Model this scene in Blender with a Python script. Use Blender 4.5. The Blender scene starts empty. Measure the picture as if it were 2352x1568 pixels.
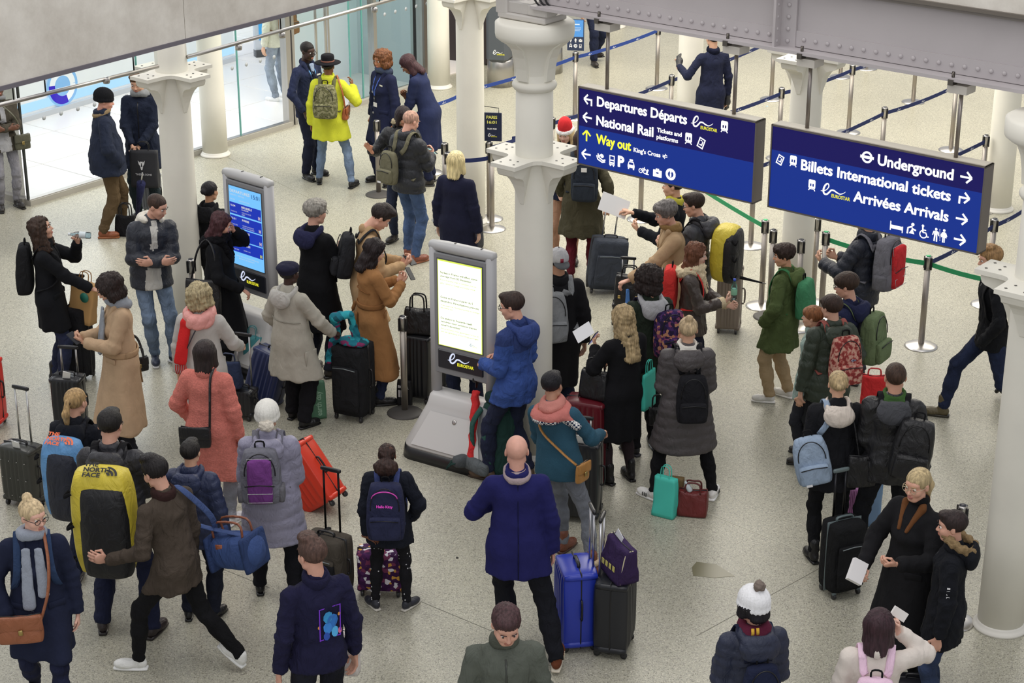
import bpy, math, random
import numpy as np
C=bpy.context.scene; COL=C.collection
# ---------------------------------------------------------------- camera, world, lights, exposure
F_PX,TH,CH,CX,CY=4400.0,math.radians(22),7.4,1176,784
cam=bpy.data.cameras.new('camera'); cam.sensor_width=36; cam.lens=36*F_PX/2352; cam.clip_end=200
camo=bpy.data.objects.new('camera',cam); COL.objects.link(camo)
camo.location=(0,0,CH); camo.rotation_euler=(math.pi/2-TH,0,0); C.camera=camo
C.view_settings.view_transform='Standard'; C.view_settings.look='None'; C.view_settings.gamma=1
C.view_settings.use_curve_mapping=False; C.view_settings.exposure=0.0
wd=bpy.data.worlds.new('hall'); C.world=wd; wd.use_nodes=True
bg=wd.node_tree.nodes['Background']; bg.inputs[0].default_value=(.93,.95,1,1); bg.inputs[1].default_value=.49
def area(name,loc,size,energy,col,rot=(0,0,0)):
    l=bpy.data.lights.new(name,'AREA'); l.shape='RECTANGLE'; l.size,l.size_y=size; l.energy=energy; l.color=col
    o=bpy.data.objects.new(name,l); COL.objects.link(o); o.location=loc; o.rotation_euler=rot; return o
try: C.cycles.transparent_max_bounces=32
except Exception: pass
area('hall_lights',(1,11.5,12.5),(12,9),600,(1,.97,.96))
area('hall_lights',(1,-5,11.5),(14,7),620,(1,.97,.94),(math.radians(50),0,0))
area('hall_lights',(-7,17,9.5),(2,10),330,(1,.96,.93),(0,math.radians(-30),0))
area('undercroft_lights',(4.5,27,6.2),(11,9),1150,(1,.92,.78))
area('undercroft_lights',(.5,22,6.0),(6,4),330,(1,.95,.86))
area('shop_lights',(-8.5,29.0,5.0),(6,7),780,(.93,.96,1))
# ---------------------------------------------------------------- pixel -> place
cT,sT=math.cos(TH),math.sin(TH)
def ray(px,py):
    a=(px-CX)/F_PX;b=(CY-py)/F_PX; return np.array([a,cT+b*sT,-sT+b*cT])
def G(px,py,z=0.):
    d=ray(px,py); return np.array([0,0,CH])+d*((z-CH)/d[2])
def VP(px,py,p0,n):
    d=ray(px,py); n=np.array([n[0],n[1],0.]); o=np.array([0,0,CH]); p=np.array([p0[0],p0[1],0.])
    return o+d*(np.dot(p-o,n)/np.dot(d,n))
def rotz(a): c,s=math.cos(a),math.sin(a); return np.array([[c,-s,0],[s,c,0],[0,0,1.]])
def rotx(a): c,s=math.cos(a),math.sin(a); return np.array([[1,0,0],[0,c,-s],[0,s,c]])
def roty(a): c,s=math.cos(a),math.sin(a); return np.array([[c,0,s],[0,1,0],[-s,0,c]])
R_=math.radians
def nrm(v): v=np.asarray(v,float); return v/(np.linalg.norm(v)+1e-9)
# ---------------------------------------------------------------- materials
def lin(h):
    f=lambda c: c/12.92 if c<=.04045 else ((c+.055)/1.055)**2.4
    return tuple(f(int(h[i:i+2],16)/255) for i in (0,2,4))+(1,)
MC={}
def M(col,kind='plain',rough=None,**k):
    key=(col,kind,rough,tuple(sorted(k.items())))
    if key in MC: return MC[key]
    m=bpy.data.materials.new(kind+'_'+col); m.use_nodes=True; nt=m.node_tree; N=nt.nodes; L=nt.links
    b=N['Principled BSDF']; c=lin(col)
    if kind in('cloth','wool','puffer','knit','denim','leather'):
        Y=.3*c[0]+.59*c[1]+.11*c[2]; q_=.30 if c[2]>1.25*c[0] else .06; c=tuple(v*(1-q_)+Y*q_+.0015 for v in c[:3])+(1,)
    b.inputs['Base Color'].default_value=c
    base=dict(plain=.5,cloth=.9,wool=.95,puffer=.55,skin=.5,hair=.55,plastic=.35,metal=.28,leather=.42,fur=1.,denim=.92,glass=.02,paint=.55,emit=.5,gloss=.25,camo=.9,floral=.8,knit=.95,check=.9).get(kind,.6)
    b.inputs['Roughness'].default_value=base if rough is None else rough
    if kind in('cloth','wool','fur','knit','denim','camo','floral','check'): b.inputs['Specular IOR Level'].default_value=.2
    if kind=='hair': b.inputs['Specular IOR Level'].default_value=.35
    def tc(): return N.new('ShaderNodeTexCoord')
    def noise(scale,det=3,vec=None,mapscale=None):
        t=N.new('ShaderNodeTexNoise'); t.inputs['Scale'].default_value=scale; t.inputs['Detail'].default_value=det
        co=tc().outputs['Object']
        if mapscale:
            mp=N.new('ShaderNodeMapping'); mp.inputs['Scale'].default_value=mapscale; L.new(co,mp.inputs[0]); co=mp.outputs[0]
        L.new(co,t.inputs['Vector']); return t
    def mottle(t,lo,hi,amt=1.):
        r=N.new('ShaderNodeMapRange'); r.inputs[1].default_value=.3; r.inputs[2].default_value=.7
        r.inputs[3].default_value=lo; r.inputs[4].default_value=hi; L.new(t.outputs[0],r.inputs[0])
        mx=N.new('ShaderNodeVectorMath'); mx.operation='SCALE'; mx.inputs[0].default_value=c[:3]; L.new(r.outputs[0],mx.inputs['Scale'])
        L.new(mx.outputs[0],b.inputs['Base Color'])
    def bump(t,s,d=.01):
        bp=N.new('ShaderNodeBump'); bp.inputs['Strength'].default_value=s; bp.inputs['Distance'].default_value=d
        L.new(t.outputs[0],bp.inputs['Height']); L.new(bp.outputs[0],b.inputs['Normal'])
    if kind in('cloth','denim','wool','puffer','leather','knit'):
        big=noise(9,4); fine={'cloth':(.9,.045),'denim':(.9,.04),'wool':(.5,.02),'puffer':(.7,.02),'leather':(.8,.03),'knit':(.5,.01)}[kind]
        mottle(noise(11 if kind!='denim' else 6,5),.93 if kind!='denim' else .7,1.07 if kind!='denim' else 1.45)
        t=noise({'knit':110,'wool':14,'denim':13,'puffer':22,'leather':12,'cloth':10}[kind],5,mapscale=(1,1,.6)); t.inputs['Distortion'].default_value=0 if kind=='knit' else .9; bump(t,fine[0],fine[1])
    elif kind=='fur':
        mottle(noise(60,4),.85,1.12); bump(noise(90,5),.7,.01)
    elif kind=='hair':
        mottle(noise(1,3,mapscale=(55,55,9)),.6,1.5); bump(noise(1,4,mapscale=(90,90,12)),.7,.012)
    elif kind=='skin':
        mottle(noise(30,2),.94,1.05); b.inputs['Subsurface Weight'].default_value=.06; b.inputs['Subsurface Radius'].default_value=(.02,.008,.004)
    elif kind=='metal':
        b.inputs['Metallic'].default_value=1.
    elif kind=='paint':
        mottle(noise(2.5,6),.95,1.03); bump(noise(35,4),.12,.004)
    elif kind=='glass':
        nt.nodes.remove(b); out=N['Material Output']; tr=N.new('ShaderNodeBsdfTransparent'); tr.inputs[0].default_value=c
        gl=N.new('ShaderNodeBsdfGlossy'); gl.inputs['Roughness'].default_value=.03
        fr=N.new('ShaderNodeFresnel'); fr.inputs[0].default_value=1.35; mx=N.new('ShaderNodeMixShader')
        L.new(fr.outputs[0],mx.inputs[0]); L.new(tr.outputs[0],mx.inputs[1]); L.new(gl.outputs[0],mx.inputs[2]); L.new(mx.outputs[0],out.inputs[0])
    elif kind=='emit':
        b.inputs['Emission Color'].default_value=c; b.inputs['Emission Strength'].default_value=k.get('s',1.)
        b.inputs['Base Color'].default_value=(.01,.01,.01,1); b.inputs['Specular IOR Level'].default_value=.12
    elif kind in('camo','floral'):
        cols=k['cols'].split(','); v=N.new('ShaderNodeTexVoronoi' if kind=='floral' else 'ShaderNodeTexNoise')
        v.inputs['Scale'].default_value=k.get('sc',28.)
        if kind=='camo': v.inputs['Detail'].default_value=2
        L.new(tc().outputs['Object'],v.inputs['Vector'])
        cr=N.new('ShaderNodeValToRGB'); cr.color_ramp.interpolation='CONSTANT'; e=cr.color_ramp.elements
        src=v.outputs['Color'] if kind=='floral' else v.outputs[0]
        if kind=='floral':
            sx=N.new('ShaderNodeSeparateColor'); L.new(src,sx.inputs[0]); src=sx.outputs[0]
        L.new(src,cr.inputs[0]); n=len(cols)
        lo,hi=(0,1) if kind=='floral' else (.38,.62)
        while len(e)<n: e.new(.5)
        for i in range(n): e[i].position=lo+(hi-lo)*i/n if i else 0; e[i].color=lin(cols[i])
        L.new(cr.outputs[0],b.inputs['Base Color']); bump(noise(14,5),.4,.012)
    elif kind=='check':
        ch=N.new('ShaderNodeTexChecker'); ch.inputs['Scale'].default_value=k.get('sc',50); ch.inputs[1].default_value=c; ch.inputs[2].default_value=lin(k['c2'])
        L.new(tc().outputs['Object'],ch.inputs['Vector']); L.new(ch.outputs[0],b.inputs['Base Color'])
    MC[key]=m; return m
# ---------------------------------------------------------------- objects
class Th: pass
def thing(name,label,cat,loc,group=None,kind=None):
    o=bpy.data.objects.new(name,None); o.empty_display_size=.1; COL.objects.link(o); o.location=[float(x) for x in loc]
    tag(o,label,cat,group,kind); return o
def tag(o,label=None,cat=None,group=None,kind=None):
    if label: o['label']=label
    if cat: o['category']=cat
    if group: o['group']=group
    if kind: o['kind']=kind
    return o
def rootloc(o):
    while o.parent: o=o.parent
    return np.array(o.location)
def mkmesh(name,V,F,mats,mi=None,smooth=True):
    me=bpy.data.meshes.new(name); V=np.asarray(V,np.float32)
    if isinstance(F,np.ndarray):
        n,k=F.shape; me.vertices.add(len(V)); me.vertices.foreach_set('co',V.ravel())
        me.loops.add(n*k); me.loops.foreach_set('vertex_index',F.astype(np.int32).ravel())
        me.polygons.add(n); me.polygons.foreach_set('loop_start',np.arange(0,n*k,k,dtype=np.int32))
        try: me.polygons.foreach_set('loop_total',np.full(n,k,np.int32))
        except Exception: pass
        me.update(calc_edges=True); me.validate()
    else:
        me.from_pydata(V.tolist(),[],F); me.update()
    if not isinstance(mats,(list,tuple)): mats=[mats]
    for m in mats: me.materials.append(m)
    if mi is not None: me.polygons.foreach_set('material_index',np.asarray(mi,np.int32))
    me.polygons.foreach_set('use_smooth',np.full(len(me.polygons),bool(smooth)))
    return me
def emit(name,VF,mats,parent=None,loc=None,mi=None,smooth=True,label=None,cat=None,group=None,kind=None):
    """VF in world coordinates; parent's root location is taken off, or loc is the object's own place"""
    V,F=VF; V=np.asarray(V,float)
    base=rootloc(parent) if parent is not None else (np.asarray(loc,float) if loc is not None else np.zeros(3))
    me=mkmesh(name,V-base,F,mats,mi,smooth)
    o=bpy.data.objects.new(name,me); COL.objects.link(o)
    if parent is not None: o.parent=parent
    else: o.location=base
    return tag(o,label,cat,group,kind)
def copytree(o,loc,label=None,parent=None):
    c=o.copy(); COL.objects.link(c); c.parent=parent
    if parent is None: c.location=loc
    if label: c['label']=label
    for ch in list(o.children): copytree(ch,None,None,c)
    return c
# ---------------------------------------------------------------- plain geometry (each returns V,F)
def join(*vf):
    Vs=[];Fs=[];n=0
    for V,F in vf:
        V=np.asarray(V,float); Vs.append(V); Fs+= [tuple(int(i)+n for i in f) for f in F]; n+=len(V)
    return np.vstack(Vs),Fs
def xf(vf,R=None,t=(0,0,0),s=1.):
    V,F=vf; V=np.asarray(V,float)*s
    if R is not None: V=V@np.asarray(R).T
    return V+np.asarray(t),F
def box(w,d,h,c=(0,0,0),bev=0.):
    x,y,z=w/2,d/2,h/2
    if bev<=0:
        V=np.array([(a*x,b*y,e*z) for e in(-1,1) for b in(-1,1) for a in(-1,1)])+np.asarray(c)
        return V,[(0,2,3,1),(4,5,7,6),(0,1,5,4),(2,6,7,3),(0,4,6,2),(1,3,7,5)]
    b=min(bev,x*.99,y*.99,z*.99)
    ring=lambda i:[(-x+i,-y),(x-i,-y),(x,-y+i),(x,y-i),(x-i,y),(-x+i,y),(-x,y-i),(-x,-y+i)]
    def rr(ins,zz):
        s=[(px*(x-ins)/x,py*(y-ins)/y) for px,py in ring(b)]
        return [(p[0],p[1],zz) for p in s]
    V=rr(b,-z)+rr(0,-z+b)+rr(0,z-b)+rr(b,z); F=[tuple(range(7,-1,-1)),tuple(range(24,32))]
    for L in range(3):
        for i in range(8): F.append((L*8+i,L*8+(i+1)%8,L*8+8+(i+1)%8,L*8+8+i))
    return np.array(V)+np.asarray(c),F
def lathe(prof,n=20,c=(0,0,0)):
    V=[];F=[]
    for r,z in prof:
        for i in range(n): a=2*math.pi*i/n; V.append((r*math.cos(a),r*math.sin(a),z))
    m=len(prof)
    for j in range(m-1):
        for i in range(n): F.append((j*n+i,j*n+(i+1)%n,(j+1)*n+(i+1)%n,(j+1)*n+i))
    F.append(tuple(range(n-1,-1,-1))); F.append(tuple((m-1)*n+i for i in range(n)))
    return np.array(V)+np.asarray(c),F
def tube(pts,r,n=8,flat=None,wdir=None,taper=None):
    """swept tube; flat=(half width, half thick) with wdir gives a strap"""
    P=np.asarray(pts,float); m=len(P); T=np.gradient(P,axis=0) if m>2 else np.tile(P[1]-P[0],(2,1))
    V=[];F=[];up=np.array([.3,.2,1.]) 
    for i in range(m):
        t=nrm(T[i]); a=np.asarray(wdir,float) if wdir is not None else up
        if abs(np.dot(nrm(a),t))>.95: a=np.array([1.,.1,.2])
        u=nrm(a-np.dot(a,t)*t); v=np.cross(t,u); k=1 if taper is None else taper[0]+(taper[1]-taper[0])*i/(m-1)
        for j in range(n):
            q=2*math.pi*(j+.5)/n
            if flat: V.append(P[i]+u*math.copysign(min(abs(math.cos(q))*1.3,1),math.cos(q))*flat[0]*k+v*math.copysign(min(abs(math.sin(q))*1.3,1),math.sin(q))*flat[1])
            else: V.append(P[i]+(u*math.cos(q)+v*math.sin(q))*r*k)
    for i in range(m-1):
        for j in range(n): F.append((i*n+j,i*n+(j+1)%n,(i+1)*n+(j+1)%n,(i+1)*n+j))
    F.append(tuple(range(n-1,-1,-1))); F.append(tuple((m-1)*n+j for j in range(n)))
    return np.array(V),F
def spline(pts,n=16):
    P=np.asarray(pts,float); m=len(P); out=[]
    for i in range(m-1):
        p0=P[max(i-1,0)];p1=P[i];p2=P[i+1];p3=P[min(i+2,m-1)]
        for t in np.linspace(0,1,max(2,n//(m-1)+1))[:-1]:
            out.append(.5*((2*p1)+(-p0+p2)*t+(2*p0-5*p1+4*p2-p3)*t*t+(-p0+3*p1-3*p2+p3)*t**3))
    out.append(P[-1]); return np.array(out)
def prism(poly,h,z0=0.):
    n=len(poly); V=[(x,y,z0) for x,y in poly]+[(x,y,z0+h) for x,y in poly]
    return np.array(V,float),[tuple(range(n-1,-1,-1)),tuple(range(n,2*n))]+[(i,(i+1)%n,n+(i+1)%n,n+i) for i in range(n)]
def rbox(w,d,h,r,n=10,fn=None):
    """rounded box, base at z=0, grid on six faces; fn(P in -1..1,V)->V shapes it"""
    g=np.linspace(-1,1,n); Vs=[];Fs=[];o=0
    for ax in range(3):
        for sg in(-1,1):
            a,b=np.meshgrid(g,g,indexing='ij'); P=np.zeros((n,n,3)); P[...,ax]=sg; P[...,(ax+1)%3]=a; P[...,(ax+2)%3]=b
            Vs.append(P.reshape(-1,3)); idx=np.arange(n*n).reshape(n,n)+o; o+=n*n
            q=np.stack([idx[:-1,:-1],idx[1:,:-1],idx[1:,1:],idx[:-1,1:]],-1).reshape(-1,4)
            Fs.append(q if sg>0 else q[:,::-1])
    P=np.vstack(Vs); F=np.vstack(Fs); key=np.round(P*9999).astype(int); _,first,inv=np.unique(key,axis=0,return_index=True,return_inverse=True)
    P=P[first]; F=inv.ravel()[F]; S=np.array([w/2,d/2,h/2]); r=min(r,*(S*.98))
    X=P*S; core=np.clip(X,-(S-r),S-r)
    # push grid lines into the corners
    core=np.sign(P)*np.minimum(np.abs(P)*1.02,1)*(S-r); dv=X-core; dv=P**3+1e-6*P; nn=dv/np.linalg.norm(dv,axis=1,keepdims=True)
    V=core+nn*r; V[:,2]+=h/2
    if fn is not None: V=fn(P,V)
    return V,F.astype(np.int64)
# ---------------------------------------------------------------- signed distance modelling (surface nets)
def cone(a,b,ra,rb,su=1.,sv=1.,ax=(1,0,0)):
    a=np.asarray(a,np.float32);b=np.asarray(b,np.float32); L=float(np.linalg.norm(b-a))+1e-6; t=(b-a)/L
    u=np.asarray(ax,np.float32); u=u-np.dot(u,t)*t
    if np.linalg.norm(u)<.25: u=np.array([0,1,.01],np.float32); u=u-np.dot(u,t)*t
    u/=np.linalg.norm(u)+1e-9; v=np.cross(t,u)
    rm=max(ra,rb)*max(su,sv); f=min(su,sv)
    def fn(P):
        q=P-a; l=q@t; x=(q@u)/su; y=(q@v)/sv; k=np.clip(l/L,0,1); e=(l-k*L)/f
        return (np.sqrt(x*x+y*y+e*e)-(ra+(rb-ra)*k))*f
    return fn,np.minimum(a,b)-rm,np.maximum(a,b)+rm
def ell(c,r,R=None):
    c=np.asarray(c,np.float32);r=np.asarray(r,np.float32)*np.ones(3,np.float32); m=float(r.max())
    def fn(P):
        q=P-c
        if R is not None: q=q@np.asarray(R,np.float32)
        k0=np.linalg.norm(q/r,axis=1); k1=np.linalg.norm(q/(r*r),axis=1)+1e-9
        return k0*(k0-1)/k1
    return fn,c-m,c+m
def bx(c,h,rad,R=None):
    c=np.asarray(c,np.float32);h=np.asarray(h,np.float32); m=float(np.linalg.norm(h))
    def fn(P):
        q=P-c
        if R is not None: q=q@np.asarray(R,np.float32)
        q=np.abs(q)-(h-rad); return np.linalg.norm(np.maximum(q,0),axis=1)+np.minimum(q.max(1),0)-rad
    if R is None: return fn,c-h,c+h
    return fn,c-m,c+m
def tor(c,R,r,sy=1.,sz=1.,tilt=0.,Rm=None):
    c=np.asarray(c,np.float32); M_=np.asarray(rotx(tilt) if Rm is None else Rm,np.float32)
    def fn(P):
        q=(P-c)@M_; k=np.sqrt(q[:,0]**2+(q[:,1]/sy)**2)-R; return np.sqrt(k*k+(q[:,2]/sz)**2)-r
    m=R*max(1,sy)+r*max(1,sz); return fn,c-m,c+m
def U(k,*it):
    it=[i for i in it if i is not None]
    def fn(P):
        d=it[0][0](P)
        for g in it[1:]:
            e=g[0](P)
            if k>0: hh=np.maximum(k-np.abs(d-e),0)/k; d=np.minimum(d,e)-hh*hh*k*.25
            else: d=np.minimum(d,e)
        return d
    return fn,np.min([i[1] for i in it],0),np.max([i[2] for i in it],0)
def SUB(k,a,b):
    def fn(P):
        d=a[0](P); e=-b[0](P)
        if k>0: hh=np.maximum(k-np.abs(d-e),0)/k; return np.maximum(d,e)+hh*hh*k*.25
        return np.maximum(d,e)
    return fn,a[1],a[2]
def CUT(a,p,n,z=None):
    """keep the side n points away from"""
    p=np.asarray(p,np.float32);n=np.asarray(nrm(n),np.float32)
    return (lambda P:np.maximum(a[0](P),(P-p)@n)),a[1],a[2]
def surf(it,h,smooth=0):
    fn,lo,hi=it; lo=lo-1.6*h; n=np.ceil((hi-lo)/h).astype(int)+3
    ax=[lo[i]+h*np.arange(n[i]) for i in range(3)]
    P=np.stack(np.meshgrid(*ax,indexing='ij'),-1).reshape(-1,3).astype(np.float32)
    D=fn(P).reshape(n).astype(np.float32); s=D<0
    c=np.zeros(n-1,np.int8)
    cor=[(i,j,k) for i in(0,1) for j in(0,1) for k in(0,1)]
    sl=lambda A,o:A[o[0]:A.shape[0]-1+o[0],o[1]:A.shape[1]-1+o[1],o[2]:A.shape[2]-1+o[2]]
    for o in cor: c+=sl(s,o)
    act=(c>0)&(c<8); I=np.argwhere(act); idx=np.full(n-1,-1,np.int64); idx[act]=np.arange(len(I))
    v={o:D[I[:,0]+o[0],I[:,1]+o[1],I[:,2]+o[2]] for o in cor}
    acc=np.zeros((len(I),3)); cnt=np.zeros(len(I))
    for o in cor:
        for a in range(3):
            if o[a]==0:
                q=list(o);q[a]=1;q=tuple(q); m=(v[o]<0)!=(v[q]<0); d=v[o]-v[q]; t=np.where(m,v[o]/np.where(np.abs(d)<1e-9,1e-9,d),0)
                e=np.tile(np.array(o,float),(len(I),1)); e[:,a]+=t; acc+=e*m[:,None]; cnt+=m
    V=lo+h*(I+acc/cnt[:,None]); Fs=[]
    for a in range(3):
        b,d=(a+1)%3,(a+2)%3
        s0=np.moveaxis(s,(a,b,d),(0,1,2)); X=np.moveaxis(idx,(a,b,d),(0,1,2))
        m=s0[:-1,1:-1,1:-1]!=s0[1:,1:-1,1:-1]; E=np.argwhere(m); i,j,k=E[:,0],E[:,1]+1,E[:,2]+1
        q=np.stack([X[i,j-1,k-1],X[i,j,k-1],X[i,j,k],X[i,j-1,k]],1); ins=s0[i,j,k]
        q[~ins]=q[~ins][:,::-1]; Fs.append(q)
    F=np.vstack(Fs); F=F[(F>=0).all(1)]
    for _ in range(smooth): V=lap(V,F,.5)
    return V,F
def lap(V,F,w):
    n=len(V); A=np.zeros((n,3)); c=np.zeros(n)
    for i in range(4):
        a=F[:,i];b=F[:,(i+1)%4]
        for j in range(3): A[:,j]+=np.bincount(a,V[b,j],n)+np.bincount(b,V[a,j],n)
        c+=np.bincount(a,minlength=n)+np.bincount(b,minlength=n)
    return V*(1-w)+w*A/np.maximum(c,1)[:,None]
def vnorm(V,F):
    n=len(V); f=np.cross(V[F[:,2]]-V[F[:,0]],V[F[:,3]]-V[F[:,1]]); N=np.zeros((n,3))
    for i in range(4):
        for j in range(3): N[:,j]+=np.bincount(F[:,i],f[:,j],n)
    return N/(np.linalg.norm(N,axis=1,keepdims=True)+1e-12)
def wav(P,seed,freq,oct=3,stretch=(1,1,1)):
    r=np.random.RandomState(seed%99991); d=np.zeros(len(P)); P=P*np.asarray(stretch); a=1.;tot=0
    for o in range(oct):
        k=r.normal(size=(2,3)); k/=np.linalg.norm(k,axis=1,keepdims=True); m=r.normal(size=(2,3))
        for i in range(2):
            d+=a*np.sin(P@k[i]*freq+r.rand()*6+1.6*np.sin(P@m[i]*freq*.6+r.rand()*6)); tot+=a
        freq*=1.9;a*=.6
    return d/tot
# ---------------------------------------------------------------- lettering
TXC={}
def text2d(s,bold=0.0):
    if (s,bold) in TXC: return TXC[(s,bold)]
    cu=bpy.data.curves.new('t','FONT'); cu.body=s; cu.offset=bold; cu.resolution_u=3; cu.size=1
    o=bpy.data.objects.new('t',cu); COL.objects.link(o); dg=bpy.context.evaluated_depsgraph_get(); me=o.evaluated_get(dg).to_mesh()
    V=np.zeros(len(me.vertices)*3); me.vertices.foreach_get('co',V); V=V.reshape(-1,3); F=[tuple(p.vertices) for p in me.polygons]
    o.to_mesh_clear() if hasattr(o,'to_mesh_clear') else None
    bpy.data.objects.remove(o); bpy.data.curves.remove(cu); TXC[(s,bold)]=(V,F); return V,F
def onplane(vf2,o,u,v,n,lift=.004):
    V,F=vf2; V=np.asarray(V,float); return np.asarray(o)+V[:,:1]*np.asarray(u)+V[:,1:2]*np.asarray(v)+np.asarray(n)*lift,F
def text(s,o,u,v,n,width=None,cap=None,bold=.012,lift=.004,align='l'):
    V,F=text2d(s,bold); V=V.copy(); x0,x1=V[:,0].min(),V[:,0].max(); V[:,0]-=x0; w=x1-x0
    sy=cap/.69 if cap else (width/w); sx=(width/w) if width else sy
    V[:,0]*=sx; V[:,1]*=sy
    if align=='c': V[:,0]-=w*sx/2
    if align=='r': V[:,0]-=w*sx
    return onplane((V,F),o,u,v,n,lift)
def seg2(a,b,w):
    a=np.array(a,float);b=np.array(b,float);t=(b-a)/np.linalg.norm(b-a);q=np.array([-t[1],t[0]])*w/2
    return np.array([[*(a-q),0],[*(b-q),0],[*(b+q),0],[*(a+q),0]]),[(0,1,2,3)]
def poly2(p): return np.array([[x,y,0] for x,y in p],float),[tuple(range(len(p)))]
def path2(pts,w,cl=False):
    P=np.array(pts,float); m=len(P); w=np.ones(m)*w; T=np.gradient(P,axis=0); T/=np.linalg.norm(T,axis=1,keepdims=True)+1e-9
    Q=np.stack([-T[:,1],T[:,0]],1)*w[:,None]/2; V=np.vstack([P-Q,P+Q]); V=np.hstack([V,np.zeros((2*m,1))])
    return V,[(i,i+1,m+i+1,m+i) for i in range(m-1)]
def disc2(c,r,n=20,ry=None): return poly2([(c[0]+r*math.cos(a),c[1]+(ry or r)*math.sin(a)) for a in np.linspace(0,2*math.pi,n,endpoint=False)])
def ring2(c,r,w,n=24,a0=0,a1=360): return path2([(c[0]+r*math.cos(R_(a)),c[1]+r*math.sin(R_(a))) for a in np.linspace(a0,a1,n+1)],w)
# ================================================================ the setting
GE=nrm([3.93-.188,12.6-15.65,0]); GW=np.array([.616,.788,0])      # girder direction, glass wall direction
GN=np.array([GE[1],-GE[0],0])                                    # towards the camera
E0=np.array([.188,15.65,0])
def floor_mat():
    m=bpy.data.materials.new('terrazzo'); m.use_nodes=True; nt=m.node_tree; N=nt.nodes; L=nt.links; b=N['Principled BSDF']
    tc=N.new('ShaderNodeTexCoord'); b.inputs['Roughness'].default_value=.36; b.inputs['Specular IOR Level'].default_value=.45
    v=N.new('ShaderNodeTexVoronoi'); v.inputs['Scale'].default_value=130; L.new(tc.outputs['Object'],v.inputs['Vector'])
    sc=N.new('ShaderNodeSeparateColor'); L.new(v.outputs['Color'],sc.inputs[0])
    cr=N.new('ShaderNodeValToRGB'); cr.color_ramp.interpolation='CONSTANT'; e=cr.color_ramp.elements
    pal=[(0,'7c7a6c'),(.06,'98958a'),(.2,'a8a594'),(.45,'b0ad9c'),(.72,'b5b2a0'),(.88,'c6c3b2'),(.96,'938e7e')]
    while len(e)<len(pal): e.new(.5)
    for i,(p,c) in enumerate(pal): e[i].position=p; e[i].color=lin(c)
    L.new(sc.outputs[0],cr.inputs[0])
    n1=N.new('ShaderNodeTexNoise'); n1.inputs['Scale'].default_value=.45; n1.inputs['Detail'].default_value=5; L.new(tc.outputs['Object'],n1.inputs['Vector'])
    r=N.new('ShaderNodeMapRange'); r.inputs[1].default_value=.3; r.inputs[2].default_value=.7; r.inputs[3].default_value=.86; r.inputs[4].default_value=1.06; L.new(n1.outputs[0],r.inputs[0])
    n2=N.new('ShaderNodeTexNoise'); n2.inputs['Scale'].default_value=38; n2.inputs['Detail'].default_value=6; L.new(tc.outputs['Object'],n2.inputs['Vector'])
    r2=N.new('ShaderNodeMapRange'); r2.inputs[1].default_value=.3; r2.inputs[2].default_value=.7; r2.inputs[3].default_value=.92; r2.inputs[4].default_value=1.07; L.new(n2.outputs[0],r2.inputs[0])
    mu=N.new('ShaderNodeMath'); mu.operation='MULTIPLY'; L.new(r.outputs[0],mu.inputs[0]); L.new(r2.outputs[0],mu.inputs[1])
    mx=N.new('ShaderNodeVectorMath'); mx.operation='SCALE'; L.new(cr.outputs[0],mx.inputs[0]); L.new(mu.outputs[0],mx.inputs['Scale']); L.new(mx.outputs[0],b.inputs['Base Color'])
    return m
floor=emit('floor',(np.array([(-17,6,0),(17,6,0),(17,46,0),(-17,46,0)],float),[(0,1,2,3)]),floor_mat(),loc=(0,20,0),kind='structure',label='speckled grey beige terrazzo concourse floor')
def gline(p,q,w,name,mat,z=.0015):
    a,b=G(*p),G(*q); t=nrm(b-a); s=np.array([-t[1],t[0],0])*w/2; V=np.array([a-s,b-s,b+s,a+s]); V=np.vstack([V,V+[0,0,z]])
    emit(name,(V,[(4,5,6,7),(0,1,5,4),(1,2,6,5),(2,3,7,6),(3,0,4,7)]),mat,floor,smooth=False)
gline((1385,1083),(2060,1352),.010,'joint_strip',M('c4c1b0','plain'))
gline((0,1386),(230,1215),.006,'joint_strip',M('6f6e62')); gline((1600,1460),(2000,1240),.006,'joint_strip',M('7c7a6d'))
gline((1180,1470),(940,1370),.006,'joint_strip',M('77766a')); gline((420,1270),(620,1350),.006,'joint_strip',M('6f6e62')); gline((520,360),(760,480),.006,'joint_strip',M('94917f'))
pa=np.array([G(x,y) for x,y in((1600,1290),(1645,1296),(1688,1323),(1640,1327),(1592,1322),(1589,1303))])
emit('floor_patch',(np.vstack([pa,pa+[0,0,.002]]),[tuple(range(6,12))]+[(i,(i+1)%6,6+(i+1)%6,6+i) for i in range(6)]),M('6e6a50','plain',.3),floor,smooth=False,label='darker worn patch in the floor')
emit('floor_speck',xf(lathe([(.012,0),(.01,.006),(.003,.008)],7),None,G(1050,1281)),M('2b2a28'),floor)
emit('floor_speck',xf(lathe([(.02,0),(.018,.004),(.003,.006)],7),None,G(1762,244)),M('9fc3d8'),floor)
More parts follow.
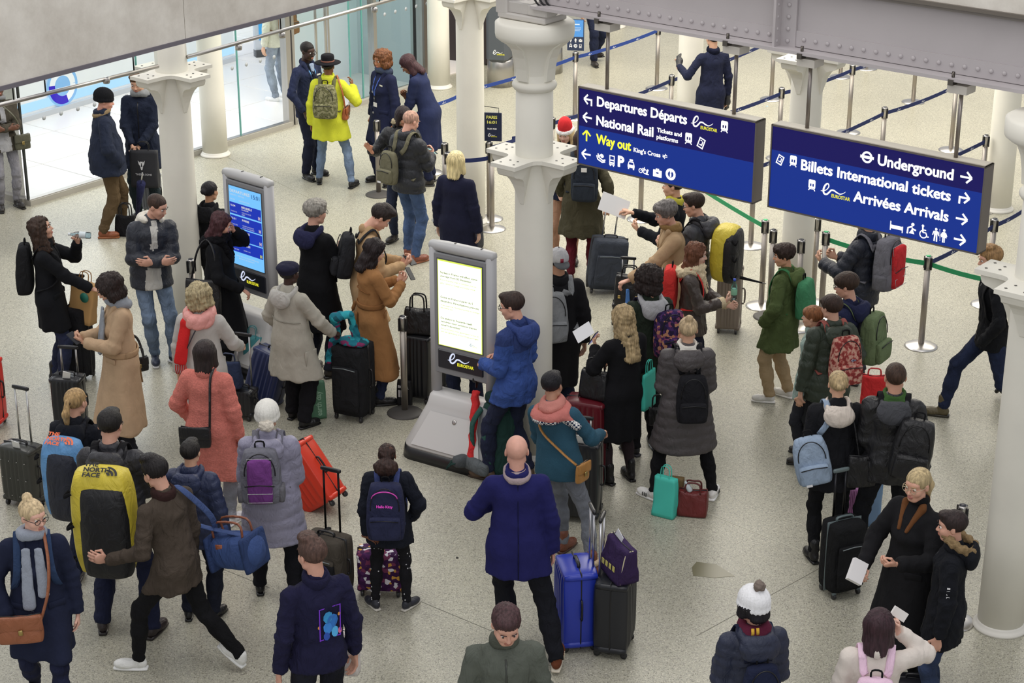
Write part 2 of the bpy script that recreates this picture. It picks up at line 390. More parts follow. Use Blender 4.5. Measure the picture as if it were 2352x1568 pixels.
# ---------------------------------------------------------------- columns
cream=M('e9e6da','paint'); creamc=M('dfdcd3','paint'); cream.name='cream_paint'
def cross(h,w,f):
    out=[]; dirs=[GE[:2],-np.array(GN[:2]),-GE[:2],np.array(GN[:2])]
    for k in range(4):
        d=dirs[k]; p=dirs[(k+1)%4]; 
        out+=[d*h-p*w, d*h+p*w]
        a=d*(f)+p*w; c0=d*w*.96+p*w*.96; b_=p*f+d*w
        for t in(0,.25,.5,.75,1):
            out.append((1-t)**2*a+2*t*(1-t)*c0+t*t*b_)
    return out
def make_column(loc,label):
    t=thing('column',label,'column',loc,'cream cast iron columns'); L=np.array(loc)
    emit('base_ring',xf(lathe([(.205,0),(.205,.018),(.19,.03),(.178,.045),(.174,.06)],32),None,L),creamc,t)
    emit('shaft',xf(lathe([(.172,.02),(.168,.8),(.164,2.1),(.163,2.76),(.160,2.8),(.156,3.5)],36),None,L),cream,t)
    emit('collar_ring',xf(lathe([(.156,3.36),(.172,3.37),(.186,3.39),(.19,3.405),(.186,3.42),(.172,3.44),(.15,3.45)],36),None,L),cream,t)
    emit('capital',xf(lathe([(.15,3.43),(.153,3.5),(.160,3.58),(.178,3.66),(.21,3.72),(.25,3.76),(.30,3.79),(.325,3.81),(.33,3.84),(.33,3.93),(.30,3.95)],32),None,L),cream,t)
    emit('flange_plate',xf(prism(cross(.42,.13,.24),.035,2.765),None,L),cream,t,smooth=False)
    for k,d in enumerate([GE,-GN,-GE,GN]):
        p=np.cross([0,0,1],d); prof=[(.15,2.764),(.385,2.764),(.388,2.735),(.375,2.70),(.35,2.682),(.31,2.672),(.27,2.655),(.235,2.62),(.21,2.57),(.19,2.5),(.17,2.40),(.15,2.38)]
        V=[];n=len(prof)
        for s in(-1,1):
            for i,(r,z) in enumerate(prof): V.append(L+d*r+p*s*(.09 if z>2.66 else .09-.07*(2.66-z)/.26)+np.array([0,0,z]))
        F=[tuple(range(n-1,-1,-1)),tuple(range(n,2*n))]+[(i,(i+1)%n,n+(i+1)%n,n+i) for i in range(n)]
        emit('bracket',(np.array(V),F),cream,t,smooth=False)
        prof=[(.14,3.45),(.172,3.46),(.18,3.56),(.20,3.66),(.24,3.74),(.30,3.785),(.315,3.8),(.14,3.82)]; V=[];n=len(prof)
        for s in(-1,1):
            for r,z in prof: V.append(L+d*r+p*s*.055+np.array([0,0,z]))
        emit('capital_rib',(np.array(V),[tuple(range(n-1,-1,-1)),tuple(range(n,2*n))]+[(i,(i+1)%n,n+(i+1)%n,n+i) for i in range(n)]),cream,t,smooth=False)
        for a,b in((.36,.07),(.36,-.07),(.27,.04),(.27,-.04)):
            emit('bolt_hole',xf(box(.018,.018,.003),None,L+d*a+p*b+np.array([0,0,2.8015])),M('45443f'),t,smooth=False)
    return t
col0=make_column((.188,15.62,0),'cream cast iron column with bolted cross flange left of the hanging signs')
tip=G(1115,344,2.8)-G(1222,355,2.8); FC=G(2244,619,2.8)-tip
for p,l in ((G(394,161,2.8),'cream column that the man with folded arms leans against'),(G(1078,-16,2.8),'cream column behind the blonde woman in the navy coat'),
    (FC,'large cream column at the right edge of the picture'),(G(1858,121,2.8),'cream column rising behind the right hand hanging sign'),
    ((2.4,25.3),'white column the gloved guard rests his hand towards'),((-1.12,28.74),'cream column beside the end of the glass wall'),
    ((-4.03,25.09),'cream column right against the glass wall'),((6.03,22.71),'white column beyond the right end of the right sign'),((1.77,32.9),'column foot farthest away at the top of the picture')):
    copytree(col0,(p[0],p[1],0),l)
# ---------------------------------------------------------------- girder, slabs
gir=M('b9b3b4','paint'); conc=None
def concrete():
    m=M('c9c2b8','paint'); m=m.copy(); m.name='stained_concrete'; nt=m.node_tree; N=nt.nodes; L=nt.links; b=N['Principled BSDF']
    tc=N.new('ShaderNodeTexCoord'); n=N.new('ShaderNodeTexNoise'); n.inputs['Scale'].default_value=1.1; n.inputs['Detail'].default_value=9; n.inputs['Roughness'].default_value=.7; L.new(tc.outputs['Object'],n.inputs['Vector'])
    cr=N.new('ShaderNodeValToRGB'); e=cr.color_ramp.elements; e[0].position=.3; e[0].color=lin('bab2a6'); e[1].position=.62; e[1].color=lin('e6e1d7'); L.new(n.outputs[0],cr.inputs[0]); L.new(cr.outputs[0],b.inputs['Base Color'])
    return m
conc=concrete()
def along(s,off,z): return E0+GE*s+GN*off+np.array([0,0,z])
def bar(s0,s1,o0,o1,z0,z1):
    V=np.array([along(s,o,z) for z in(z0,z1) for o in(o0,o1) for s in(s0,s1)]); return V,[(0,1,3,2),(4,6,7,5),(0,4,5,1),(2,3,7,6),(0,2,6,4),(1,5,7,3)]
gt=thing('steel_girder','grey riveted steel girder running to the right above the signs','girder',along(2.5,0,4.1)); gt['kind']='structure'
emit('web_plate',bar(.1,5.2,.02,.06,4.10,4.56),gir,gt,smooth=False)
emit('flange_angle',bar(.1,5.2,.06,.075,4.105,4.225),gir,gt,smooth=False)
emit('bottom_flange',bar(.1,5.2,-.12,.19,4.075,4.10),gir,gt,smooth=False)
emit('top_flange',bar(.1,5.2,-.1,.12,4.545,4.575),M('8d8680','paint'),gt,smooth=False)
emit('stiffener',bar(2.385,2.405,.06,.17,4.10,4.55),gir,gt,smooth=False); emit('stiffener_plate',bar(2.40,2.53,.062,.082,4.10,4.55),gir,gt,smooth=False)
rv=None
rp=lathe([(.0175,0),(.017,.005),(.012,.011),(.005,.014)],10)
Rr=np.array([GE,np.cross(GN,GE),GN]).T
def rivet(s,z,off=.075):
    global rv
    if rv is None: rv=emit('rivet',xf(rp,Rr,(0,0,0)),gir,gt)
    else:
        o=rv.copy(); COL.objects.link(o); o.parent=gt
    (rv if s is None else (o if 'o' in dir() else rv)).location=along(s,off,z)-np.array(gt.location)+(0 if True else 0)
# first rivet was emitted relative to the girder root: rebuild its mesh at the origin
rm=mkmesh('rivet',rp[0]@Rr.T,rp[1],gir)
def rivet(s,z,off=.075):
    o=bpy.data.objects.new('rivet',rm); COL.objects.link(o); o.parent=gt; o.location=along(s,off,z)-np.array(gt.location)
s=.2
while s<5.1:
    if not 2.36<s<2.54: rivet(s,4.165)
    s+=.1
for z in(4.14,4.23,4.32,4.41,4.5): rivet(2.465,z,.082); rivet(2.395,z,.13)
up=thing('upper_slab','pale stained concrete edge of the upper floor above the girder','slab',along(2.5,0,4.6)); up['kind']='structure'
emit('slab_edge',bar(-.3,5.6,-.3,.14,4.60,5.5),conc,up,smooth=False)
emit('slab_lip',bar(-.3,5.6,-.3,.165,4.575,4.602),M('6b645c'),up,smooth=False)
A=G(0,207,4.14);B=G(800,0,4.14); WD=nrm(B-A); WN=np.array([WD[1],-WD[0],0])
def fas(s0,s1,o0,o1,z0,z1):
    V=np.array([A+WD*s+WN*o+np.array([0,0,z-4.14]) for z in(z0,z1) for o in(o0,o1) for s in(s0,s1)]); return V,[(0,1,3,2),(4,6,7,5),(0,4,5,1),(2,3,7,6),(0,2,6,4),(1,5,7,3)]
fb=thing('upper_slab','wide stained concrete edge of the upper floor across the top left corner','slab',A+WD*2); fb['kind']='structure'
emit('slab_edge',fas(-2.5,1.74,0,-.5,4.165,5.6),conc,fb,smooth=False); emit('slab_edge',fas(1.746,4.1,0,-.5,4.165,5.6),conc,fb,smooth=False)
emit('drip_strip',fas(-2.5,4.1,.012,-.5,4.135,4.166),M('6f6a72'),fb,smooth=False)
# crown of the near column: cast seat and cables
ct=thing('beam_seat','stepped pale steel seat and black cables on top of the nearest column capital','bracket',(.188,15.62,4.07))
for w,d,h,c in((.5,.30,.05,(-.03,0,.01)),(.32,.2,.1,(-.1,-.02,.08)),(.12,.2,.16,(-.24,-.05,.1)),(.2,.16,.09,(.12,-.05,.08))):
    emit('seat_block',xf(box(w,d,h,c,.01),np.array([GE,-GN,[0,0,1]]).T,(.188,15.62,3.97)),M('c4c0bb','paint'),ct,smooth=False)
for k in range(3): emit('cable',tube(spline([(.02+.04*k,15.6,4.3),(.08+.05*k,15.5,4.14),(.14+.05*k,15.48,4.2),(.22+.04*k,15.45,4.1),(.3+.05*k,15.5,4.09)],18),.009,6),M('1d1c1e'),ct)
# ---------------------------------------------------------------- glass wall and shop
Q0=G(60,469); 
def gw(s,o=0.,z=0.): return Q0+GW*s+np.array([GW[1],-GW[0],0])*o+np.array([0,0,z])
def panew(s0,s1,o,z0,z1):
    return np.array([gw(s0,o,z0),gw(s1,o,z0),gw(s1,o,z1),gw(s0,o,z1)]),[(0,1,2,3)]
def slabw(s0,s1,o0,o1,z0,z1):
    V=np.array([gw(s,o,z) for z in(z0,z1) for o in(o0,o1) for s in(s0,s1)]); return V,[(0,1,3,2),(4,6,7,5),(0,4,5,1),(2,3,7,6),(0,2,6,4),(1,5,7,3)]
def sat(px,py=None,z=0.):  # distance along glass wall for a pixel
    return float(np.dot(VP(px,py,Q0[:2],(GW[1],-GW[0]))-Q0,GW))
steel=M('b9b6b2','metal',.32); glass=M('f6faf9','glass'); teal=M('5f9c93','gloss')
sD0,sD1=sat(660,291),sat(800,235); sE=sat(962,190)
W=thing('glass_wall','frameless glass shop front across the upper left','wall',gw(3)); W['kind']='structure'
sill=M('a9a59b','paint')
emit('sill',slabw(-.02,sD0,.0,.12,0,.07),sill,W,smooth=False); emit('sill',slabw(sD1,sE,.0,.12,0,.07),sill,W,smooth=False); emit('sill_cap',slabw(-.02,sD0,.02,.10,.07,.08),steel,W,smooth=False)
Zt=3.6
js=[0,sat(267,400),sat(515,330),sat(540,340),sD0]
cuts=[0,1.9,sat(548,330),sD0]
for a,b in zip(cuts[:-1],cuts[1:]):
    emit('glass_pane',panew(a+.006,b-.006,.056,.08,Zt),glass,W,smooth=False)
for a in cuts[1:]: emit('pane_edge',slabw(a-.008,a+.008,.045,.067,.08,Zt),teal,W,smooth=False)
emit('corner_edge',slabw(-.012,.012,.04,.07,.08,Zt),M('2c302f'),W,smooth=False)
SD=np.array([-GW[1],GW[0],0])
emit('glass_pane',(np.array([Q0+[0,0,.08],Q0+SD*4+[0,0,.08],Q0+SD*4+[0,0,Zt],Q0+[0,0,Zt]]),[(0,1,2,3)]),glass,W,smooth=False)
V=np.array([Q0+np.array([-GW[1],GW[0],0])*s+GW*o+np.array([0,0,z]) for z in(0,.08) for o in(-.05,.07) for s in(0,4.)])
emit('sill',(V,[(0,1,3,2),(4,6,7,5),(0,4,5,1),(2,3,7,6),(0,2,6,4),(1,5,7,3)]),sill,W,smooth=False)
c2=[sD1,sD1+(sE-sD1)*.17,sD1+(sE-sD1)*.33,sE]
frost=M('d9e8e9','glass')
for a,b in zip(c2[:-1],c2[1:]): emit('glass_pane',panew(a+.006,b-.006,.056,.08,Zt),frost,W,smooth=False)
for a in c2: emit('pane_edge',slabw(a-.008,a+.008,.045,.067,.08,Zt),teal,W,smooth=False)
emit('frame_post',slabw(c2[2]-.04,c2[2]+.03,-.02,.1,0,Zt),steel,W,smooth=False); emit('end_post',slabw(sE-.02,sE+.03,-.02,.1,0,Zt),steel,W,smooth=False)
for a in(sD0-.02,sD0+.10,sD0+.02): emit('frame_post',slabw(a-.025,a+.025,-.03,.09,0,Zt),steel,W,smooth=False)
dot=M('b3b8bd','plain')
for k in range(22):
    sx=.35+k*.27
    if sx<sD0-.2: emit('glass_dot',xf(lathe([(.03,0),(.03,.002)],10),np.array([GW,[0,0,1],[GW[1],-GW[0],0]]).T,gw(sx,.064,1.05)),dot,W)
for k in range(7):
    emit('glass_dot',xf(lathe([(.03,0),(.03,.002)],10),np.array([GW,[0,0,1],[GW[1],-GW[0],0]]).T,gw(c2[2]+.25+k*.24,.064,1.25)),dot,W)
dl=thing('door_1','open glass door leaf with tubular steel handles behind the suited staff man','door',gw(sD0+.6)); dl['kind']='structure'
emit('door_leaf',panew(sD0+.2,sD0+.85,.025,.02,Zt),glass,dl,smooth=False); emit('door_edge',slabw(sD0+.85,sD0+.89,.0,.05,.02,Zt),steel,dl,smooth=False)
for dx in(.55,.75): emit('door_handle',tube([gw(sD0+dx,.1,.7),gw(sD0+dx,.1,2.2)],.02,8),steel,dl)
# rail and smoke-screen panes under the slab, through the left column
n2=(GW[1],-GW[0]); R0=VP(0,241,(-3.62,17.95),n2);R1=VP(363,152,(-3.62,17.95),n2);R2=VP(430,131,(-3.3,18.36),n2);R3=VP(1010,-32,(-3.3,18.36),n2)
rl=thing('handrail','slim steel rail with glass panes running under the concrete edge','rail',R0)
emit('rail_tube',tube([R0-(R1-R0)*.3,R1],.02,8),steel,rl); emit('rail_tube',tube([R2,R3],.02,8),steel,rl)
for (x,y) in((32,232),(105,214),(308,165),(645,70),(872,6)):
    p=VP(x,y,(-3.5,18.1),n2); emit('pane_joint',tube([p,p+[0,0,.75]],.007,6),M('17181a'),rl)
for (x,y) in((244,184),(548,108),(648,80),(860,22)):
    p=VP(x,y,(-3.5,18.1),n2); emit('rail_clamp',xf(lathe([(.03,0),(.035,.02),(.035,.05),(.02,.06)],10),None,p-[0,0,.03]),steel,rl)
p=VP(268,212,(-3.5,18.1),n2)
V=np.array([a+[0,0,z] for a in(R0-(R1-R0)*.3,R1) for z in(0.02,.9)]); emit('glass_pane',(V,[(0,2,3,1)]),glass,rl,smooth=False)
V=np.array([a+[0,0,z] for a in(R2,R3) for z in(0.02,.9)]); emit('glass_pane',(V,[(0,2,3,1)]),glass,rl,smooth=False)
# shop interior
sf=thing('shop_floor','bright white tiled floor inside the shop','floor',gw(3,-3)); sf['kind']='structure'
tw=M('f1ece8','plain',.3); tl=1.15
tm=mkmesh('floor_tile',box(tl-.012,tl-.012,.02,(0,0,.01),.004)[0]@np.array([GW,[-GW[1],GW[0],0],[0,0,1]]),box(1,1,1,(0,0,0),.01)[1],tw,smooth=False)
emit('tile_bed',slabw(0.02,11,-9,-.02,0,.004),M('d8cfc9'),sf,smooth=False)
for i in range(8):
    for j in range(7):
        o=bpy.data.objects.new('floor_tile',tm); COL.objects.link(o); o.parent=sf; o.location=gw(tl*(i+.55),-tl*(j+.52),.003)-np.array(sf.location)
bw=M('e8eef8','plain',.4)
V=slabw(-1.2,10.,-7.6,-7.4,0,3.4)
wb=emit('wall_back',V,bw,loc=gw(4,-7.5),kind='structure',smooth=False,label='white back wall of the shop')
c0=G(40,287);c1=G(352,196); cd=nrm(c1-c0); cn=np.array([cd[1],-cd[0],0])
def cb(s0,s1,o0,o1,z0,z1):
    V=np.array([c0+cd*s+cn*o+np.array([0,0,z]) for z in(z0,z1) for o in(o0,o1) for s in(s0,s1)]); return V,[(0,1,3,2),(4,6,7,5),(0,4,5,1),(2,3,7,6),(0,2,6,4),(1,5,7,3)]
ctr=thing('shop_counter','long white shop counter with a glowing blue strip','counter',c0+cd*2)
emit('counter_body',cb(-1.5,4.6,-.5,0,.02,2.4),M('f2f2f4'),ctr,smooth=False); emit('light_strip',cb(-1.5,4.6,0,.012,.14,.27),M('b4e0ff','emit',s=1.1),ctr,smooth=False); emit('kick_plate',cb(-1.5,4.6,.0,.06,.02,.10),M('c9ccd2'),ctr,smooth=False); emit('trim_rail',cb(-1.5,4.6,.0,.04,.06,.09),M('ffffff'),ctr,smooth=False)
q=VP(140,196,c0[:2],cn[:2]); NN=cn
lg=thing('ring_logo','white ring logo edged in blue and purple on the counter front','logo',q)
lv=lambda vf,lift: onplane(vf,q,cd,(0,0,1),NN,lift)
emit('logo_disc',lv(disc2((0,0),.30,28),.03),M('8fc4f5','emit',s=1.),lg,smooth=False)
emit('logo_ring',lv(ring2((0,0),.2,.1,28),.034),M('ffffff','emit',s=1.),lg,smooth=False); emit('logo_arc',lv(ring2((0,0),.21,.12,16,170,290),.038),M('3a22c8','emit',s=1.),lg,smooth=False)
# poster box, blue display walls
dp=thing('display_panel','blue lit poster panel with dark base inside the shop','display',G(620,132))
p0=G(588,135);p1=G(650,128)
t=nrm(p1-p0);nn=np.array([t[1],-t[0],0])
def pan(a,b,z0,z1,d0,d1,o=p0,tt=t,n_=nn): 
    V=np.array([o+tt*s+n_*d+np.array([0,0,z]) for z in(z0,z1) for d in(d0,d1) for s in(a,b)]); return V,[(0,1,3,2),(4,6,7,5),(0,4,5,1),(2,3,7,6),(0,2,6,4),(1,5,7,3)]
emit('panel_frame',pan(0,.75,.02,2.3,-.08,.0),M('c9ccd2'),dp,smooth=False); emit('lit_poster',pan(.07,.68,.3,2.2,.0,.01),M('3aa5e8','emit',s=1.),dp,smooth=False); emit('panel_base',pan(.0,.75,0,.14,-.1,.03),M('37393d'),dp,smooth=False)
bl=thing('display_wall','pale blue lit display wall behind the shop doors','display',G(710,150))
p0=G(665,130); emit('lit_panel',pan(.1,1.1,.0,3.0,0,.02,p0),M('86bdf5','emit',s=1.),bl,smooth=False); emit('panel_trim',pan(1.1,1.25,0,3.0,-.03,.05,p0),M('eef3fa'),bl,smooth=False)
p0=G(565,100); b2=thing('display_wall','pale blue lit display wall left of the poster panel','display',p0); emit('lit_panel',pan(-.9,-.1,.3,2.8,0,.02,p0),M('9dc4f2','emit',s=1.),b2,smooth=False)
emit('panel_trim',pan(-.1,.0,.3,2.8,0,.03,p0),M('ffffff'),b2,smooth=False)
emit('shop_side_wall',slabw(sD1+.1,sE+.0,-1.3,-1.2,0,3.6),M('dde6ea'),W,smooth=False)
emit('shop_side_wall',slabw(sE-.06,sE,-1.3,-.1,0,3.6),M('c9d3d6'),W,smooth=False)
emit('wall_rail',slabw(sD1+.9,sE-.3,-1.2,-1.15,1.9,1.95),M('ffffff'),W,smooth=False)
# ---------------------------------------------------------------- ticket gates behind
def gate(label,base,yaw,h=1.35,name='ticket_gate',logo=True,w=.34,d=.5):
    t=thing(name,label,'gate',base); R=rotz(R_(yaw)); L=np.array(base); e=lambda n,vf,m,s=False: emit(n,xf(vf,R,L),m,t,smooth=s)
    e('plinth',lathe([(w*.62,0),(w*.6,.4),(w*.55,.42)],20),steel,True); e('body',box(w,d,h-.4,(0,0,.4+(h-.4)/2),.05),M('54595f','plastic')); e('hood',box(w*1.25,d*1.1,.22,(0,.02,h+.1),.09),M('d9d6d0','metal',.3)); 
    if logo:
        o=L+R@np.array([-.06,-d/2-.001,.55]); U_=R@np.array([1.,0,0]); N_=R@np.array([0,-1.,0]); eurolog(t,o,U_,np.array([0,0,1.]),N_,.17)
def eurolog(par,o,u,v,n,w,c1='ffffff',c2='f4ee3a',em=False,lift=.003):
    """script e with a swoosh and the operator's name under it; w is the overall width"""
    k=w/1.0; mk=lambda c: M(c,'emit',s=1.) if em else M(c,'plain',.6)
    pts=spline([(0,.02),(.1,.03),(.22,.10),(.30,.22),(.27,.31),(.19,.28),(.12,.16),(.10,.03),(.14,-.06),(.24,-.06),(.34,.04),(.40,.11),(.5,.12),(.62,.07),(.75,.04),(.88,.1),(.95,.16)],60)
    w_=np.interp(np.linspace(0,1,len(pts)),[0,.15,.4,.6,.8,1],[.02,.035,.075,.06,.055,.01])
    V,F=path2(pts,w_); emit('logo_swoosh',onplane((V*k,F),o,u,v,n,lift),mk(c1),par,smooth=False)
    tv=text('EUROSTAR',np.asarray(o)+np.asarray(u)*.42*k-np.asarray(v)*.13*k,u,v,n,width=.72*k,cap=.115*k,bold=.03,lift=lift); emit('logo_name',tv,mk(c2),par,smooth=False)
gate('grey ticket gate post with logo standing behind the nearest column',G(1150,195),-15)
gate('grey ticket gate post half hidden right of the nearest column',G(1262,165),-15)
for i,(x,y,wd) in enumerate(((950,172,.45),(1035,140,.9),(1125,150,.5))):
    b=G(x,y); t=thing('ticket_gate',('steel and dark glass ticket gate right beside the shop glass','dark steel ticket gate between the two far cream columns','steel ticket gate cabinet left of the logo gate')[i],'gate',b)
    emit('cabinet',xf(box(wd,.5,1.5,(0,.25,.75),.04),rotz(R_(-20)),b),M('8f8680','metal',.4),t,smooth=False); emit('dark_panel',xf(box(wd*.55,.04,1.4,(.05,-.02,.72),.01),rotz(R_(-20)),b),M('3b3334','plain'),t,smooth=False)
    emit('top_cap',xf(box(wd*1.04,.54,.06,(0,.25,1.53),.02),rotz(R_(-20)),b),M('d8cfc8','metal'),t,smooth=False)
# ---------------------------------------------------------------- hanging signs
def HS(px,py): P=VP(px,py,(E0+GN*.15)[:2],GN[:2]); return float(np.dot(P-E0,GE)),float(P[2])
def sign(label,s0,s1,z0,z1,zs,rods):
    t=thing('hanging_sign',label,'sign',along((s0+s1)/2,.1,z0)); D0,D1=.02,.15
    fr=M('8b847f','metal',.45)
    emit('back_panel',bar(s0+.01,s1-.01,D0,D1-.02,z0+.01,z1-.01),M('77716c','metal',.5),t,smooth=False)
    for n_,b in(('frame_edge',bar(s0,s1,D0,D1,z1-.012,z1)),('frame_edge',bar(s0,s1,D0,D1,z0,z0+.012)),('frame_edge',bar(s0,s0+.012,D0,D1,z0,z1)),('frame_edge',bar(s1-.012,s1,D0,D1,z0,z1))): emit(n_,b,fr,t,smooth=False)
    emit('top_cover',bar(s0+.01,s1-.01,D0+.01,D1-.01,z1,z1+.006),M('cfc8b8','paint'),t,smooth=False)
    f=.012; a=bar(s0+f,s1-f,D1-.02,D1-.006,z0+f,z1-f)
    # upper dark navy band runs level with the lettering
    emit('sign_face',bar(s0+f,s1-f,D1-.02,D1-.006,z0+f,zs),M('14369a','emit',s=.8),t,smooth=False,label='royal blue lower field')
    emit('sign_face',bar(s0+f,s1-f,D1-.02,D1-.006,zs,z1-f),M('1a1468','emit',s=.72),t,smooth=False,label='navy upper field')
    for s in rods:
        emit('hanging_rod',tube([along(s,.09,z1),along(s,.09,4.03)],.016,8),M('9a938e','metal',.35),t)
        emit('rod_clamp',bar(s-.075,s+.075,.03,.17,3.99,4.05),M('c8c3ba','paint'),t,smooth=False); emit('clamp_screw',tube([along(s-.04,.16,4.05),along(s-.04,.16,4.14)],.012,6),M('5a5550','metal'),t); emit('clamp_jaw',bar(s-.06,s-.02,.13,.20,4.05,4.09),M('7a756f','metal'),t,smooth=False)
    return t
def glyph(t,vf,s,z,sc,col='ffffff',name='pictogram',rot=0):
    V,F=vf; V=np.array(V)*sc; c,si=math.cos(rot),math.sin(rot); V=np.column_stack([V[:,0]*c-V[:,1]*si,V[:,0]*si+V[:,1]*c,V[:,2]])
    emit(name,onplane((V,F),along(s,.144,z),GE,(0,0,1),GN,.003),M(col,'emit',s=1.25),t,smooth=False)
def stext(t,s,p,q,cap,col='ffffff',bold=.010,name='lettering'):
    a=HS(*p);b=HS(*q); k=.0026 if cap>.05 else .0011
    for i,(dx,dz) in enumerate(((0,0),(k,0),(-k,0),(0,k*.8),(0,-k*.8))):
        vf=text(s,along(a[0]+dx,.144,a[1]+dz),GE,(0,0,1),GN,width=b[0]-a[0],cap=cap,bold=bold,lift=.003+.0003*i); vs=vf if i==0 else join(vs,vf)
    emit(name,vs,M(col,'emit',s=1.25),t,smooth=False)
arrow=join(seg2((-.5,0),(.46,0),.17),seg2((.06,.46),(.52,-.0),.17),seg2((.06,-.46),(.52,0),.17))
arrowT=join(seg2((-.36,-.5),(-.36,.14),.17),seg2((-.44,.06),(.46,.06),.17),seg2((.06,.5),(.5,.06),.17),seg2((.06,-.38),(.5,.06),.17))
def flipx(vf): V,F=vf; V=np.array(V); V[:,0]*=-1; return V,[f[::-1] for f in F]
def rrect(x0,y0,x1,y1,r):
    P=[]
    for cx_,cy_,a in((x1-r,y0+r,-90),(x1-r,y1-r,0),(x0+r,y1-r,90),(x0+r,y0+r,180)):
        for k in range(5): an=R_(a+k*22.5); P.append((cx_+r*math.cos(an),cy_+r*math.sin(an)))
    return poly2(P)
def frame2(x0,y0,x1,y1,w): return join(seg2((x0,y0+w/2),(x1,y0+w/2),w),seg2((x0,y1-w/2),(x1,y1-w/2),w),seg2((x0+w/2,y0),(x0+w/2,y1),w),seg2((x1-w/2,y0),(x1-w/2,y1),w))
train=join(rrect(-.36,-.2,.36,-.02,.08),rrect(-.36,.24,.36,.62,.14),poly2([(-.36,-.1),(-.2,-.1),(-.2,.4),(-.36,.4)]),poly2([(.2,-.1),(.36,-.1),(.36,.4),(.2,.4)]),poly2([(-.05,-.1),(.05,-.1),(.05,.4),(-.05,.4)]),seg2((-.2,-.22),(-.34,-.42),.1),seg2((.2,-.22),(.34,-.42),.1),seg2((-.2,-.26),(.2,-.26),.07))
ticket=join(frame2(-.3,-.42,.3,.42,.1),seg2((-.12,-.15),(.14,-.15),.09),seg2((.1,-.15),(.1,.2),.09),seg2((-.14,.2),(.0,.2),.09))
bus=join(frame2(-.28,-.42,.28,.45,.09),seg2((-.28,.02),(.28,.02),.1),seg2((-.28,-.22),(.28,-.22),.14),seg2((-.17,-.4),(-.17,-.52),.1),seg2((.17,-.4),(.17,-.52),.1))
taxi=join(rrect(-.36,-.26,.36,.02,.06),path2([(-.3,0),(-.22,.26),(.22,.26),(.3,0)],.1),rrect(-.18,.34,.18,.5,.04),seg2((-.26,-.2),(-.26,-.4),.13),seg2((.26,-.2),(.26,-.4),.13))
bike=join(ring2((-.3,-.12),.17,.07,16),ring2((.12,-.12),.17,.07,16),seg2((-.3,-.12),(-.1,.12),.06),seg2((-.1,.12),(.1,.1),.06),seg2((.12,-.12),(.05,.24),.06),seg2((-.14,-.08),(.1,.1),.06),seg2((.3,-.25),(.42,.1),.14),seg2((.2,-.32),(.5,-.3),.1))
case=join(rrect(-.42,-.34,-.12,.24,.05),rrect(.12,-.34,.42,.24,.05),rrect(-.42,-.34,.42,-.06,.05),rrect(-.42,.06,.42,.24,.05),frame2(-.16,.2,.16,.36,.07))
info=join(ring2((0,0),.34,.2,28),seg2((0,-.2),(0,.07),.13),disc2((0,.17),.08))
roundel=join(ring2((0,0),.34,.15,28),seg2((-.52,0),(.52,0),.2))
rail2=join(seg2((-.42,.12),(.42,.12),.1),seg2((-.42,-.1),(.42,-.1),.1),seg2((-.3,-.1),(.05,.12),.11),seg2((.0,.36),(.32,.12),.1),seg2((-.3,-.1),(.0,-.34),.1))
boat=join(path2([(-.45,.0),(-.25,-.25),(.25,-.25),(.5,-.05)],.12),path2([(-.4,.2),(-.2,-.05),(.25,-.08),(.45,.1)],.12),disc2((.05,.22),.16),seg2((-.2,.05),(-.05,.35),.12))
bed=join(seg2((-.6,-.4),(-.6,.45),.1),seg2((.6,-.45),(.6,.15),.1),rrect(-.6,-.22,.6,.12,.03))
nursing=join(disc2((.12,.36),.13),path2([(.1,.2),(-.25,.05),(-.28,-.4)],.13),poly2([(-.15,-.35),(.3,-.35),(.1,.05)]),seg2((.05,.05),(.4,-.05),.12))
wheel=join(disc2((-.08,.44),.1),seg2((-.08,.34),(-.05,-.05),.12),seg2((-.05,.14),(.2,.14),.08),path2([(-.05,-.05),(.2,-.05),(.32,-.34),(.44,-.3)],.1),ring2((0,-.18),.28,.08,20,110,340))
man=join(disc2((0,.42),.1),rrect(-.14,-.02,.14,.3,.05),seg2((-.17,.26),(-.25,-.05),.08),seg2((.17,.26),(.25,-.05),.08),seg2((-.07,0),(-.1,-.5),.11),seg2((.07,0),(.1,-.5),.11))
woman=join(disc2((0,.42),.1),poly2([(-.08,.3),(.08,.3),(.24,-.12),(-.24,-.12)]),seg2((-.12,.26),(-.25,-.02),.07),seg2((.12,.26),(.25,-.02),.07),seg2((-.06,-.1),(-.06,-.5),.09),seg2((.06,-.1),(.06,-.5),.09))
z1=lambda x,y:(1320+x/5.345,190+y/5.345); z2=lambda x,y:(1750+x/4.438,270+y/4.438)
a=HS(*z1(30,520))[1]
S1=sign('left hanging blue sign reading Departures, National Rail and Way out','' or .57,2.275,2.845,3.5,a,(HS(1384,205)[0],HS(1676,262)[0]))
cap1=.078
stext(S1,'Departures Départs',z1(272,285),z1(1372,512),cap1); stext(S1,'National Rail',z1(265,517),z1(960,668),cap1)
stext(S1,'Way out',z1(262,742),z1(686,832),cap1,'eef23c'); stext(S1,'Tickets and',z1(1008,602),z1(1310,665),.034,bold=.012); stext(S1,'platforms',z1(1003,685),z1(1265,737),.034,bold=.012)
stext(S1,"King's Cross",z1(722,845),z1(1048,918),.034,bold=.012); stext(S1,'P',z1(528,1022),z1(602,1040),.085,bold=.03)
def gat(t,vf,zf,x,y,sc,**k): s_,z_=HS(*zf(x,y)); glyph(t,vf,s_,z_,sc,**k)
gat(S1,flipx(arrowT),z1,165,215,.088,name='arrow'); gat(S1,flipx(arrow),z1,155,428,.088,name='arrow'); gat(S1,arrow,z1,143,655,.088,col='eef23c',name='arrow',rot=math.pi/2); gat(S1,flipx(arrow),z1,140,878,.088,name='arrow')
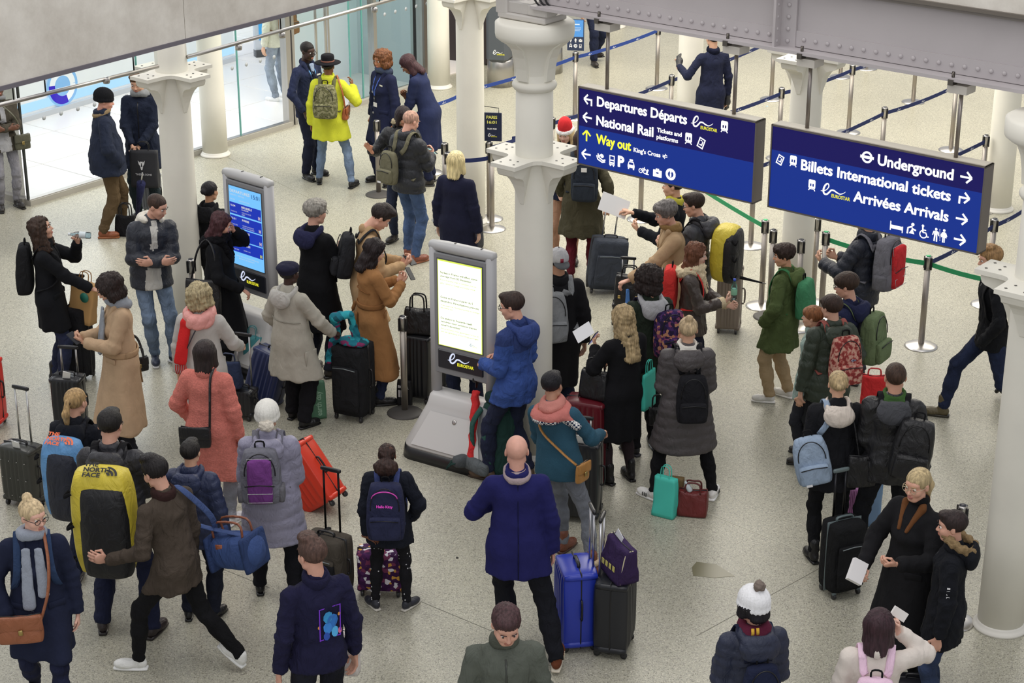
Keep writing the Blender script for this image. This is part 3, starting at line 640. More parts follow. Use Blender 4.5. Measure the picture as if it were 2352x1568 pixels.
gat(S1,train,z1,1835,555,.088); gat(S1,train,z1,1395,700,.088); gat(S1,ticket,z1,1550,742,.1,rot=-.35); gat(S1,rail2,z1,1105,905,.055)
gat(S1,boat,z1,318,925,.1,rot=-.4); gat(S1,bus,z1,455,955,.095); gat(S1,taxi,z1,690,1010,.095); gat(S1,bike,z1,845,1070,.1); gat(S1,case,z1,1012,1108,.1); gat(S1,info,z1,1175,1125,.11)
s_,z_=HS(*z1(1425,500)); eurolog(S1,along(s_,.144,z_),GE,np.array([0,0,1.]),GN,.215,em=True)
a=HS(*z2(95,325))[1]
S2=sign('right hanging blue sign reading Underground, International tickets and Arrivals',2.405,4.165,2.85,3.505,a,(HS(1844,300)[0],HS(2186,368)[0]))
stext(S2,'Underground',z2(1178,480),z2(1945,633),.078); stext(S2,'Billets International tickets',z2(397,528),z2(1918,838),.078); stext(S2,'Arrivées Arrivals',z2(930,850),z2(1895,1053),.078)
gat(S2,arrow,z2,2078,610,.088,name='arrow'); gat(S2,arrowT,z2,2055,825,.088,name='arrow'); gat(S2,arrow,z2,2032,1035,.088,name='arrow'); gat(S2,arrow,z2,2012,1245,.088,name='arrow')
gat(S2,roundel,z2,1070,405,.108,name='roundel'); gat(S2,ticket,z2,183,432,.09,rot=-.35); gat(S2,train,z2,317,455,.082); gat(S2,train,z2,507,700,.082)
s_,z_=HS(*z2(598,750)); eurolog(S2,along(s_,.144,z_),GE,np.array([0,0,1.]),GN,.22,em=True)
gat(S2,bed,z2,1370,1115,.082); gat(S2,nursing,z2,1518,1135,.1); gat(S2,wheel,z2,1645,1165,.1); gat(S2,man,z2,1770,1195,.1); gat(S2,woman,z2,1852,1208,.1)
for k in range(9): gat(S2,disc2((0,0),.5,8),z2,1812,1140+k*14.,.006)
# ---------------------------------------------------------------- information kiosks
def kiosk(label,pl,pr,zt=2.0,dz=0.):
    a,b=G(pl[0],pl[1],zt),G(pr[0],pr[1],zt); t=nrm(b-a); w=np.linalg.norm(b-a); n=np.array([t[1],-t[0],0]); c=(a+b)/2; c[2]=0
    T=thing('information_kiosk',label,'kiosk',c); R=np.array([t,-n,[0,0,1]]).T; e=lambda nm,vf,m,s=True,**k: emit(nm,xf(vf,R,c),m,T,smooth=s,**k)
    g1=M('a9a9ab','plastic',.45); g2=M('86878a','plastic',.5); lt=M('c3c2c0','plastic',.4)
    hw=w/2; z0=.77
    e('side_rail',xf(lathe([(.05,.4),(.05,zt-.06)],16),None,(-hw+.05,0,0)),g1); e('side_rail',xf(lathe([(.05,.4),(.05,zt-.06)],16),None,(hw-.05,0,0)),g1)
    e('top_rail',rbox(w,.11,.10,.05,8)[0]@np.eye(3)+np.array([0,0,zt-.1]) if False else xf(rbox(w+.0,.115,.10,.048,10),None,(0,0,zt-.1)),M('b4b4b4','plastic',.4))
    e('panel_body',box(w-.12,.09,zt-.1-z0,(0,0,(zt-.1+z0)/2),.01),g2,False)
    sw=w*.67; sz0,sz1=1.045,zt-.155
    e('screen_bezel',box(sw+.02,.004,sz1-sz0+.02,(0,-.047,(sz0+sz1)/2)),M('55585c'),False)
    e('logo_plate',rbox(sw+.02,.02,.2,.01,6)[0]*1+np.array([0,-.045,.69]) if False else xf(box(sw+.02,.02,.175,(0,-.045,.915),.008)),M('22252e','plastic'),False)
    eurolog(T,c+R@np.array([-sw*.28,-.056,.915]),t,np.array([0,0,1.]),n,sw*.52,c1='dfe6ff',em=True)
    for x in(-.07,.2): e('vent_slot',box(.012,.03,.006,(x,0,zt)),M('333333'),False)
    # sloping foot
    def sl(z,fx,fy,r): 
        return [(math.copysign(max(abs(fx)-r,0),math.cos(q))+r*math.cos(q),math.copysign(max(abs(fy)-r,0),math.sin(q))+r*math.sin(q),z) for q in (2*math.pi*(i+.5)/32 for i in range(32))]
    def lev(ls):
        V=[];F=[]
        for z,fx,fy,r in ls: V+=sl(z,fx,fy,r)
        for j in range(len(ls)-1):
            for i in range(32): F.append((j*32+i,j*32+(i+1)%32,(j+1)*32+(i+1)%32,(j+1)*32+i))
        F.append(tuple(range(31,-1,-1))); F.append(tuple(range((len(ls)-1)*32,len(ls)*32))); return np.array(V),F
    e('foot_skirt',lev([(0,hw+.17,.34,.16),(.11,hw+.155,.325,.15)]),M('1c1c1e','plastic'))
    e('foot_body',lev([(.11,hw+.15,.32,.15),(.13,hw+.15,.32,.15),(.46,hw+.0,.14,.06),(.49,hw-.01,.13,.06),(.56,hw-.02,.10,.05),(.585,hw-.04,.07,.04)]),lt)
    # front hatch lies on the slope
    y0,y1=-.318,-.160; V=np.array([(-hw-.02,y0,.15),(hw+.02,y0,.15),(hw-.09,y1+.0,.44),(-hw+.09,y1+.0,.44)]); nr=np.array([0,-.88,.48])*.006
    V=np.vstack([V,V+nr]); e('front_hatch',(V,[(4,5,6,7),(0,1,5,4),(1,2,6,5),(2,3,7,6),(3,0,4,7)]),M('c9c8c6','plastic',.4),False)
    e('hatch_lock',xf(lathe([(.022,0),(.022,.006),(.012,.008)],14),rotx(R_(60)),(.02,-.187,.40)),steel)
    return T,c,t,n,R,sw,sz0,sz1,w
K1=kiosk('tall information screen with yellow white strike notice in the middle',(987,546),(1139,578))
T,c,t,n,R,sw,z0,z1_,w=K1
def KP(x,z): return c+R@np.array([x,-.0525,z])
def kbox(x0,x1,za,zb,m,nm,d=.0): V=np.array([c+R@np.array([x,y,z]) for z in(za,zb) for y in(-.0525-d,-.049) for x in(x0,x1)]); emit(nm,(V,[(0,1,3,2),(4,6,7,5),(0,4,5,1),(2,3,7,6),(0,2,6,4),(1,5,7,3)]),m,T,smooth=False)
kbox(-sw/2,sw/2,z0,z1_,M('dcec5a','emit',s=1.1),'screen'); kbox(-sw/2+.006,sw/2-.006,z0+.006,z1_-.012,M('fbffe8','emit',s=1.5),'notice_page',.001)
kt=lambda s,x,z,w_,cap,col,b=.0: emit('screen_text',text(s,KP(x,z),t,(0,0,1),n,width=w_,cap=cap,bold=b,lift=.003),M(col,'emit',s=.7),T,smooth=False)
x0=-sw/2+.03; hgt=z1_-z0
for s,f,wd in(('Strikes in France will affect some',.155,.84),('journeys from 05 December.',.195,.72),('Grève en France à partir du 5',.44,.74),('décembre. Perturbations prévues.',.485,.88),('De staking in Frankrijk heeft',.685,.72),('gevolgen voor sommige treinen',.725,.82),('vanaf 5 december.',.765,.46)):
    kt(s,x0,z1_-f*hgt,sw*wd,.017,'5c7a1c',.02)
for s,f,wd in(('If your Eurostar train is cancelled, you can',.235,.82),('get a refund or change your ticket online.',.275,.8),('Train supprimé ? Remboursement ou échange',.53,.88),('des billets sur',.56,.28),('Als je Eurostar trein geannuleerd is kun je',.805,.86),('een terugbetaling of omruiling aanvragen',.84,.86)):
    kt(s,x0,z1_-f*hgt,sw*wd,.012,'b3cf3a',.01)
eurolog(T,KP(.1,z0+.06),t,np.array([0,0,1.]),n,.07,c1='6f8fb0',c2='c4d488',em=True)
K2=kiosk('tall departures board screen with blue train list behind the woman in black',(514,381),(624,413))
T,c,t,n,R,sw,z0,z1_,w=K2; hgt=z1_-z0
kbox(-sw/2,sw/2,z0,z1_,M('74bdf4','emit',s=1.1),'screen')
x0=-sw/2+.02
row=[(.205,'15:04','BRUSSELS','LILLE EUROPE','TRAIN 9140',"PORTILLONS D'ACCÈS",'FERMÉS'),(.37,'15:31','PARIS','','TRAIN 9036',"VOS PORTILLONS D'ACCÈS",'SONT EN TRAIN DE FERMER'),(.53,'16:01','PARIS','','TRAIN 9038','OUVERT',''),(.69,'16:31','PARIS','','TRAIN 9040','OUVRE À 15:15','')]
kt('DEPARTURES',x0,z1_-.075*hgt,sw*.62,.028,'ffffff',.01); kt('DÉPARTS - VERTREK',x0,z1_-.115*hgt,sw*.45,.014,'e6f2ff'); kt('15:01',sw/2-.125,z1_-.09*hgt,.11,.04,'1c4f9c',.01); kt('HEURE        DESTINATION',x0,z1_-.17*hgt,sw*.6,.011,'e6f2ff')
for f,a_,b_,c_,d_,e_,g_ in row:
    kbox(-sw/2+.004,sw/2-.004,z1_-(f+.145)*hgt,z1_-f*hgt,M('1c36b4','emit',s=1.),'train_row',.001)
    kt(a_,x0,z1_-(f+.05)*hgt,.07,.018,'ffffff',.02); kt(b_,x0+.16,z1_-(f+.045)*hgt,.10 if b_=='PARIS' else .15,.02,'ffffff',.03)
    if c_: kt(c_,x0+.16,z1_-(f+.07)*hgt,.1,.011,'ffffff',.02)
    kt(d_,x0,z1_-(f+.12)*hgt,.09,.011,'dfe6ff',.01); kt(e_,x0+.16,z1_-(f+.108)*hgt,.0075*len(e_),.011,'dfe6ff',.01)
    if g_: kt(g_,x0+.16,z1_-(f+.133)*hgt,.0075*len(g_),.011,'dfe6ff',.01)
    kt('H',sw/2-.045,z1_-(f+.13)*hgt,.03,.03,'f3dfe8' if f<.6 else 'e8ef60',.06)
kt('PAS D\'ACCES PERMIS',x0+.05,z1_-.89*hgt,sw*.7,.012,'e6f2ff'); kt('AVANT LE DEPART',x0+.08,z1_-.92*hgt,sw*.5,.012,'e6f2ff')
# ---------------------------------------------------------------- queue barriers
blk=M('1b1b1e','plastic'); chrome=M('cfccc8','metal',.3); PH=.98
postm={}
def post(label,base,cap=None,dark=False,arrange=0.,ph=PH):
    t=thing('barrier_post',label,'barrier post',base,'retractable belt barrier posts')
    key=(cap,dark)
    if key not in postm:
        bm=M('4a4744','plain',.6) if dark else chrome
        a=lathe([(.17,0),(.17,.006),(.15,.018),(.08,.034),(.036,.04)],28)
        b=lathe([(.031,.03),(.031,ph-.13)],18); pm_=M('a59e96','metal',.48); 
        c_=lathe([(.034,ph-.14),(.036,ph-.02),(.034,ph-.004),(.02,ph)],18)
        d_=lathe([(.026,ph),(.026,ph+.004)],16)
        q=[xf(box(.014,.026,.13,(0,.04,ph-.075),.003),rotz(R_(k*90+38))) for k in range(4)]
        postm[key]=[('base',mkmesh('base',*a,bm)),('pole',mkmesh('pole',*b,pm_)),('belt_head',mkmesh('belt_head',*c_,steel)),('cap',mkmesh('cap',*d_,M(cap or '2c2e38','plastic')))]+[('belt_outlet',mkmesh('belt_outlet',*x,blk,smooth=False)) for x in q]
    for nme,me in postm[key]:
        o=bpy.data.objects.new(nme,me); COL.objects.link(o); o.parent=t
    return t
def belt(p,a,b,col='1c2a5e',z=.90,mark=True,zb=None):
    a=np.array([a[0],a[1],z]);b=np.array([b[0],b[1],zb or z]); L=np.linalg.norm(b-a); tt=(b-a)/L; n_=nrm([tt[1],-tt[0],0])
    pts=[a+tt*L*k/8-np.array([0,0,.03*4*(k/8)*(1-k/8)]) for k in range(9)]
    V=np.array([q+n_*o+np.array([0,0,h]) for q in pts for o,h in((-.002,-.025),(.002,-.025),(.002,.025),(-.002,.025))]); F=[]
    for i in range(8):
        for j in range(4): F.append((i*4+j,i*4+(j+1)%4,i*4+4+(j+1)%4,i*4+4+j))
    F+= [(3,2,1,0),(32,33,34,35)]
    emit('belt',(V,F),M(col,'plain',.8),p,smooth=False)
    if mark:
        k=.35
        while k<L-.2:
            q=a+tt*k-np.array([0,0,.03*4*(k/L)*(1-k/L)]); s=1 if n_[1]<0 else -1
            vf=join(path2([(-.04,-.008),(-.01,-.004),(.0,.012),(-.012,.01),(-.012,-.012),(.01,-.01),(.045,.0)],.006))
            emit('printed_mark',onplane(vf,q,tt*(1 if tt[0]>0 else -1),(0,0,1),n_*s,.004),M('dfe3ee'),p,smooth=False); k+=.62
def PB(px,py,z=PH): g=G(px,py,z); return (g[0],g[1],0)   # base from the pixel of a post's top
gA0=G(981,245,.9)
P={}
def np_(k,label,base,**kw): P[k]=(post(label,(base[0],base[1],0),**kw),base)
np_('a1','barrier post carrying the small light blue notice',PB(1322,119)); np_('a0','barrier post in the row behind the cream column at centre',PB(1075,208,.9))
np_('a2','farthest barrier post of the row behind the girder',PB(1512,70,.9)); 
np_('b2','barrier post standing left of the gloved guard',PB(1543,172)); np_('b0','barrier post beside the santa hat woman',PB(1268,284,.9)); np_('b3','barrier post just right of the gloved guard',PB(1779,80)); 
np_('c0','barrier post behind the left end of the right sign',PB(1796,201)); np_('c1','barrier post behind the gap right of the column capital',PB(1959,148)); np_('c2','barrier post behind the girder near the far right',PB(2109,86))
np_('d1','barrier post above the middle of the right sign',PB(2033,246)); np_('d2','barrier post directly behind the right sign rod',PB(2198,184)); np_('d0','barrier post hidden behind the gap between both signs',PB(1760,372)) if False else None
np_('e1','barrier post above the right end of the right sign',PB(2266,310)); np_('f1','barrier post right of the right sign with belt to both sides',PB(2285,502)); np_('f0','green capped barrier post standing free on the open floor',G(2115,795),cap='3fbf78')
np_('g1','barrier post under the left sign on the green belt',G(1471,504)); np_('g2','barrier post left of the yellow duffel umbrella',G(1724,565)); np_('g3','green capped barrier post left of the boy in the green coat',G(1748,703),cap='3fbf78')
np_('g4','green capped barrier post right of the boy in the green coat',PB(1898,532),cap='3fbf78'); np_('h1','dark footed barrier post close left of the green coat boy',PB(1777,527),dark=True); np_('h2','short looking barrier post directly behind the green coat boy',PB(1841,550))
np_('h3','slim barrier post running up behind the right sign',PB(1878,500)); np_('m1','barrier post beside the left leaning column',PB(438,595)); np_('m2','dark footed barrier post between the camel coat woman and the middle kiosk',G(930,948),dark=True)
np_('n1','dark footed barrier post in front of the staff women',G(870,447),dark=True); np_('n2','barrier post behind the bald man with khaki backpack',PB(1021,328)); np_('n3','second barrier post close to the blonde woman',PB(1029,350))
np_('o1','barrier post standing free right of the blonde woman',G(1130,526)); np_('o2','barrier post carrying the Paris notice',G(1124,503)); np_('r1','barrier post at the right edge behind the fur hooded boy',PB(2212,1160))
np_('x1','distant barrier post at the top right beyond the column',G(1990,158)); np_('x2','distant barrier post just left of the top right group',G(1930,177)); np_('s0','barrier post by the shop glass behind the staff women',PB(985,244,.9))
bt=lambda k,j,**kw: belt(P[k][0],P[k][1],P[j][1],**kw)
bt('s0','a0',col='22408c'); bt('a0','a1',col='22408c'); bt('a1','a2',col='22408c'); bt('b0','b2'); bt('b2','b3'); bt('c0','c1'); bt('c1','c2')
belt(P['c0'][0],P['c0'][1],G(1560,292,.9)); bt('d1','d2'); belt(P['d1'][0],P['d1'][1],G(1736,386,.9)); belt(P['e1'][0],P['e1'][1],G(1960,455,.9)); bt('f1','f0'); belt(P['f1'][0],P['f1'][1],G(2380,462,.9))
gr='2f9a62'
bt('g1','g3',col=gr,mark=False); belt(P['g1'][0],P['g1'][1],G(1320,402,.9),col=gr,mark=False); bt('g4','f0',col=gr,mark=False); belt(P['f0'][0],P['f0'][1],G(2340,654,.9),col=gr,mark=False)
bt('n3','o1') ; belt(P['o2'][0],P['o2'][1],G(1250,290,.9)); belt(P['b0'][0],P['b0'][1],G(1176,318,.9))
# notices on posts
def notice(label,base,px0,px1,col,lines,name='notice_frame'):
    pass
b=np.array(P['a1'][1]); t_=nrm([1,-.15,0]); n_=np.array([t_[1],-t_[0],0]); nt_=thing('notice_board','small light blue notice with white pictograms on a barrier post','sign',(b[0],b[1],PH))
def nbox(x0,x1,za,zb,d0,d1,m,nm,T_,o): 
    V=np.array([np.array([o[0],o[1],0])+t_*x+n_*d+np.array([0,0,z]) for z in(za,zb) for d in(d0,d1) for x in(x0,x1)]); emit(nm,(V,[(0,1,3,2),(4,6,7,5),(0,4,5,1),(2,3,7,6),(0,2,6,4),(1,5,7,3)]),m,T_,smooth=False)
nbox(-.12,.12,1.0,1.45,-.01,.01,M('30405c'),'frame',nt_,b); nbox(-.108,.108,1.2,1.44,.01,.014,M('4f93dd'),'notice_face',nt_,b); nbox(-.108,.108,1.01,1.2,.01,.014,M('26324e'),'notice_face',nt_,b)
for k in range(6): emit('pictogram',onplane(((woman,man,case,taxi,info,bus)[k][0]*.06,(woman,man,case,taxi,info,bus)[k][1]),b+t_*(-.07+.07*(k%3))+np.array([0,0,1.15-.08*(k//3)]),t_,(0,0,1),n_,.016),M('eeeeee'),nt_,smooth=False)
for k_,(w_,z_) in enumerate(((.11,1.38),(.15,1.33),(.15,1.31),(.12,1.29))): emit('text_line',onplane(seg2((-w_/2,0),(w_/2,0),.016 if k_==0 else .007),b+np.array([0,0,z_]),t_,(0,0,1),n_,.016),M('c8dcf2'),nt_,smooth=False)
b=np.array(P['o2'][1]); t_=nrm([1,-.12,0]); n_=np.array([t_[1],-t_[0],0]); nt_=thing('notice_board','dark blue notice reading PARIS 16:01 beside the blonde woman','sign',(b[0],b[1],PH))
tl_=G(1106,255,1.35); w_=.245
nbox(-.11,.125,.99,1.34,-.01,.01,M('16203f'),'frame',nt_,b+[.03,0,0]); 
emit('top_wire',tube([b+t_*-.07+[0,0,1.42],b+t_*.12+[0,0,1.40],b+t_*.12+[0,0,1.33]],.005,6),blk,nt_); emit('stem',tube([b+[0,0,.97],b+[0,0,1.0]],.01,6),blk,nt_)
o_=b+[.03,0,0]
for s,z,wd,cp,cl in(('PARIS',1.27,.13,.036,'f2f07a'),('16:01',1.21,.115,.034,'f2f07a'),('TRAIN 9038',1.135,.115,.018,'ffffff')): emit('lettering',text(s,o_+t_*.007+np.array([0,0,z]),t_,(0,0,1),n_,width=wd,cap=cp,bold=.025,lift=.014,align='c'),M(cl),nt_,smooth=False)
eurolog(nt_,o_+t_*-.045+np.array([0,0,1.055]),t_,np.array([0,0,1.]),n_,.1,lift=.014)
# ================================================================ people
HT={}
def head_mesh(kind,vx=.0078):
    key=(kind,vx)
    if key in HT: return HT[key]
    f=kind=='f'
    it=U(.022,ell((0,-.014,.035),(.074,.094,.083)),ell((0,.02,-.03),(.058 if f else .062,.066,.075)),ell((0,.052,-.082),(.024 if f else .03,.026,.024)),
        ell((.034,.056,-.028),.027),ell((-.034,.056,-.028),.027),ell((0,.062,.03),(.05,.024,.022)),
        cone((.05,.0,-.062),(.018,.055,-.088),.016,.018),cone((-.05,.0,-.062),(-.018,.055,-.088),.016,.018))
    it=SUB(.012,it,U(0,ell((.032,.098,.006),(.017,.017,.012)),ell((-.032,.098,.006),(.017,.017,.012))))
    it=U(.009,it,cone((0,.084,.008),(0,.103,-.026),.007,.0105),ell((.010,.094,-.030),.008),ell((-.010,.094,-.030),.008),
        ell((0,.088,-.054),(.021,.010,.006)),ell((0,.086,-.064),(.019,.010,.0065)),cone((0,-.014,-.05),(0,-.024,-.145),.051 if not f else .045,.052 if not f else .046))
    it=U(.005,it,ell((.075,-.006,-.004),(.008,.018,.03),rotz(.35)),ell((-.075,-.006,-.004),(.008,.018,.03),rotz(-.35)))
    V,F=surf(it,vx); c=V[F].mean(1)
    mi=np.zeros(len(F),int); mi[(c[:,1]>.082)&(c[:,2]<-.047)&(c[:,2]>-.072)&(np.abs(c[:,0])<.02)]=1
    HT[key]=(V,F,mi); return HT[key]
HD={}
def hand_mesh(curl,vx=.0066):
    key=(curl,vx)
    if key in HD: return HD[key]
    it=[U(.01,ell((0,.05,0),(.04,.052,.015)),cone((.0,-.05,0),(0,.01,0),.026,.025,1,.72),ell((-.02,.03,-.006),(.02,.03,.015)))]
    for x,L,y0 in((-.031,.070,.085),(-.0105,.078,.09),(.0105,.073,.088),(.031,.057,.08)):
        p=np.array([x,y0-.02,0.]); a=.06
        for k,(fr,r0,r1) in enumerate(((.45,.0092,.0085),(.30,.0085,.0078),(.25,.0078,.0066))):
            a+=curl*R_(70)*(1.,1.1,.8)[k]; l=L*fr+(.02 if k==0 else 0); q=p+np.array([x*.12/3*(1-curl),math.cos(a),-math.sin(a)])*l; it.append(cone(p,q,r0,r1)); p=q
    a=np.array([-.026,.02,-.006]);b=np.array([-.052-.01*(1-curl),.052,-.016-.02*curl]);c=b+np.array([.006+.02*curl,.032,-.006-.02*curl])
    it+=[cone(a,b,.0125,.0105),cone(b,c,.0105,.0085)]
    HD[key]=surf(U(.006,*it),vx); return HD[key]
def ik(a,b,l1,l2,pole):
    a=np.asarray(a,float);b=np.asarray(b,float); d=b-a; L=np.linalg.norm(d)
    if L>l1+l2-.004: b=a+d/L*(l1+l2-.004); d=b-a; L=l1+l2-.004
    if L<abs(l1-l2)+.02: L=abs(l1-l2)+.02
    t=nrm(d); x=(l1*l1-l2*l2+L*L)/(2*L); h=math.sqrt(max(l1*l1-x*x,0)); p=np.asarray(pole,float); p=nrm(p-np.dot(p,t)*t)
    return a+t*x+p*h,b
def frame(d,palm):
    y=nrm(d); z=-np.asarray(palm,float); z=nrm(z-np.dot(z,y)*y); x=np.cross(y,z); return np.array([x,y,z]).T
AR={ # wrist target (x to the side), pole, hand direction, palm normal, curl; x is mirrored for the left arm
 'd':((.265,.03,.80),(.6,-.8,0),(0,.12,-1),(-1,0,.0),.3),'p':((.215,.13,.93),(.8,-.7,0),(-.4,.5,-.8),(-1,0,0),.3),'f':((.07,.31,1.16),(.5,-.2,-1),(-.45,.75,.45),(-.6,-.5,.6),.6),
 'c':((-.02,.23,1.13),(.7,-.1,-1),(-1,.1,.1),(0,-1,0),.2),'h':((.05,.25,.95),(.8,-.5,-.3),(-.5,.4,-.7),(-.7,-.6,0),.55),'b':((.2,.36,1.04),(.6,-.3,-1),(-.1,1,-.1),(0,0,-1),.85),
 'k':((.05,-.17,1.0),(.9,-.4,0),(-.8,-.1,-.4),(0,-1,0),.3),'g':((.23,.1,.88),(.5,-.8,0),(0,.4,-1),(-1,0,0),.85),'w':((.18,.26,1.02),(.7,-.6,-.4),(-.2,1,.1),(-1,0,-.2),.6),
 'm':((.09,.17,1.45),(.8,.2,-1),(-.3,-.2,.9),(-.3,-1,0),.7),'i':((.12,.26,1.08),(.3,-.5,-1),(-.8,.5,-.1),(-.2,-.6,-.6),.5)}
NP=[0]
class Person: pass
def person(label,hp,h,yaw,hd=(0,0),sk='d9a98c',hair=None,coat=('cloth','222222',.78),legs=('denim','2d3a55'),shoe=('2a2522','1a1a1a'),arms='dd',feet=None,lean=(0,0),w=1.,bulk=1.,sex='m',extra='',foot=None,toe=None,brow=None,group=None,vis=1,xy=None,twist=0):
    """hp = pixel of the crown of the head; h stature in metres; yaw 0 looks away from the camera, 90 to the left"""
    s=h/1.75; rs=NP[0]*37+11; NP[0]+=1; Rz=rotz(R_(yaw))
    feet=feet or ((.11,.02),(-.11,-.02)); toe=toe or (14,-14)
    # pelvis height so that the legs reach
    hz=.93
    for k,(sx) in enumerate((1,-1)):
        f=feet[k]; dd=math.hypot(f[0]-sx*.09,f[1]); zf=.085+(f[2] if len(f)>2 else 0); hz=min(hz,zf+math.sqrt(max(.845**2-dd*dd,.1)))
    TR=rotx(-R_(lean[0]))@roty(R_(lean[1]))@rotz(R_(twist)); hip=np.array([0,0,hz+.02])
    tt=lambda p: hip+TR@(np.asarray(p,float)-np.array([0,0,.95]))   # torso frame to body frame
    HR=TR@rotz(R_(hd[0]))@rotx(-R_(hd[1])); piv=tt((0,-.012,1.51)); hc=piv+HR@np.array([0,.022,.112])
    hh=lambda V:hc+np.asarray(V)@HR.T
    top=hc+HR@np.array([0,-.02,.125])
    if xy is None:
        g=G(hp[0],hp[1],max(.2,top[2]*s)); off=Rz@np.array([top[0],top[1],0])*s; loc=np.array([g[0]-off[0],g[1]-off[1],0.])
    else: loc=np.array([xy[0],xy[1],0.])
    W=lambda V:(np.asarray(V,float)*s)@Rz.T+loc
    vox=(.016 if loc[1]<15.5 else .0185 if loc[1]<19 else .0215)
    p=Person(); p.W=W; p.tt=tt; p.hh=hh; p.s=s; p.loc=loc; p.Rz=Rz; p.TR=TR; p.label=label; p.hc=hc; p.HR=HR; p.yaw=yaw
    # ---- body: head and neck, arms with hands, core, legs
    hv,hf,hmi=head_mesh(sex,.0074 if loc[1]<17 else .0092); parts=[(hh(hv),hf)]; mis=[hmi]
    joints=[]
    kind,ccol,hem=coat[:3]; co=dict(x.split('=') for x in coat[3].split(';')) if len(coat)>3 and coat[3] else {}
    t={'puffer':.03,'wool':.02,'cloth':.014,'fur':.028,'knit':.012,'leather':.014,'suit':.01}.get(kind,.015)*float(co.get('t',1))
    ck='cloth' if kind=='suit' else kind
    hands=[]
    for k,sx in enumerate((1,-1)):
        a=arms[k]; a=AR[a] if isinstance(a,str) else a
        tgt,pole,hdir,palm,curl=a if len(a)==5 else (a[0],a[1] if len(a)>1 else (.5,-.6,-.6),None,(-1,0,0),.5)
        mir=np.array([sx,1,1.]); sh=np.array([sx*.166*w,-.005,1.388]); el,wr=ik(sh,np.array(tgt)*mir,.285,.255,np.array(pole)*mir)
        fd=nrm(wr-el); hdv=fd if hdir is None else nrm(np.array(hdir)*mir)
        fr=frame(hdv,np.array(palm)*mir); Vh,Fh=hand_mesh(curl,.0064 if loc[1]<17 else .0078); 
        if sx<0: Vh=Vh*np.array([-1,1,1]); Fh=Fh[:,::-1]
        sc=.95 if sex=='m' else .86
        Vw=wr+fd*.03+(Vh*sc)@fr.T; joints.append((tt(sh),tt(el),tt(wr))); hands.append(tt(wr+fd*.03+hdv*.075))
        Vt=hip+(Vw-np.array([0,0,.95]))@TR.T
        if (a is not AR['p']): parts.append((Vt,Fh)); mis.append(np.zeros(len(Fh),int))
    p.hands=hands; p.joints=joints
    core=U(.03,cone(tt((0,0,1.0)),tt((0,-.005,1.38)),.10,.085,1.1,.7),cone(tt((0,-.005,1.30)),tt((0,-.02,1.47)),.075,.042,1.1,.8),*[cone(j[i],j[i+1],.04-.006*i,.034-.006*i) for j in joints for i in(0,1)])
    lg=[]
    for k,sx in enumerate((1,-1)):
        f=feet[k]; zf=.085+(f[2] if len(f)>2 else 0); an=np.array([f[0],f[1]-.0,zf]); hj=np.array([sx*.088,0,hz-.02]); ta=R_(toe[k] if sx>0 else toe[k])
        kn,an2=ik(hj,an,.43,.42,(sx*.15+math.sin(-0)*0,1,0)); lg.append((hj,kn,an2))
    p.legs=lg
    core=U(.02,core,*[cone(l[i],l[i+1],(.07,.045)[i],(.05,.03)[i]) for l in lg for i in(0,1)])
    cv,cf=surf(core,.034); parts.append((cv,cf)); mis.append(np.zeros(len(cf),int))
    n=0;Vs=[];Fs=[]
    for v,f_ in parts: Vs.append(v);Fs.append(f_+n);n+=len(v)
    skin=M(sk,'skin'); lip=M({'f':'ba776c','m':'b0705f'}[sex] if sk not in('4a3026','3c2620','8a5a3c') else '5a3430','skin')
    B=emit('person',(W(np.vstack(Vs)),np.vstack(Fs)),[skin,lip],loc=loc,mi=np.concatenate(mis),label=label,cat='person',group=group); p.B=B
    E=lambda name,VF,m,mi=None,sm=True,parent=None,lb=None: emit(name,(W(VF[0]),VF[1]),m,parent or B,mi=mi,smooth=sm,label=lb); p.E=E
    # ---- face
    for sx in(1,-1):
        V,F=lathe([(.001,-.0105),(.006,-.0090),(.0093,-.004),(.0098,0),(.0092,.005),(.0068,.0088)],10); ey=E('eye',(hh(V@np.array([[1,0,0],[0,0,-1],[0,1,0]])+[sx*.032,.0765,.006]),F),M('e8e2da','gloss'))
        V,F=lathe([(.006,.006),(.0058,.0125),(.003,.0135)],10); E('iris',(hh(V@np.array([[1,0,0],[0,0,-1],[0,1,0]])*np.array([1,1,1])+[sx*.032,.077,.006]),F),M('2e2018','gloss'),parent=ey)
        E('eyebrow',tube([hh((sx*x,y,z)) for x,y,z in((.014,.098,.0285),(.03,.0955,.0315),(.047,.083,.026))],.0032,6),M(brow or (hair.split(':')[1] if hair and ':' in hair else '3a2a20'),'hair'))
    if 'glasses' in extra:
        gm=M('18181a' if 'clear' not in extra else 'b9a98c','plastic')
        gl=E('glasses',tube([hh((x,.104,.006)) for x in(-.008,.008)],.0022,6),gm)
        for sx in(1,-1):
            E('rim',tube([hh((sx*.033+.022*math.cos(q),.102-.004*abs(math.cos(q)),.004+.0175*math.sin(q))) for q in np.linspace(0,2*math.pi,17)],.0024,5),gm,parent=gl); E('temple',tube([hh((sx*.055,.1,.008)),hh((sx*.074,.06,.01)),hh((sx*.08,-.012,.006))],.0022,5),gm,parent=gl)
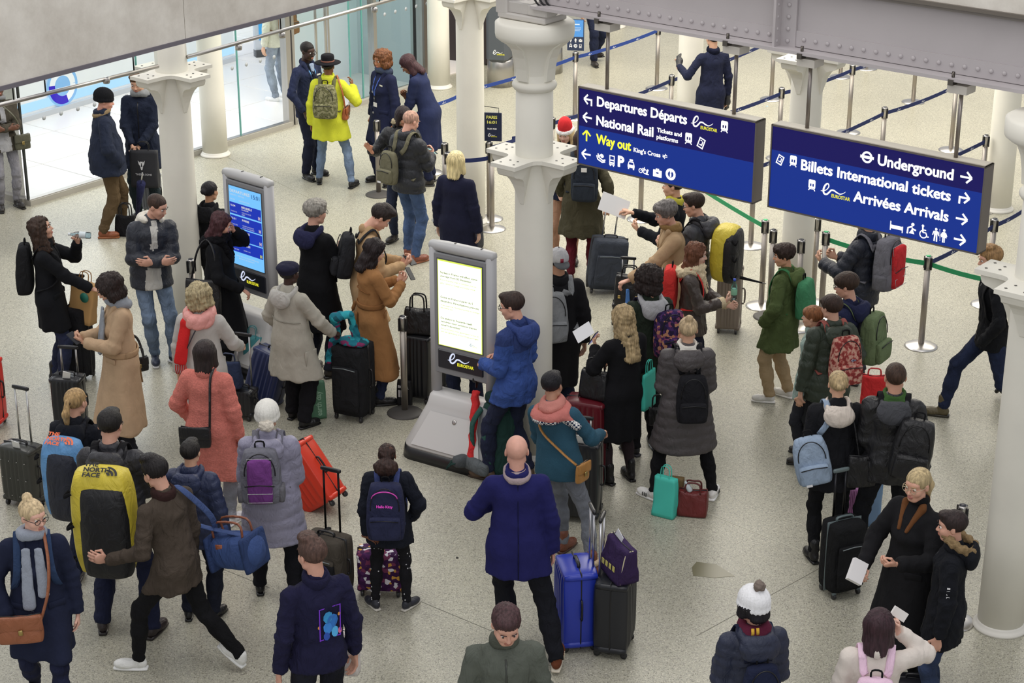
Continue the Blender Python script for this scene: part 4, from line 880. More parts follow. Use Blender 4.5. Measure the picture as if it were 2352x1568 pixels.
    # ---- hair
    if hair:
        hs=hair.split(':'); st=hs[0]; hcM=M(hs[1],'hair'); 
        cap=SUB(.01,ell((0,-.016,.04),(.083,.103,.086)),U(.01,bx((0,.12,-.055),(.09,.075,.10),.03),bx((0,.10,-.11),(.12,.11,.10),.02)))
        H=None; amp=.0035; vx=.0088 if loc[1]<17 else .0105
        if st=='short': H=CUT(cap,(0,-.1,-.075),(0,.25,-1)); H=U(.012,H,ell((0,.045,.095),(.055,.05,.028)))
        elif st=='buzz': H=CUT(SUB(.006,ell((0,-.015,.037),(.0775,.098,.085)),U(.01,bx((0,.13,-.045),(.09,.075,.10),.03),bx((0,.10,-.11),(.12,.11,.10),.02))),(0,-.1,-.06),(0,.25,-1)); amp=.001
        elif st=='quiff': H=U(.015,CUT(cap,(0,-.1,-.065),(0,.25,-1)),ell((.01,.05,.105),(.062,.055,.036)),ell((-.015,.0,.12),(.055,.06,.025))); amp=.006
        elif st=='mop': H=U(.02,CUT(SUB(.01,ell((0,-.018,.045),(.095,.112,.09)),bx((0,.13,-.06),(.07,.075,.10),.03)),(0,-.1,-.07),(0,.2,-1)),ell((0,.05,.08),(.075,.05,.04))); amp=.009
        elif st=='fringe': H=U(.015,CUT(SUB(.01,ell((0,-.014,.04),(.088,.11,.088)),bx((0,.13,-.085),(.075,.075,.10),.03)),(0,-.1,-.07),(0,.2,-1)),ell((0,.07,.055),(.07,.03,.035)))
        elif st=='fringe_side': H=U(.015,CUT(cap,(0,-.1,-.075),(0,.2,-1)),ell((.02,.06,.07),(.065,.04,.04)))
        elif st=='balding': H=CUT(SUB(.01,ell((0,-.018,.025),(.0815,.099,.078)),U(.01,bx((0,.12,-.045),(.1,.09,.12),.03),ell((0,-.0,.1),(.062,.09,.05)))),(0,-.1,-.07),(0,.2,-1)); amp=.002
        elif st=='long' or st=='wavy' or st=='bob' or st=='curlylong' or st=='straight':
            L={'long':-.25,'wavy':-.30,'bob':-.13,'curlylong':-.30,'straight':-.18}[st]; L=float(hs[2]) if len(hs)>2 else L; wd=1.25 if st=='curlylong' else 1.
            H=U(.03,SUB(.01,ell((0,-.016,.04),(.09*(1+.1*(wd>1)),.108,.09)),U(.01,bx((0,.13,-.04),(.052,.075,.105),.03),bx((0,.12,-.14),(.05,.12,.10),.02))),
                SUB(.01,cone((0,-.045,.02),(0,-.075,L),.085*wd,.07*wd*(1.15 if st in('wavy','curlylong') else 1),1.12,.62),cone((0,.045,-.1),(0,.06,L-.1),.06,.06)),
                cone((.074,.0,.02),(.082*wd,.01,max(L*.8,-.2)),.022*wd,.024*wd,1,1.6),cone((-.074,.0,.02),(-.082*wd,.01,max(L*.8,-.2)),.022*wd,.024*wd,1,1.6)); amp=.005 if st in('bob','long','straight') else .011
        elif st=='curly': H=U(.02,SUB(.012,ell((0,-.02,.035),(.115,.125,.108)),U(.01,bx((0,.14,-.03),(.056,.075,.105),.03),bx((0,.14,-.14),(.08,.12,.10),.02))),ell((.085,-.0,-.05),(.045,.06,.06)),ell((-.085,-.0,-.05),(.045,.06,.06)),ell((0,-.07,-.06),(.1,.06,.07))); amp=.013
        elif st=='afro': H=SUB(.012,ell((0,-.022,.05),(.118,.125,.115)),U(.01,bx((0,.14,-.03),(.062,.075,.09),.03),bx((0,.14,-.14),(.12,.13,.12),.02))); amp=.010
        elif st in('pony','bun','puff'):
            H=CUT(SUB(.01,ell((0,-.015,.038),(.0795,.1,.0845)),U(.01,bx((0,.125,-.05),(.09,.07,.10),.03),bx((0,.10,-.12),(.12,.11,.10),.02))),(0,-.1,-.085),(0,.25,-1))
            if st=='bun': H=U(.012,H,ell((0,-.06,.125) if (len(hs)<3) else (0,-.115,.03),(.036,.034,.032))); amp=.005
            elif st=='pony': H=U(.012,H,ell((0,-.112,.03),(.024,.024,.024)),cone((0,-.12,.03),(0,-.145,-.06),.022,.034),cone((0,-.145,-.06),(0,-.13,-.17),.034,.014)); amp=.004
            else: H=U(.015,H,ell((0,-.13,-.06),(.115,.07,.085))); amp=.008
        if H is not None:
            if any(k in extra for k in('beanie','cap@','beret','santa','widehat')): H=CUT(H,(0,0,.03),(0,0,1))
            V,F=surf(H,vx,1); Nn=vnorm(V,F)
            if st in('curly','curlylong','afro','mop','puff','wavy'): V=V+Nn*(amp*wav(V,rs,85 if st!='wavy' else 60,2)+ .2*amp*wav(V,rs+3,190,1))[:,None]; V=lap(V,F,.35)
            th=np.arctan2(V[:,0],V[:,1]); V=V+Nn*(amp*.45*np.sin(th*34+2.2*wav(V,rs+5,28,2)+ (V[:,2]*0)))[:,None]
            E('hair',(hh(V),F),hcM)
            if st=='pony': E('hair_tie',(hh(surf(tor((0,-.119,.028),.022,.007,1,1,0,rotx(1.2)),.006)[0]),surf(tor((0,-.119,.028),.022,.007,1,1,0,rotx(1.2)),.006)[1]),M('2a1c1a','cloth'))
    if 'beard' in extra:
        V,F=surf(SUB(.004,U(.01,ell((0,.025,-.055),(.0615,.069,.055)),ell((0,.056,-.084),(.031,.029,.026))),U(.003,ell((0,.1,-.058),(.022,.02,.012)),bx((0,.0,.06),(.12,.16,.085),.02),bx((0,-.1,-.05),(.1,.1,.1),.01))),.0075); E('beard',(hh(V),F),M(brow or hair.split(':')[1],'hair'))
    # ---- garments
    ccm=M(ccol,ck) if ck not in('camo','floral') else M(ccol,ck,cols=co['cols']); cw=float(co.get('w',1))*w; fl=float(co.get('fl',.03)); bk=bulk
    z0=hem*1.0 if hem>2 else hem
    sl=co.get('sl','1')
    T3=lambda z,y=0,x=0: tt((x,y,z))
    axx=TR@np.array([1,0,0])
    tor_=[cone(T3(1.31),T3(1.10),(.136+t)*(.5+.5*cw),(.122+t)*bk,1.06,.74,axx),cone(T3(1.10),T3(.93),(.122+t)*bk,(.145+t)*bk,1.04,.78,axx),
          cone(T3(1.385,-.008,-.13*cw),T3(1.385,-.008,.13*cw),.047+t*.7,.047+t*.7),cone(T3(1.34,-.01),T3(1.475,-.022),.115+t*.5,.058+t*.4,1.15,.85,axx)]
    if sex=='f': tor_.append(ell(T3(1.24,.075),(.12+t*.5,.055+t,.07),TR))
    elif bulk>1.05: tor_.append(ell(T3(1.08,.06),(.13*bk,.09*bk,.13),TR))
    if z0<.93:
        # the skirt of the coat hangs straight down from the hip and follows the thighs
        zb=z0-.06; hb=np.array([hip[0],hip[1],0]); km=(lg[0][1]+lg[1][1])/2; sp=abs(lg[0][1][0]-lg[1][1][0])
        frac=(.93-z0)/.93; sx_=np.array([km[0]*frac*.7,km[1]*frac*.9,0])
        b0=np.array([0,0,.95])+np.array([hip[0],hip[1],hip[2]-.97])+TR@np.array([0,0,0.]) ; top_=T3(.96); bot=np.array([top_[0]+sx_[0],top_[1]+sx_[1],zb*hz/.93])
        sk_=cone(top_,bot,(.147+t)*bk,(.147+t)*bk+fl+max(0,sp-.2)*.25*frac,1.05,.78,np.array([1,0,0])); tor_.append(sk_)
        for l in lg:
            if z0<.8: tor_.append(cone(l[0],l[0]+(l[1]-l[0])*min(1.0,(.93-z0)/.43+.1),.095+t,.075+t))
    tr=U(.045,*tor_); armp=[]
    for (a,b,c) in joints:
        d=nrm(c-b); cuff=c+d*.015
        if sl=='0': continue
        if sl=='s': armp.append(CUT(cone(a,b,.058+t,.056+t),b,(b-a))); continue
        fat=float(co.get('arm',1))
        armp.append(U(.02,cone(a,b,(.048+t*.9)*fat,(.043+t*.9)*fat),CUT(cone(b,cuff+d*.06,(.043+t*.9)*fat,(.032+t*.8)*fat),cuff,d)))
    g=U(.02,tr,*armp) if armp else tr
    gp=CUT(g,(0,0,z0*hz/.93),(0,0,-1)) if z0<.93 else CUT(g,tt((0,0,z0)),TR@np.array([0,0,-1]))
    V,F=surf(gp,vox)
    Nn=vnorm(V,F)
    # nearest arm segment for quilting and creases
    Vt=(V-hip)@TR+np.array([0,0,.95]); q=Vt[:,2].copy(); near=np.full(len(V),9.); cre=np.zeros(len(V)); side=np.zeros(len(V))
    for (a,b,c) in joints:
        for (u_,v_,off) in((a,b,0.),(b,c,.285)):
            dv=v_-u_; L=np.linalg.norm(dv); k=np.clip((V-u_)@dv/(L*L),0,1.15); ds=np.linalg.norm(V-(u_+k[:,None]*dv),axis=1); m=(ds<near)&(ds<(.075+t if off else .07+t))
            near[m]=ds[m]; q[m]=(off+k[m]*L); cre[m]=1; side[m]=1
    if kind=='puffer':
        pit=float(co.get('pit',.075)); wv=.006*wav(V,rs,14,1)*3; a_=np.abs(np.sin(np.pi*(q+wv)/pit)); V=V+Nn*((.0135*np.sqrt(a_)-.009)*float(co.get('qa',1)))[:,None]; V=V+Nn*(.0035*wav(V,rs+1,55,2))[:,None]
    else:
        am={'wool':.005,'cloth':.010,'fur':.003,'knit':.005,'leather':.011,'suit':.006}.get(kind,.008)
        f=wav(V,rs,17,3,(1,1,.55))+.7*np.abs(wav(V,rs+21,26,2,(1,1,.8)))**.7-.25; f=f*.8+(.9 if kind in('cloth','leather','suit') else .35)*((1-np.abs(wav(V,rs+21,30,2,(1,1,.75))))**4-.35); V=V+Nn*(am*f)[:,None]
        cr_=np.sin(q*78+3*wav(V,rs+2,12,2))*cre; V=V+Nn*((.0012+.0055*np.exp(-((q-.285)/.10)**2)+.003*np.exp(-((q-.50)/.07)**2))*np.clip(cr_,-.3,1))[:,None]
        if z0<.8: # soft vertical drapes towards the hem
            th=np.arctan2(V[:,0],V[:,1]); V=V+Nn*(.012*np.clip((.95-V[:,2])/.5,0,1)*np.sin(th*7+2*wav(V,rs+7,4,1))*(1-side))[:,None]
    if kind=='fur': V=V+Nn*(.003*wav(V,rs+4,80,2))[:,None]
    c=V[F].mean(1); ct=(c-hip)@TR+np.array([0,0,.95]); sd=side[F[:,0]]; mats=[ccm]; mi=np.zeros(len(F),int)
    def paint(mask,m): mats.append(m); mi[mask]=len(mats)-1
    if 'v' in co:
        a,b=co['v'].split('/'); a=float(a); paint((ct[:,1]>.02)&(np.abs(ct[:,0])<(ct[:,2]-a)*.22)&(sd==0),M(b,'cloth'))
    if 'open' in co: paint((ct[:,1]>.04)&(np.abs(ct[:,0])<.03+.05*np.clip((1.3-ct[:,2])/.4,0,1))&(ct[:,2]<1.5)&(sd==0),M(co['open'],'cloth'))
    if 'yoke' in co: paint((ct[:,2]>1.26)&(sd==0)|((sd==1)&(ct[:,2]>1.33)),M(co['yoke'],ck))
    if 'slv' in co: paint(sd==1,M(co['slv'],'leather'))
    if 'cuff' in co:
        for (a,b,cc_) in joints: paint(np.linalg.norm(c-cc_,axis=1)<.07,M(co['cuff'],'fur'))
    if 'hemc' in co: paint((ct[:,2]<z0+.05)&(sd==0),M(co['hemc'],'fur'))
    p.cv=((V-hip)@TR+np.array([0,0,.95]))[side==0]; nm=co.get('n','coat'); p.coat=E(nm,(V,F),mats,mi=mi)
    if kind=='knit' or kind=='suit': pass
    # front zip / button line
    if hem<1.2 and kind!='wool' and 'open' not in co and 'v' not in co and nm in('coat','jacket','parka'):
        zz=np.linspace(1.40,max(z0+.02,.72),14); 
        pts=[]
        for z in zz:
            k=(1.31-z)/.21; rr=(.136+t)*.74 if z>1.2 else (.13+t)*.78*bk
            m_=(np.abs(ct[:,0])<.02)&(np.abs(ct[:,2]-z)<.02)&(ct[:,1]>0)&(sd==0)
            y=ct[m_,1].mean() if m_.any() else rr
            pts.append(tt((0,y+.001,z)))
        E('front_zip',tube(pts,.005,5,flat=(.007,.004),wdir=axx),M(co.get('zip','15151a'),'plastic'),parent=p.coat)
    if 'btn' in co:
        for z in np.linspace(1.22,.95,4): 
            m_=(np.abs(ct[:,0]-.04)<.02)&(np.abs(ct[:,2]-z)<.02)&(ct[:,1]>0)&(sd==0)
            if m_.any(): E('button',xf(lathe([(.014,0),(.014,.005),(.009,.006)],8),rotx(-R_(90)),tt((.04,ct[m_,1].mean(),z))),M(co['btn'],'plastic'),parent=p.coat)
    if kind in('wool',) and z0<.8: # back vent and pocket flaps, seams
        for sx in(1,-1):
            m_=(np.abs(ct[:,0]-sx*.13)<.025)&(np.abs(ct[:,2]-.98)<.03)&(ct[:,1]>.02)&(sd==0)
            if m_.any(): q_=c[m_].mean(0); E('pocket_flap',xf(box(.13,.012,.05,(0,0,0),.005),rotz(-R_(28*sx)),q_+[0,.002,0]),ccm,parent=p.coat)
    # ---- collar / hood / scarf
    col=co.get('col','stand')
    for cx_ in col.split('+'):
        cn,_,cc=cx_.partition('@'); cc=cc or ccol; 
        if cn=='stand': V,F=surf(U(.01,tor(tt((0,-.012,1.475)),.068,.014+t*.4,1.05,2.2,0,TR@rotx(.25))),.013); V=V+vnorm(V,F)*(.004*wav(V,rs+9,40,2))[:,None]; E('collar',(V,F),M(cc,ck if ck!='camo' else 'cloth'))
        elif cn=='lapel':
            V,F=surf(SUB(.01,U(.01,cone(tt((-.075,.03,1.46)),tt((0,-.085,1.475)),.026,.03,1.0,1.4),cone(tt((.075,.03,1.46)),tt((0,-.085,1.475)),.026,.03,1.,1.4),cone(tt((-.075,.03,1.46)),tt((-.035,.105+t,1.30)),.03,.016),cone(tt((.075,.03,1.46)),tt((.035,.105+t,1.30)),.03,.016)),cone(tt((0,-.01,1.4)),tt((0,-.01,1.6)),.05,.06)),.012); E('collar',(V,F),M(cc,ck))
        elif cn=='hood' or cn=='furhood':
            V,F=surf(SUB(.02,U(.03,ell(tt((0,-.115-t,1.405)),(.128,.058+t*.3,.105),TR),tor(tt((0,-.045,1.455)),.094,.024,1.1,1.5,0,TR@rotx(.45))),U(.01,ell(tt((0,-.085,1.525)),(.085,.072,.075),TR),ell(tt((0,.0,1.50)),(.07,.08,.10),TR))),.0135)
            Nn=vnorm(V,F); a_=np.abs(np.sin(V[:,2]*np.pi/.06)); V=V+Nn*((.008*np.sqrt(a_) if kind=='puffer' else 0)+.007*wav(V,rs+9,26,3))[:,None]
            ho=E('hood',(V,F),M(cc,ck if cc==ccol else 'cloth'))
            if cn=='furhood' or 'furc' in co:
                V,F=surf(tor(tt((0,-.05,1.505)),.105,.028,1.15,1.2,0,TR@rotx(.42)),.013); V=V+vnorm(V,F)*(.012*wav(V,rs+2,70,2)+.006*wav(V,rs+3,190,1))[:,None]; E('fur_trim',(V,F),M(co.get('furc','b39a78'),'fur'),parent=ho)
        elif cn=='fur':
            V,F=surf(U(.02,tor(tt((0,-.03,1.455)),.10,.045,1.1,1.2,0,TR@rotx(.3)),cone(tt((-.07,.08,1.42)),tt((-.045,.125,1.25)),.04,.03),cone(tt((.07,.08,1.42)),tt((.045,.125,1.25)),.04,.03)),.0125); V=V+vnorm(V,F)*(.012*wav(V,rs+2,70,2)+.006*wav(V,rs+3,190,1))[:,None]; E('fur_collar',(V,F),M(cc,'fur'))
        elif cn=='scarf' or cn=='scarfends' or cn=='scarfthin':
            k_=1.3 if cn!='scarfthin' else .8
            V,F=surf(U(.012,tor(tt((0,-.015,1.475)),.078,.026*k_,1.1,1.25,0,TR@rotx(.3)),tor(tt((0,-.0,1.50)),.072,.02*k_,1.1,1.2,0,TR@rotx(.12)),*([cone(tt((.045,.10+t,1.42)),tt((.055,.155+t,1.0)),.034,.045,1,.45),cone(tt((-.04,.11+t,1.42)),tt((-.05,.15+t,1.08)),.03,.042,1,.45)] if cn=='scarfends' else [])),.011); V=V+vnorm(V,F)*(.007*wav(V,rs+2,45,3,(1,1,.5)))[:,None]; E('scarf',(V,F),M(cc,'knit'))
        elif cn=='pufscarf':
            V,F=surf(U(.012,tor(tt((0,-.03,1.47)),.10,.05,1.1,1.1,0,TR@rotx(.3)),tor(tt((0,-.02,1.42)),.11,.045,1.1,1,0,TR@rotx(.2))),.0115); th=np.arctan2(V[:,0]-tt((0,0,1.4))[0],V[:,1]-tt((0,0,1.4))[1]); V=V+vnorm(V,F)*(.012*np.sqrt(np.abs(np.sin(th*5+V[:,2]*20)))-.006)[:,None]; E('collar',(V,F),M(cc,'puffer'))
        elif cn=='polo': V,F=surf(tor(tt((0,-.012,1.50)),.058,.016,1.05,2.,0,TR@rotx(.2)),.0105); E('roll_neck',(V,F),M(cc,'knit'))
    # ---- hats
    for e_ in extra.split(','):
        en,_,ec=e_.partition('@')
        if en=='beanie':
            V,F=surf(U(.006,SUB(.008,ell((0,-.022,.055),(.094,.115,.098)),bx((0,0,-.08),(.2,.2,.09),.01,rotx(.12))),tor((0,-.016,.018),.086,.014,1.17,1.6,0,rotx(.12))),.0085); th=np.arctan2(V[:,0],V[:,1]); V=V+vnorm(V,F)*(.003*np.sin(th*26))[:,None]; hb=E('beanie',(hh(V),F),M(ec,'knit'))
        elif en=='pom': V,F=surf(ell((0,-.07,.165),.038),.008); V=V+vnorm(V,F)*(.008*wav(V,rs,110,2))[:,None]; E('bobble',(hh(V),F),M(ec,'fur'),parent=hb)
        elif en=='pomback': V,F=surf(ell((0,-.13,-.02),(.06,.045,.048)),.008); V=V+vnorm(V,F)*(.008*wav(V,rs,110,2))[:,None]; E('bobble',(hh(V),F),M(ec,'fur'),parent=hb)
        elif en=='beret': V,F=surf(U(.015,ell((0,-.02,.075),(.105,.12,.055)),tor((0,-.01,.04),.08,.014,1.15,1.4,0,rotx(.1))),.009); V=V+vnorm(V,F)*(.006*wav(V,rs,30,3))[:,None]; E('beret',(hh(V),F),M(ec,'wool'))
        elif en=='cap': 
            V,F=surf(U(.004,SUB(.004,ell((0,-.016,.04),(.086,.107,.092)),bx((0,0,-.085),(.2,.2,.1),.01)),),.008); hb=E('cap',(hh(V),F),M(ec,'cloth'))
            V,F=surf(SUB(.004,ell((0,-.115,.012),(.07,.085,.018),rotx(.25)),ell((0,-.016,.02),(.083,.104,.1))),.008); E('cap_peak',(hh(V),F),M('55585c','cloth'),parent=hb); E('cap_badge',xf(box(.028,.004,.036,(0,0,0)),HR,hh((0,-.121,.045))),M('8c2338'),parent=hb); E('cap_button',xf(lathe([(.007,0),(.005,.006)],8),HR,hh((0,-.016,.131))),M('222222'),parent=hb)
        elif en=='widehat':
            HRh=rotx(-.25); prof=lathe([(.165,-.002),(.17,.004),(.12,.012),(.088,.014),(.084,.03),(.086,.075),(.08,.1),(.06,.112),(.02,.105)],32); V=prof[0]*np.array([1,1.08,1])+[0,0,0]; E2=E('hat',(hh((V@rotx(.0).T)+[0,-.016,.052]),prof[1]),M(ec,'wool')); bn=lathe([(.0865,.014),(.088,.034),(.08,.034)],28); E('hat_band',(hh(bn[0]*np.array([1,1.08,1])+[0,-.016,.054]),bn[1]),M('8a5a4a','cloth'),parent=E2)
        elif en=='santa':
            V,F=surf(U(.01,SUB(.006,ell((0,-.018,.075),(.086,.1,.128)),bx((0,0,-.06),(.2,.2,.09),.01))),.009); hb=E('santa_hat',(hh(V),F),M('d8262c','wool')); V,F=surf(tor((0,-.016,.038),.085,.02,1.15,1.35,0,rotx(.05)),.008); V=V+vnorm(V,F)*(.005*wav(V,rs,90,2))[:,None]; E('hat_brim',(hh(V),F),M('f4f2ee','fur'),parent=hb)
    # ---- trousers and shoes
    lk,lc=legs[:2]; th_={'denim':.012,'cloth':.018,'tights':.003,'slim':.008,'wide':.028}.get(lk,.012)*(legs[2] if len(legs)>2 else 1); lm=M(lc,'denim' if lk in('denim','slim') else 'cloth')
    L_=[]
    for k,l in enumerate(lg):
        fa=.97; L_.append(U(.03,cone(l[0],l[1],.078*bulk**.5+th_,.052+th_),cone(l[1],l[1]+(l[2]-l[1])*.45,.052+th_,.050+th_*1.1),cone(l[1]+(l[2]-l[1])*.4,l[2],.052+th_,.034+th_*1.25)))
        L_[-1]=CUT(L_[-1],l[2]+nrm(l[2]-l[1])*(.015 if lk!='tights' else .0),l[2]-l[1])
    if vis:
        pv=U(.03,cone((-.06,0,hz+.0),(.06,0,hz+.0),.10*bulk**.5+th_,.10*bulk**.5+th_),cone(hip-[0,0,.03],tt((0,0,1.06)),.118*bulk**.5+th_,.115*bulk**.5+th_,1.1,.78))
        V,F=surf(U(.015,pv,*L_),vox*1.18); Nn=vnorm(V,F); kz=np.minimum(*[np.linalg.norm(V-l[1],axis=1) for l in lg]); az=np.minimum(*[np.linalg.norm(V-l[2],axis=1) for l in lg])
        wt=np.exp(-(kz/.11)**2)+1.1*np.exp(-(az/.12)**2)+.35; V=V+Nn*((.0045*wt*np.sin(V[:,2]*70+3.5*wav(V,rs+3,16,2))+.004*wav(V,rs+6,24,3))*(1 if lk!='tights' else .0))[:,None]
        E('trousers' if lk!='tights' else 'tights',(V,F),lm)
    st=shoe[2] if len(shoe)>2 else 'shoe'
    for k,(sx) in enumerate((1,-1)):
        l=lg[k]; f=feet[k]; R=rotz(R_(-toe[k]))@(rotx(-R_(f[3])) if len(f)>3 else np.eye(3)); a=l[2]
        key=('shoe',st)
        if key not in HD:
            up=U(.02,ell((0,.10,-.042),(.046,.090,.042)),ell((0,-.005,-.035),(.037,.055,.045)),cone((0,.0,-.01),(0,0,.012 if st!='boot' else .10),.044,.047 if st=='boot' else .04,.85,1)); up=CUT(up,(0,0,-.066),(0,0,-1)); 
            HD[key]=(surf(up,.0125,1),[ (V_,F_) for V_,F_ in [rbox(.074,.252,.026,.012,8)]][0])
        (uv,uf),(sv,sf_)=HD[key]; sv2=sv*np.array([1,1,1.])+np.array([0,.062,-.085]); sv2[:,0]*=1-.25*np.clip((sv2[:,1]-.1)/.1,0,1)+.0-.18*np.clip(-sv2[:,1]/.08,0,1)
        so=E('shoe',(a+uv@R.T,uf),M(shoe[0],'leather' if st!='trainer' else 'cloth')); E('sole',(a+sv2@R.T,sf_),M(shoe[1],'plastic'),parent=so,lb=None)
        if st=='heel': E('heel',xf(box(.05,.05,.05,(0,-.04,-.075),.01),R,a),M(shoe[1],'plastic'),parent=so)
        if st=='trainer':
            for j in range(3):
                for s2 in(1,-1): E('side_stripe',(a+(box(.003,.009,.034,(s2*.0445,.052+.02*j,-.038))[0]@R.T),box(1,1,1)[1]),M(shoe[3] if len(shoe)>3 else '2b2b2b'),parent=so,sm=False)
    return p
# ---------------------------------------------------------------- things people carry
def back(p,x,z,off=.004,front=False):
    c=p.cv; s_=1 if front else -1; m=(np.abs(c[:,0]-x)<.022)&(np.abs(c[:,2]-z)<.022)&(c[:,1]*s_>0)
    return np.array([x,(s_*np.percentile(c[m,1]*s_,85) if m.any() else s_*.14)+s_*off,z])
def decal(p,vf,x,z,sc,m,name,off=.005,par=None):
    V,F=vf; W_=np.array([back(p,x+a*sc,z+b*sc,off) for a,b,_ in np.asarray(V)]); emit(name,(p.W(np.array([p.tt(v) for v in W_])),F),m,par or p.coat,smooth=False)
def carry(p,name,label,cat,at,group=None):
    return thing(name,label,cat,p.W(np.array([at]))[0],group)
def pk(p,V): # torso frame -> world
    return p.W(np.array([p.tt(v) for v in np.asarray(V)]))
def strap_pts(p,sx,x,z,h,o=.008):
    c=p.cv
    def tp(x_,y_): m=(np.abs(c[:,0]-x_)<.03)&(np.abs(c[:,1]-y_)<.03)&(c[:,2]<1.53); return (np.percentile(c[m,2],92) if m.any() else 1.46)+o
    fr=lambda x_,z_:tuple(back(p,x_,z_,o,True)); bk_=lambda x_,z_:tuple(back(p,x_,z_,o))
    y0=bk_(sx*.08,1.36)
    return [(sx*.065+x*.5,min(bk_(sx*.07,min(z+h*.9,1.36))[1],-.12),min(z+h*.93,1.42)),y0,(sx*.092,-.07,tp(sx*.092,-.07)),(sx*.097,.0,tp(sx*.097,.0)),(sx*.102,.05,tp(sx*.102,.05)),fr(sx*.108,1.34),fr(sx*.122,1.22),(sx*.15,.06+.4*o,1.10),(sx*.14,-.10,z+.06)]
def backpack(p,label,col,sz=(.29,.44,.17),z=1.0,t=.03,pc=None,kind='cloth',x=0,ry=0,style='plain',strap=None,both=True,tilt=0,dy=0):
    w,h,d=sz; y=-(.115+t)-d/2-.0+dy; R=p.TR@roty(R_(ry))@rotx(R_(tilt)); base=np.array([x,y,z])
    T=carry(p,'backpack',label,'backpack',p.tt(base)); m=M(col,kind) if not kind.startswith('camo') and kind!='floral' else M(col,kind.split('|')[0],cols=pc,sc=30 if kind=='camo' else 40)
    if kind in('camo','floral'): pcol=col
    pcm=m if (pc is None or kind in('camo','floral')) else M(pc,'cloth'); sm=M(strap or col,'cloth') if kind not in('camo','floral') else M(strap or col,'cloth')
    off=lambda V: p.W((np.asarray(V)@R.T)+p.tt(base))
    def shp(P,V): V=V.copy(); k=np.clip(V[:,2]/h,0,1); V[:,0]*=1-.18*k**3; V[:,1]=V[:,1]*(1-.32*k**2)+.02*k; V+= (.004*wav(V,int(w*991+h*77),22,2))[:,None]*np.sign(V)*np.array([1,1,0]); return V
    V,F=rbox(w,d,h,.06,16,shp); emit('bag_body',(off(V),F),m,T)
    if style!='duffel':
        def shp2(P,V): V=V.copy(); V[:,1]-=.0; V+=(.004*wav(V,int(h*771),30,2))[:,None]*np.array([1,1,0]); return V
        V,F=rbox(w*.82,.07,h*.42,.03,12,shp2); emit('front_pocket',(off((V*np.array([.74,1,1.95])+[0,-d/2+.004,.03]) if style=='cord' else (V+[0,-d/2-.002,.03])),F),pcm,T)
        zz=tube([(w*.38*math.cos(a)*.98,-d/2*(.92-.12*math.sin(a))+.015,h*.62+h*.36*math.sin(a)-.01) for a in np.linspace(-.1,math.pi+.1,18)],.0045,5); emit('zip_line',(off(zz[0]),zz[1]),M('111114','plastic'),T)
        zz=tube([(-w*.36,-d/2-.036,.03+h*.36),(0,-d/2-.039,.03+h*.385),(w*.36,-d/2-.036,.03+h*.36)],.0045,5); emit('zip_line',(off(zz[0]),zz[1]),M('111114','plastic'),T)
    if style=='cord':
        pts=[(sx*w*.3,-d/2-.04+.06*k/5,.06+h*.75*k/5) for k in range(6) for sx in((1,-1) if k%2==0 else (-1,1))]; zz=tube(pts,.003,4); emit('bungee_cord',(off(zz[0]),zz[1]),M('c9c9cc','cloth'),T)
        for sx in(1,-1): V,F=rbox(.05,d*.7,h*.3,.02,8); emit('side_pocket',(off(V+[sx*w*.5,0,.02]),F),M('6b6a70','cloth'),T)
        V,F=rbox(w*.35,.02,.06,.008,6); emit('badge',(off(V+[0,-d/2*.72-.02,h*.72]),F),M('d8d8dc'),T)
    if style=='label': V,F=box(.06,.004,.045,(0,-d/2*.8-.012,h*.78)); emit('badge',(off(V),F),M('eceae4'),T,smooth=False)
    if style=='small': V,F=box(.05,.004,.02,(-w*.2,-d/2-.04,.045)); emit('badge',(off(V),F),M('e8e8ea'),T,smooth=False)
    lp=tube(spline([(-.035,d*.2,h-.01),(-.03,d*.2,h+.045),(.03,d*.2,h+.045),(.035,d*.2,h-.01)],10),.007,6); emit('grab_loop',(off(lp[0]),lp[1]),M('141417','cloth') if style!='plainloop' else sm,T)
    for sx in((1,-1) if both else (-1,)):
        tc=t*1.0; A=strap_pts(p,sx,x,z,h)
        st=tube([p.tt(a) for a in spline(A,30)],.02,8,flat=(.026,.006),wdir=p.TR@np.array([1,0,0])); emit('shoulder_strap',(p.W(st[0]),st[1]),sm,T)
    return T,off,R
def girdle(p,z,m,hw=.025,o=.006,name='belt'):
    c=p.cv; s_=c[np.abs(c[:,2]-z)<.025]; cy=s_[:,1].mean(); pts=[]
    th=np.arctan2(s_[:,1]-cy,s_[:,0]); r=np.hypot(s_[:,0],s_[:,1]-cy)
    for a in np.linspace(-math.pi,math.pi,29)[:-1]:
        d=np.abs((th-a+math.pi)%(2*math.pi)-math.pi)<.2; rr=np.percentile(r[d],70) if d.any() else .18; pts.append((rr+o)*1.)
    pts=np.array(pts); pts=(pts+np.roll(pts,1)+np.roll(pts,-1))/3; A=np.linspace(-math.pi,math.pi,29)[:-1]
    P=[p.tt((rr*math.cos(a),cy+rr*math.sin(a),z)) for a,rr in zip(A,pts)]; P.append(P[0]); p.E(name,tube(P,.01,8,flat=(hw,.008),wdir=p.TR@np.array([0,0,1.])),m,parent=p.coat)
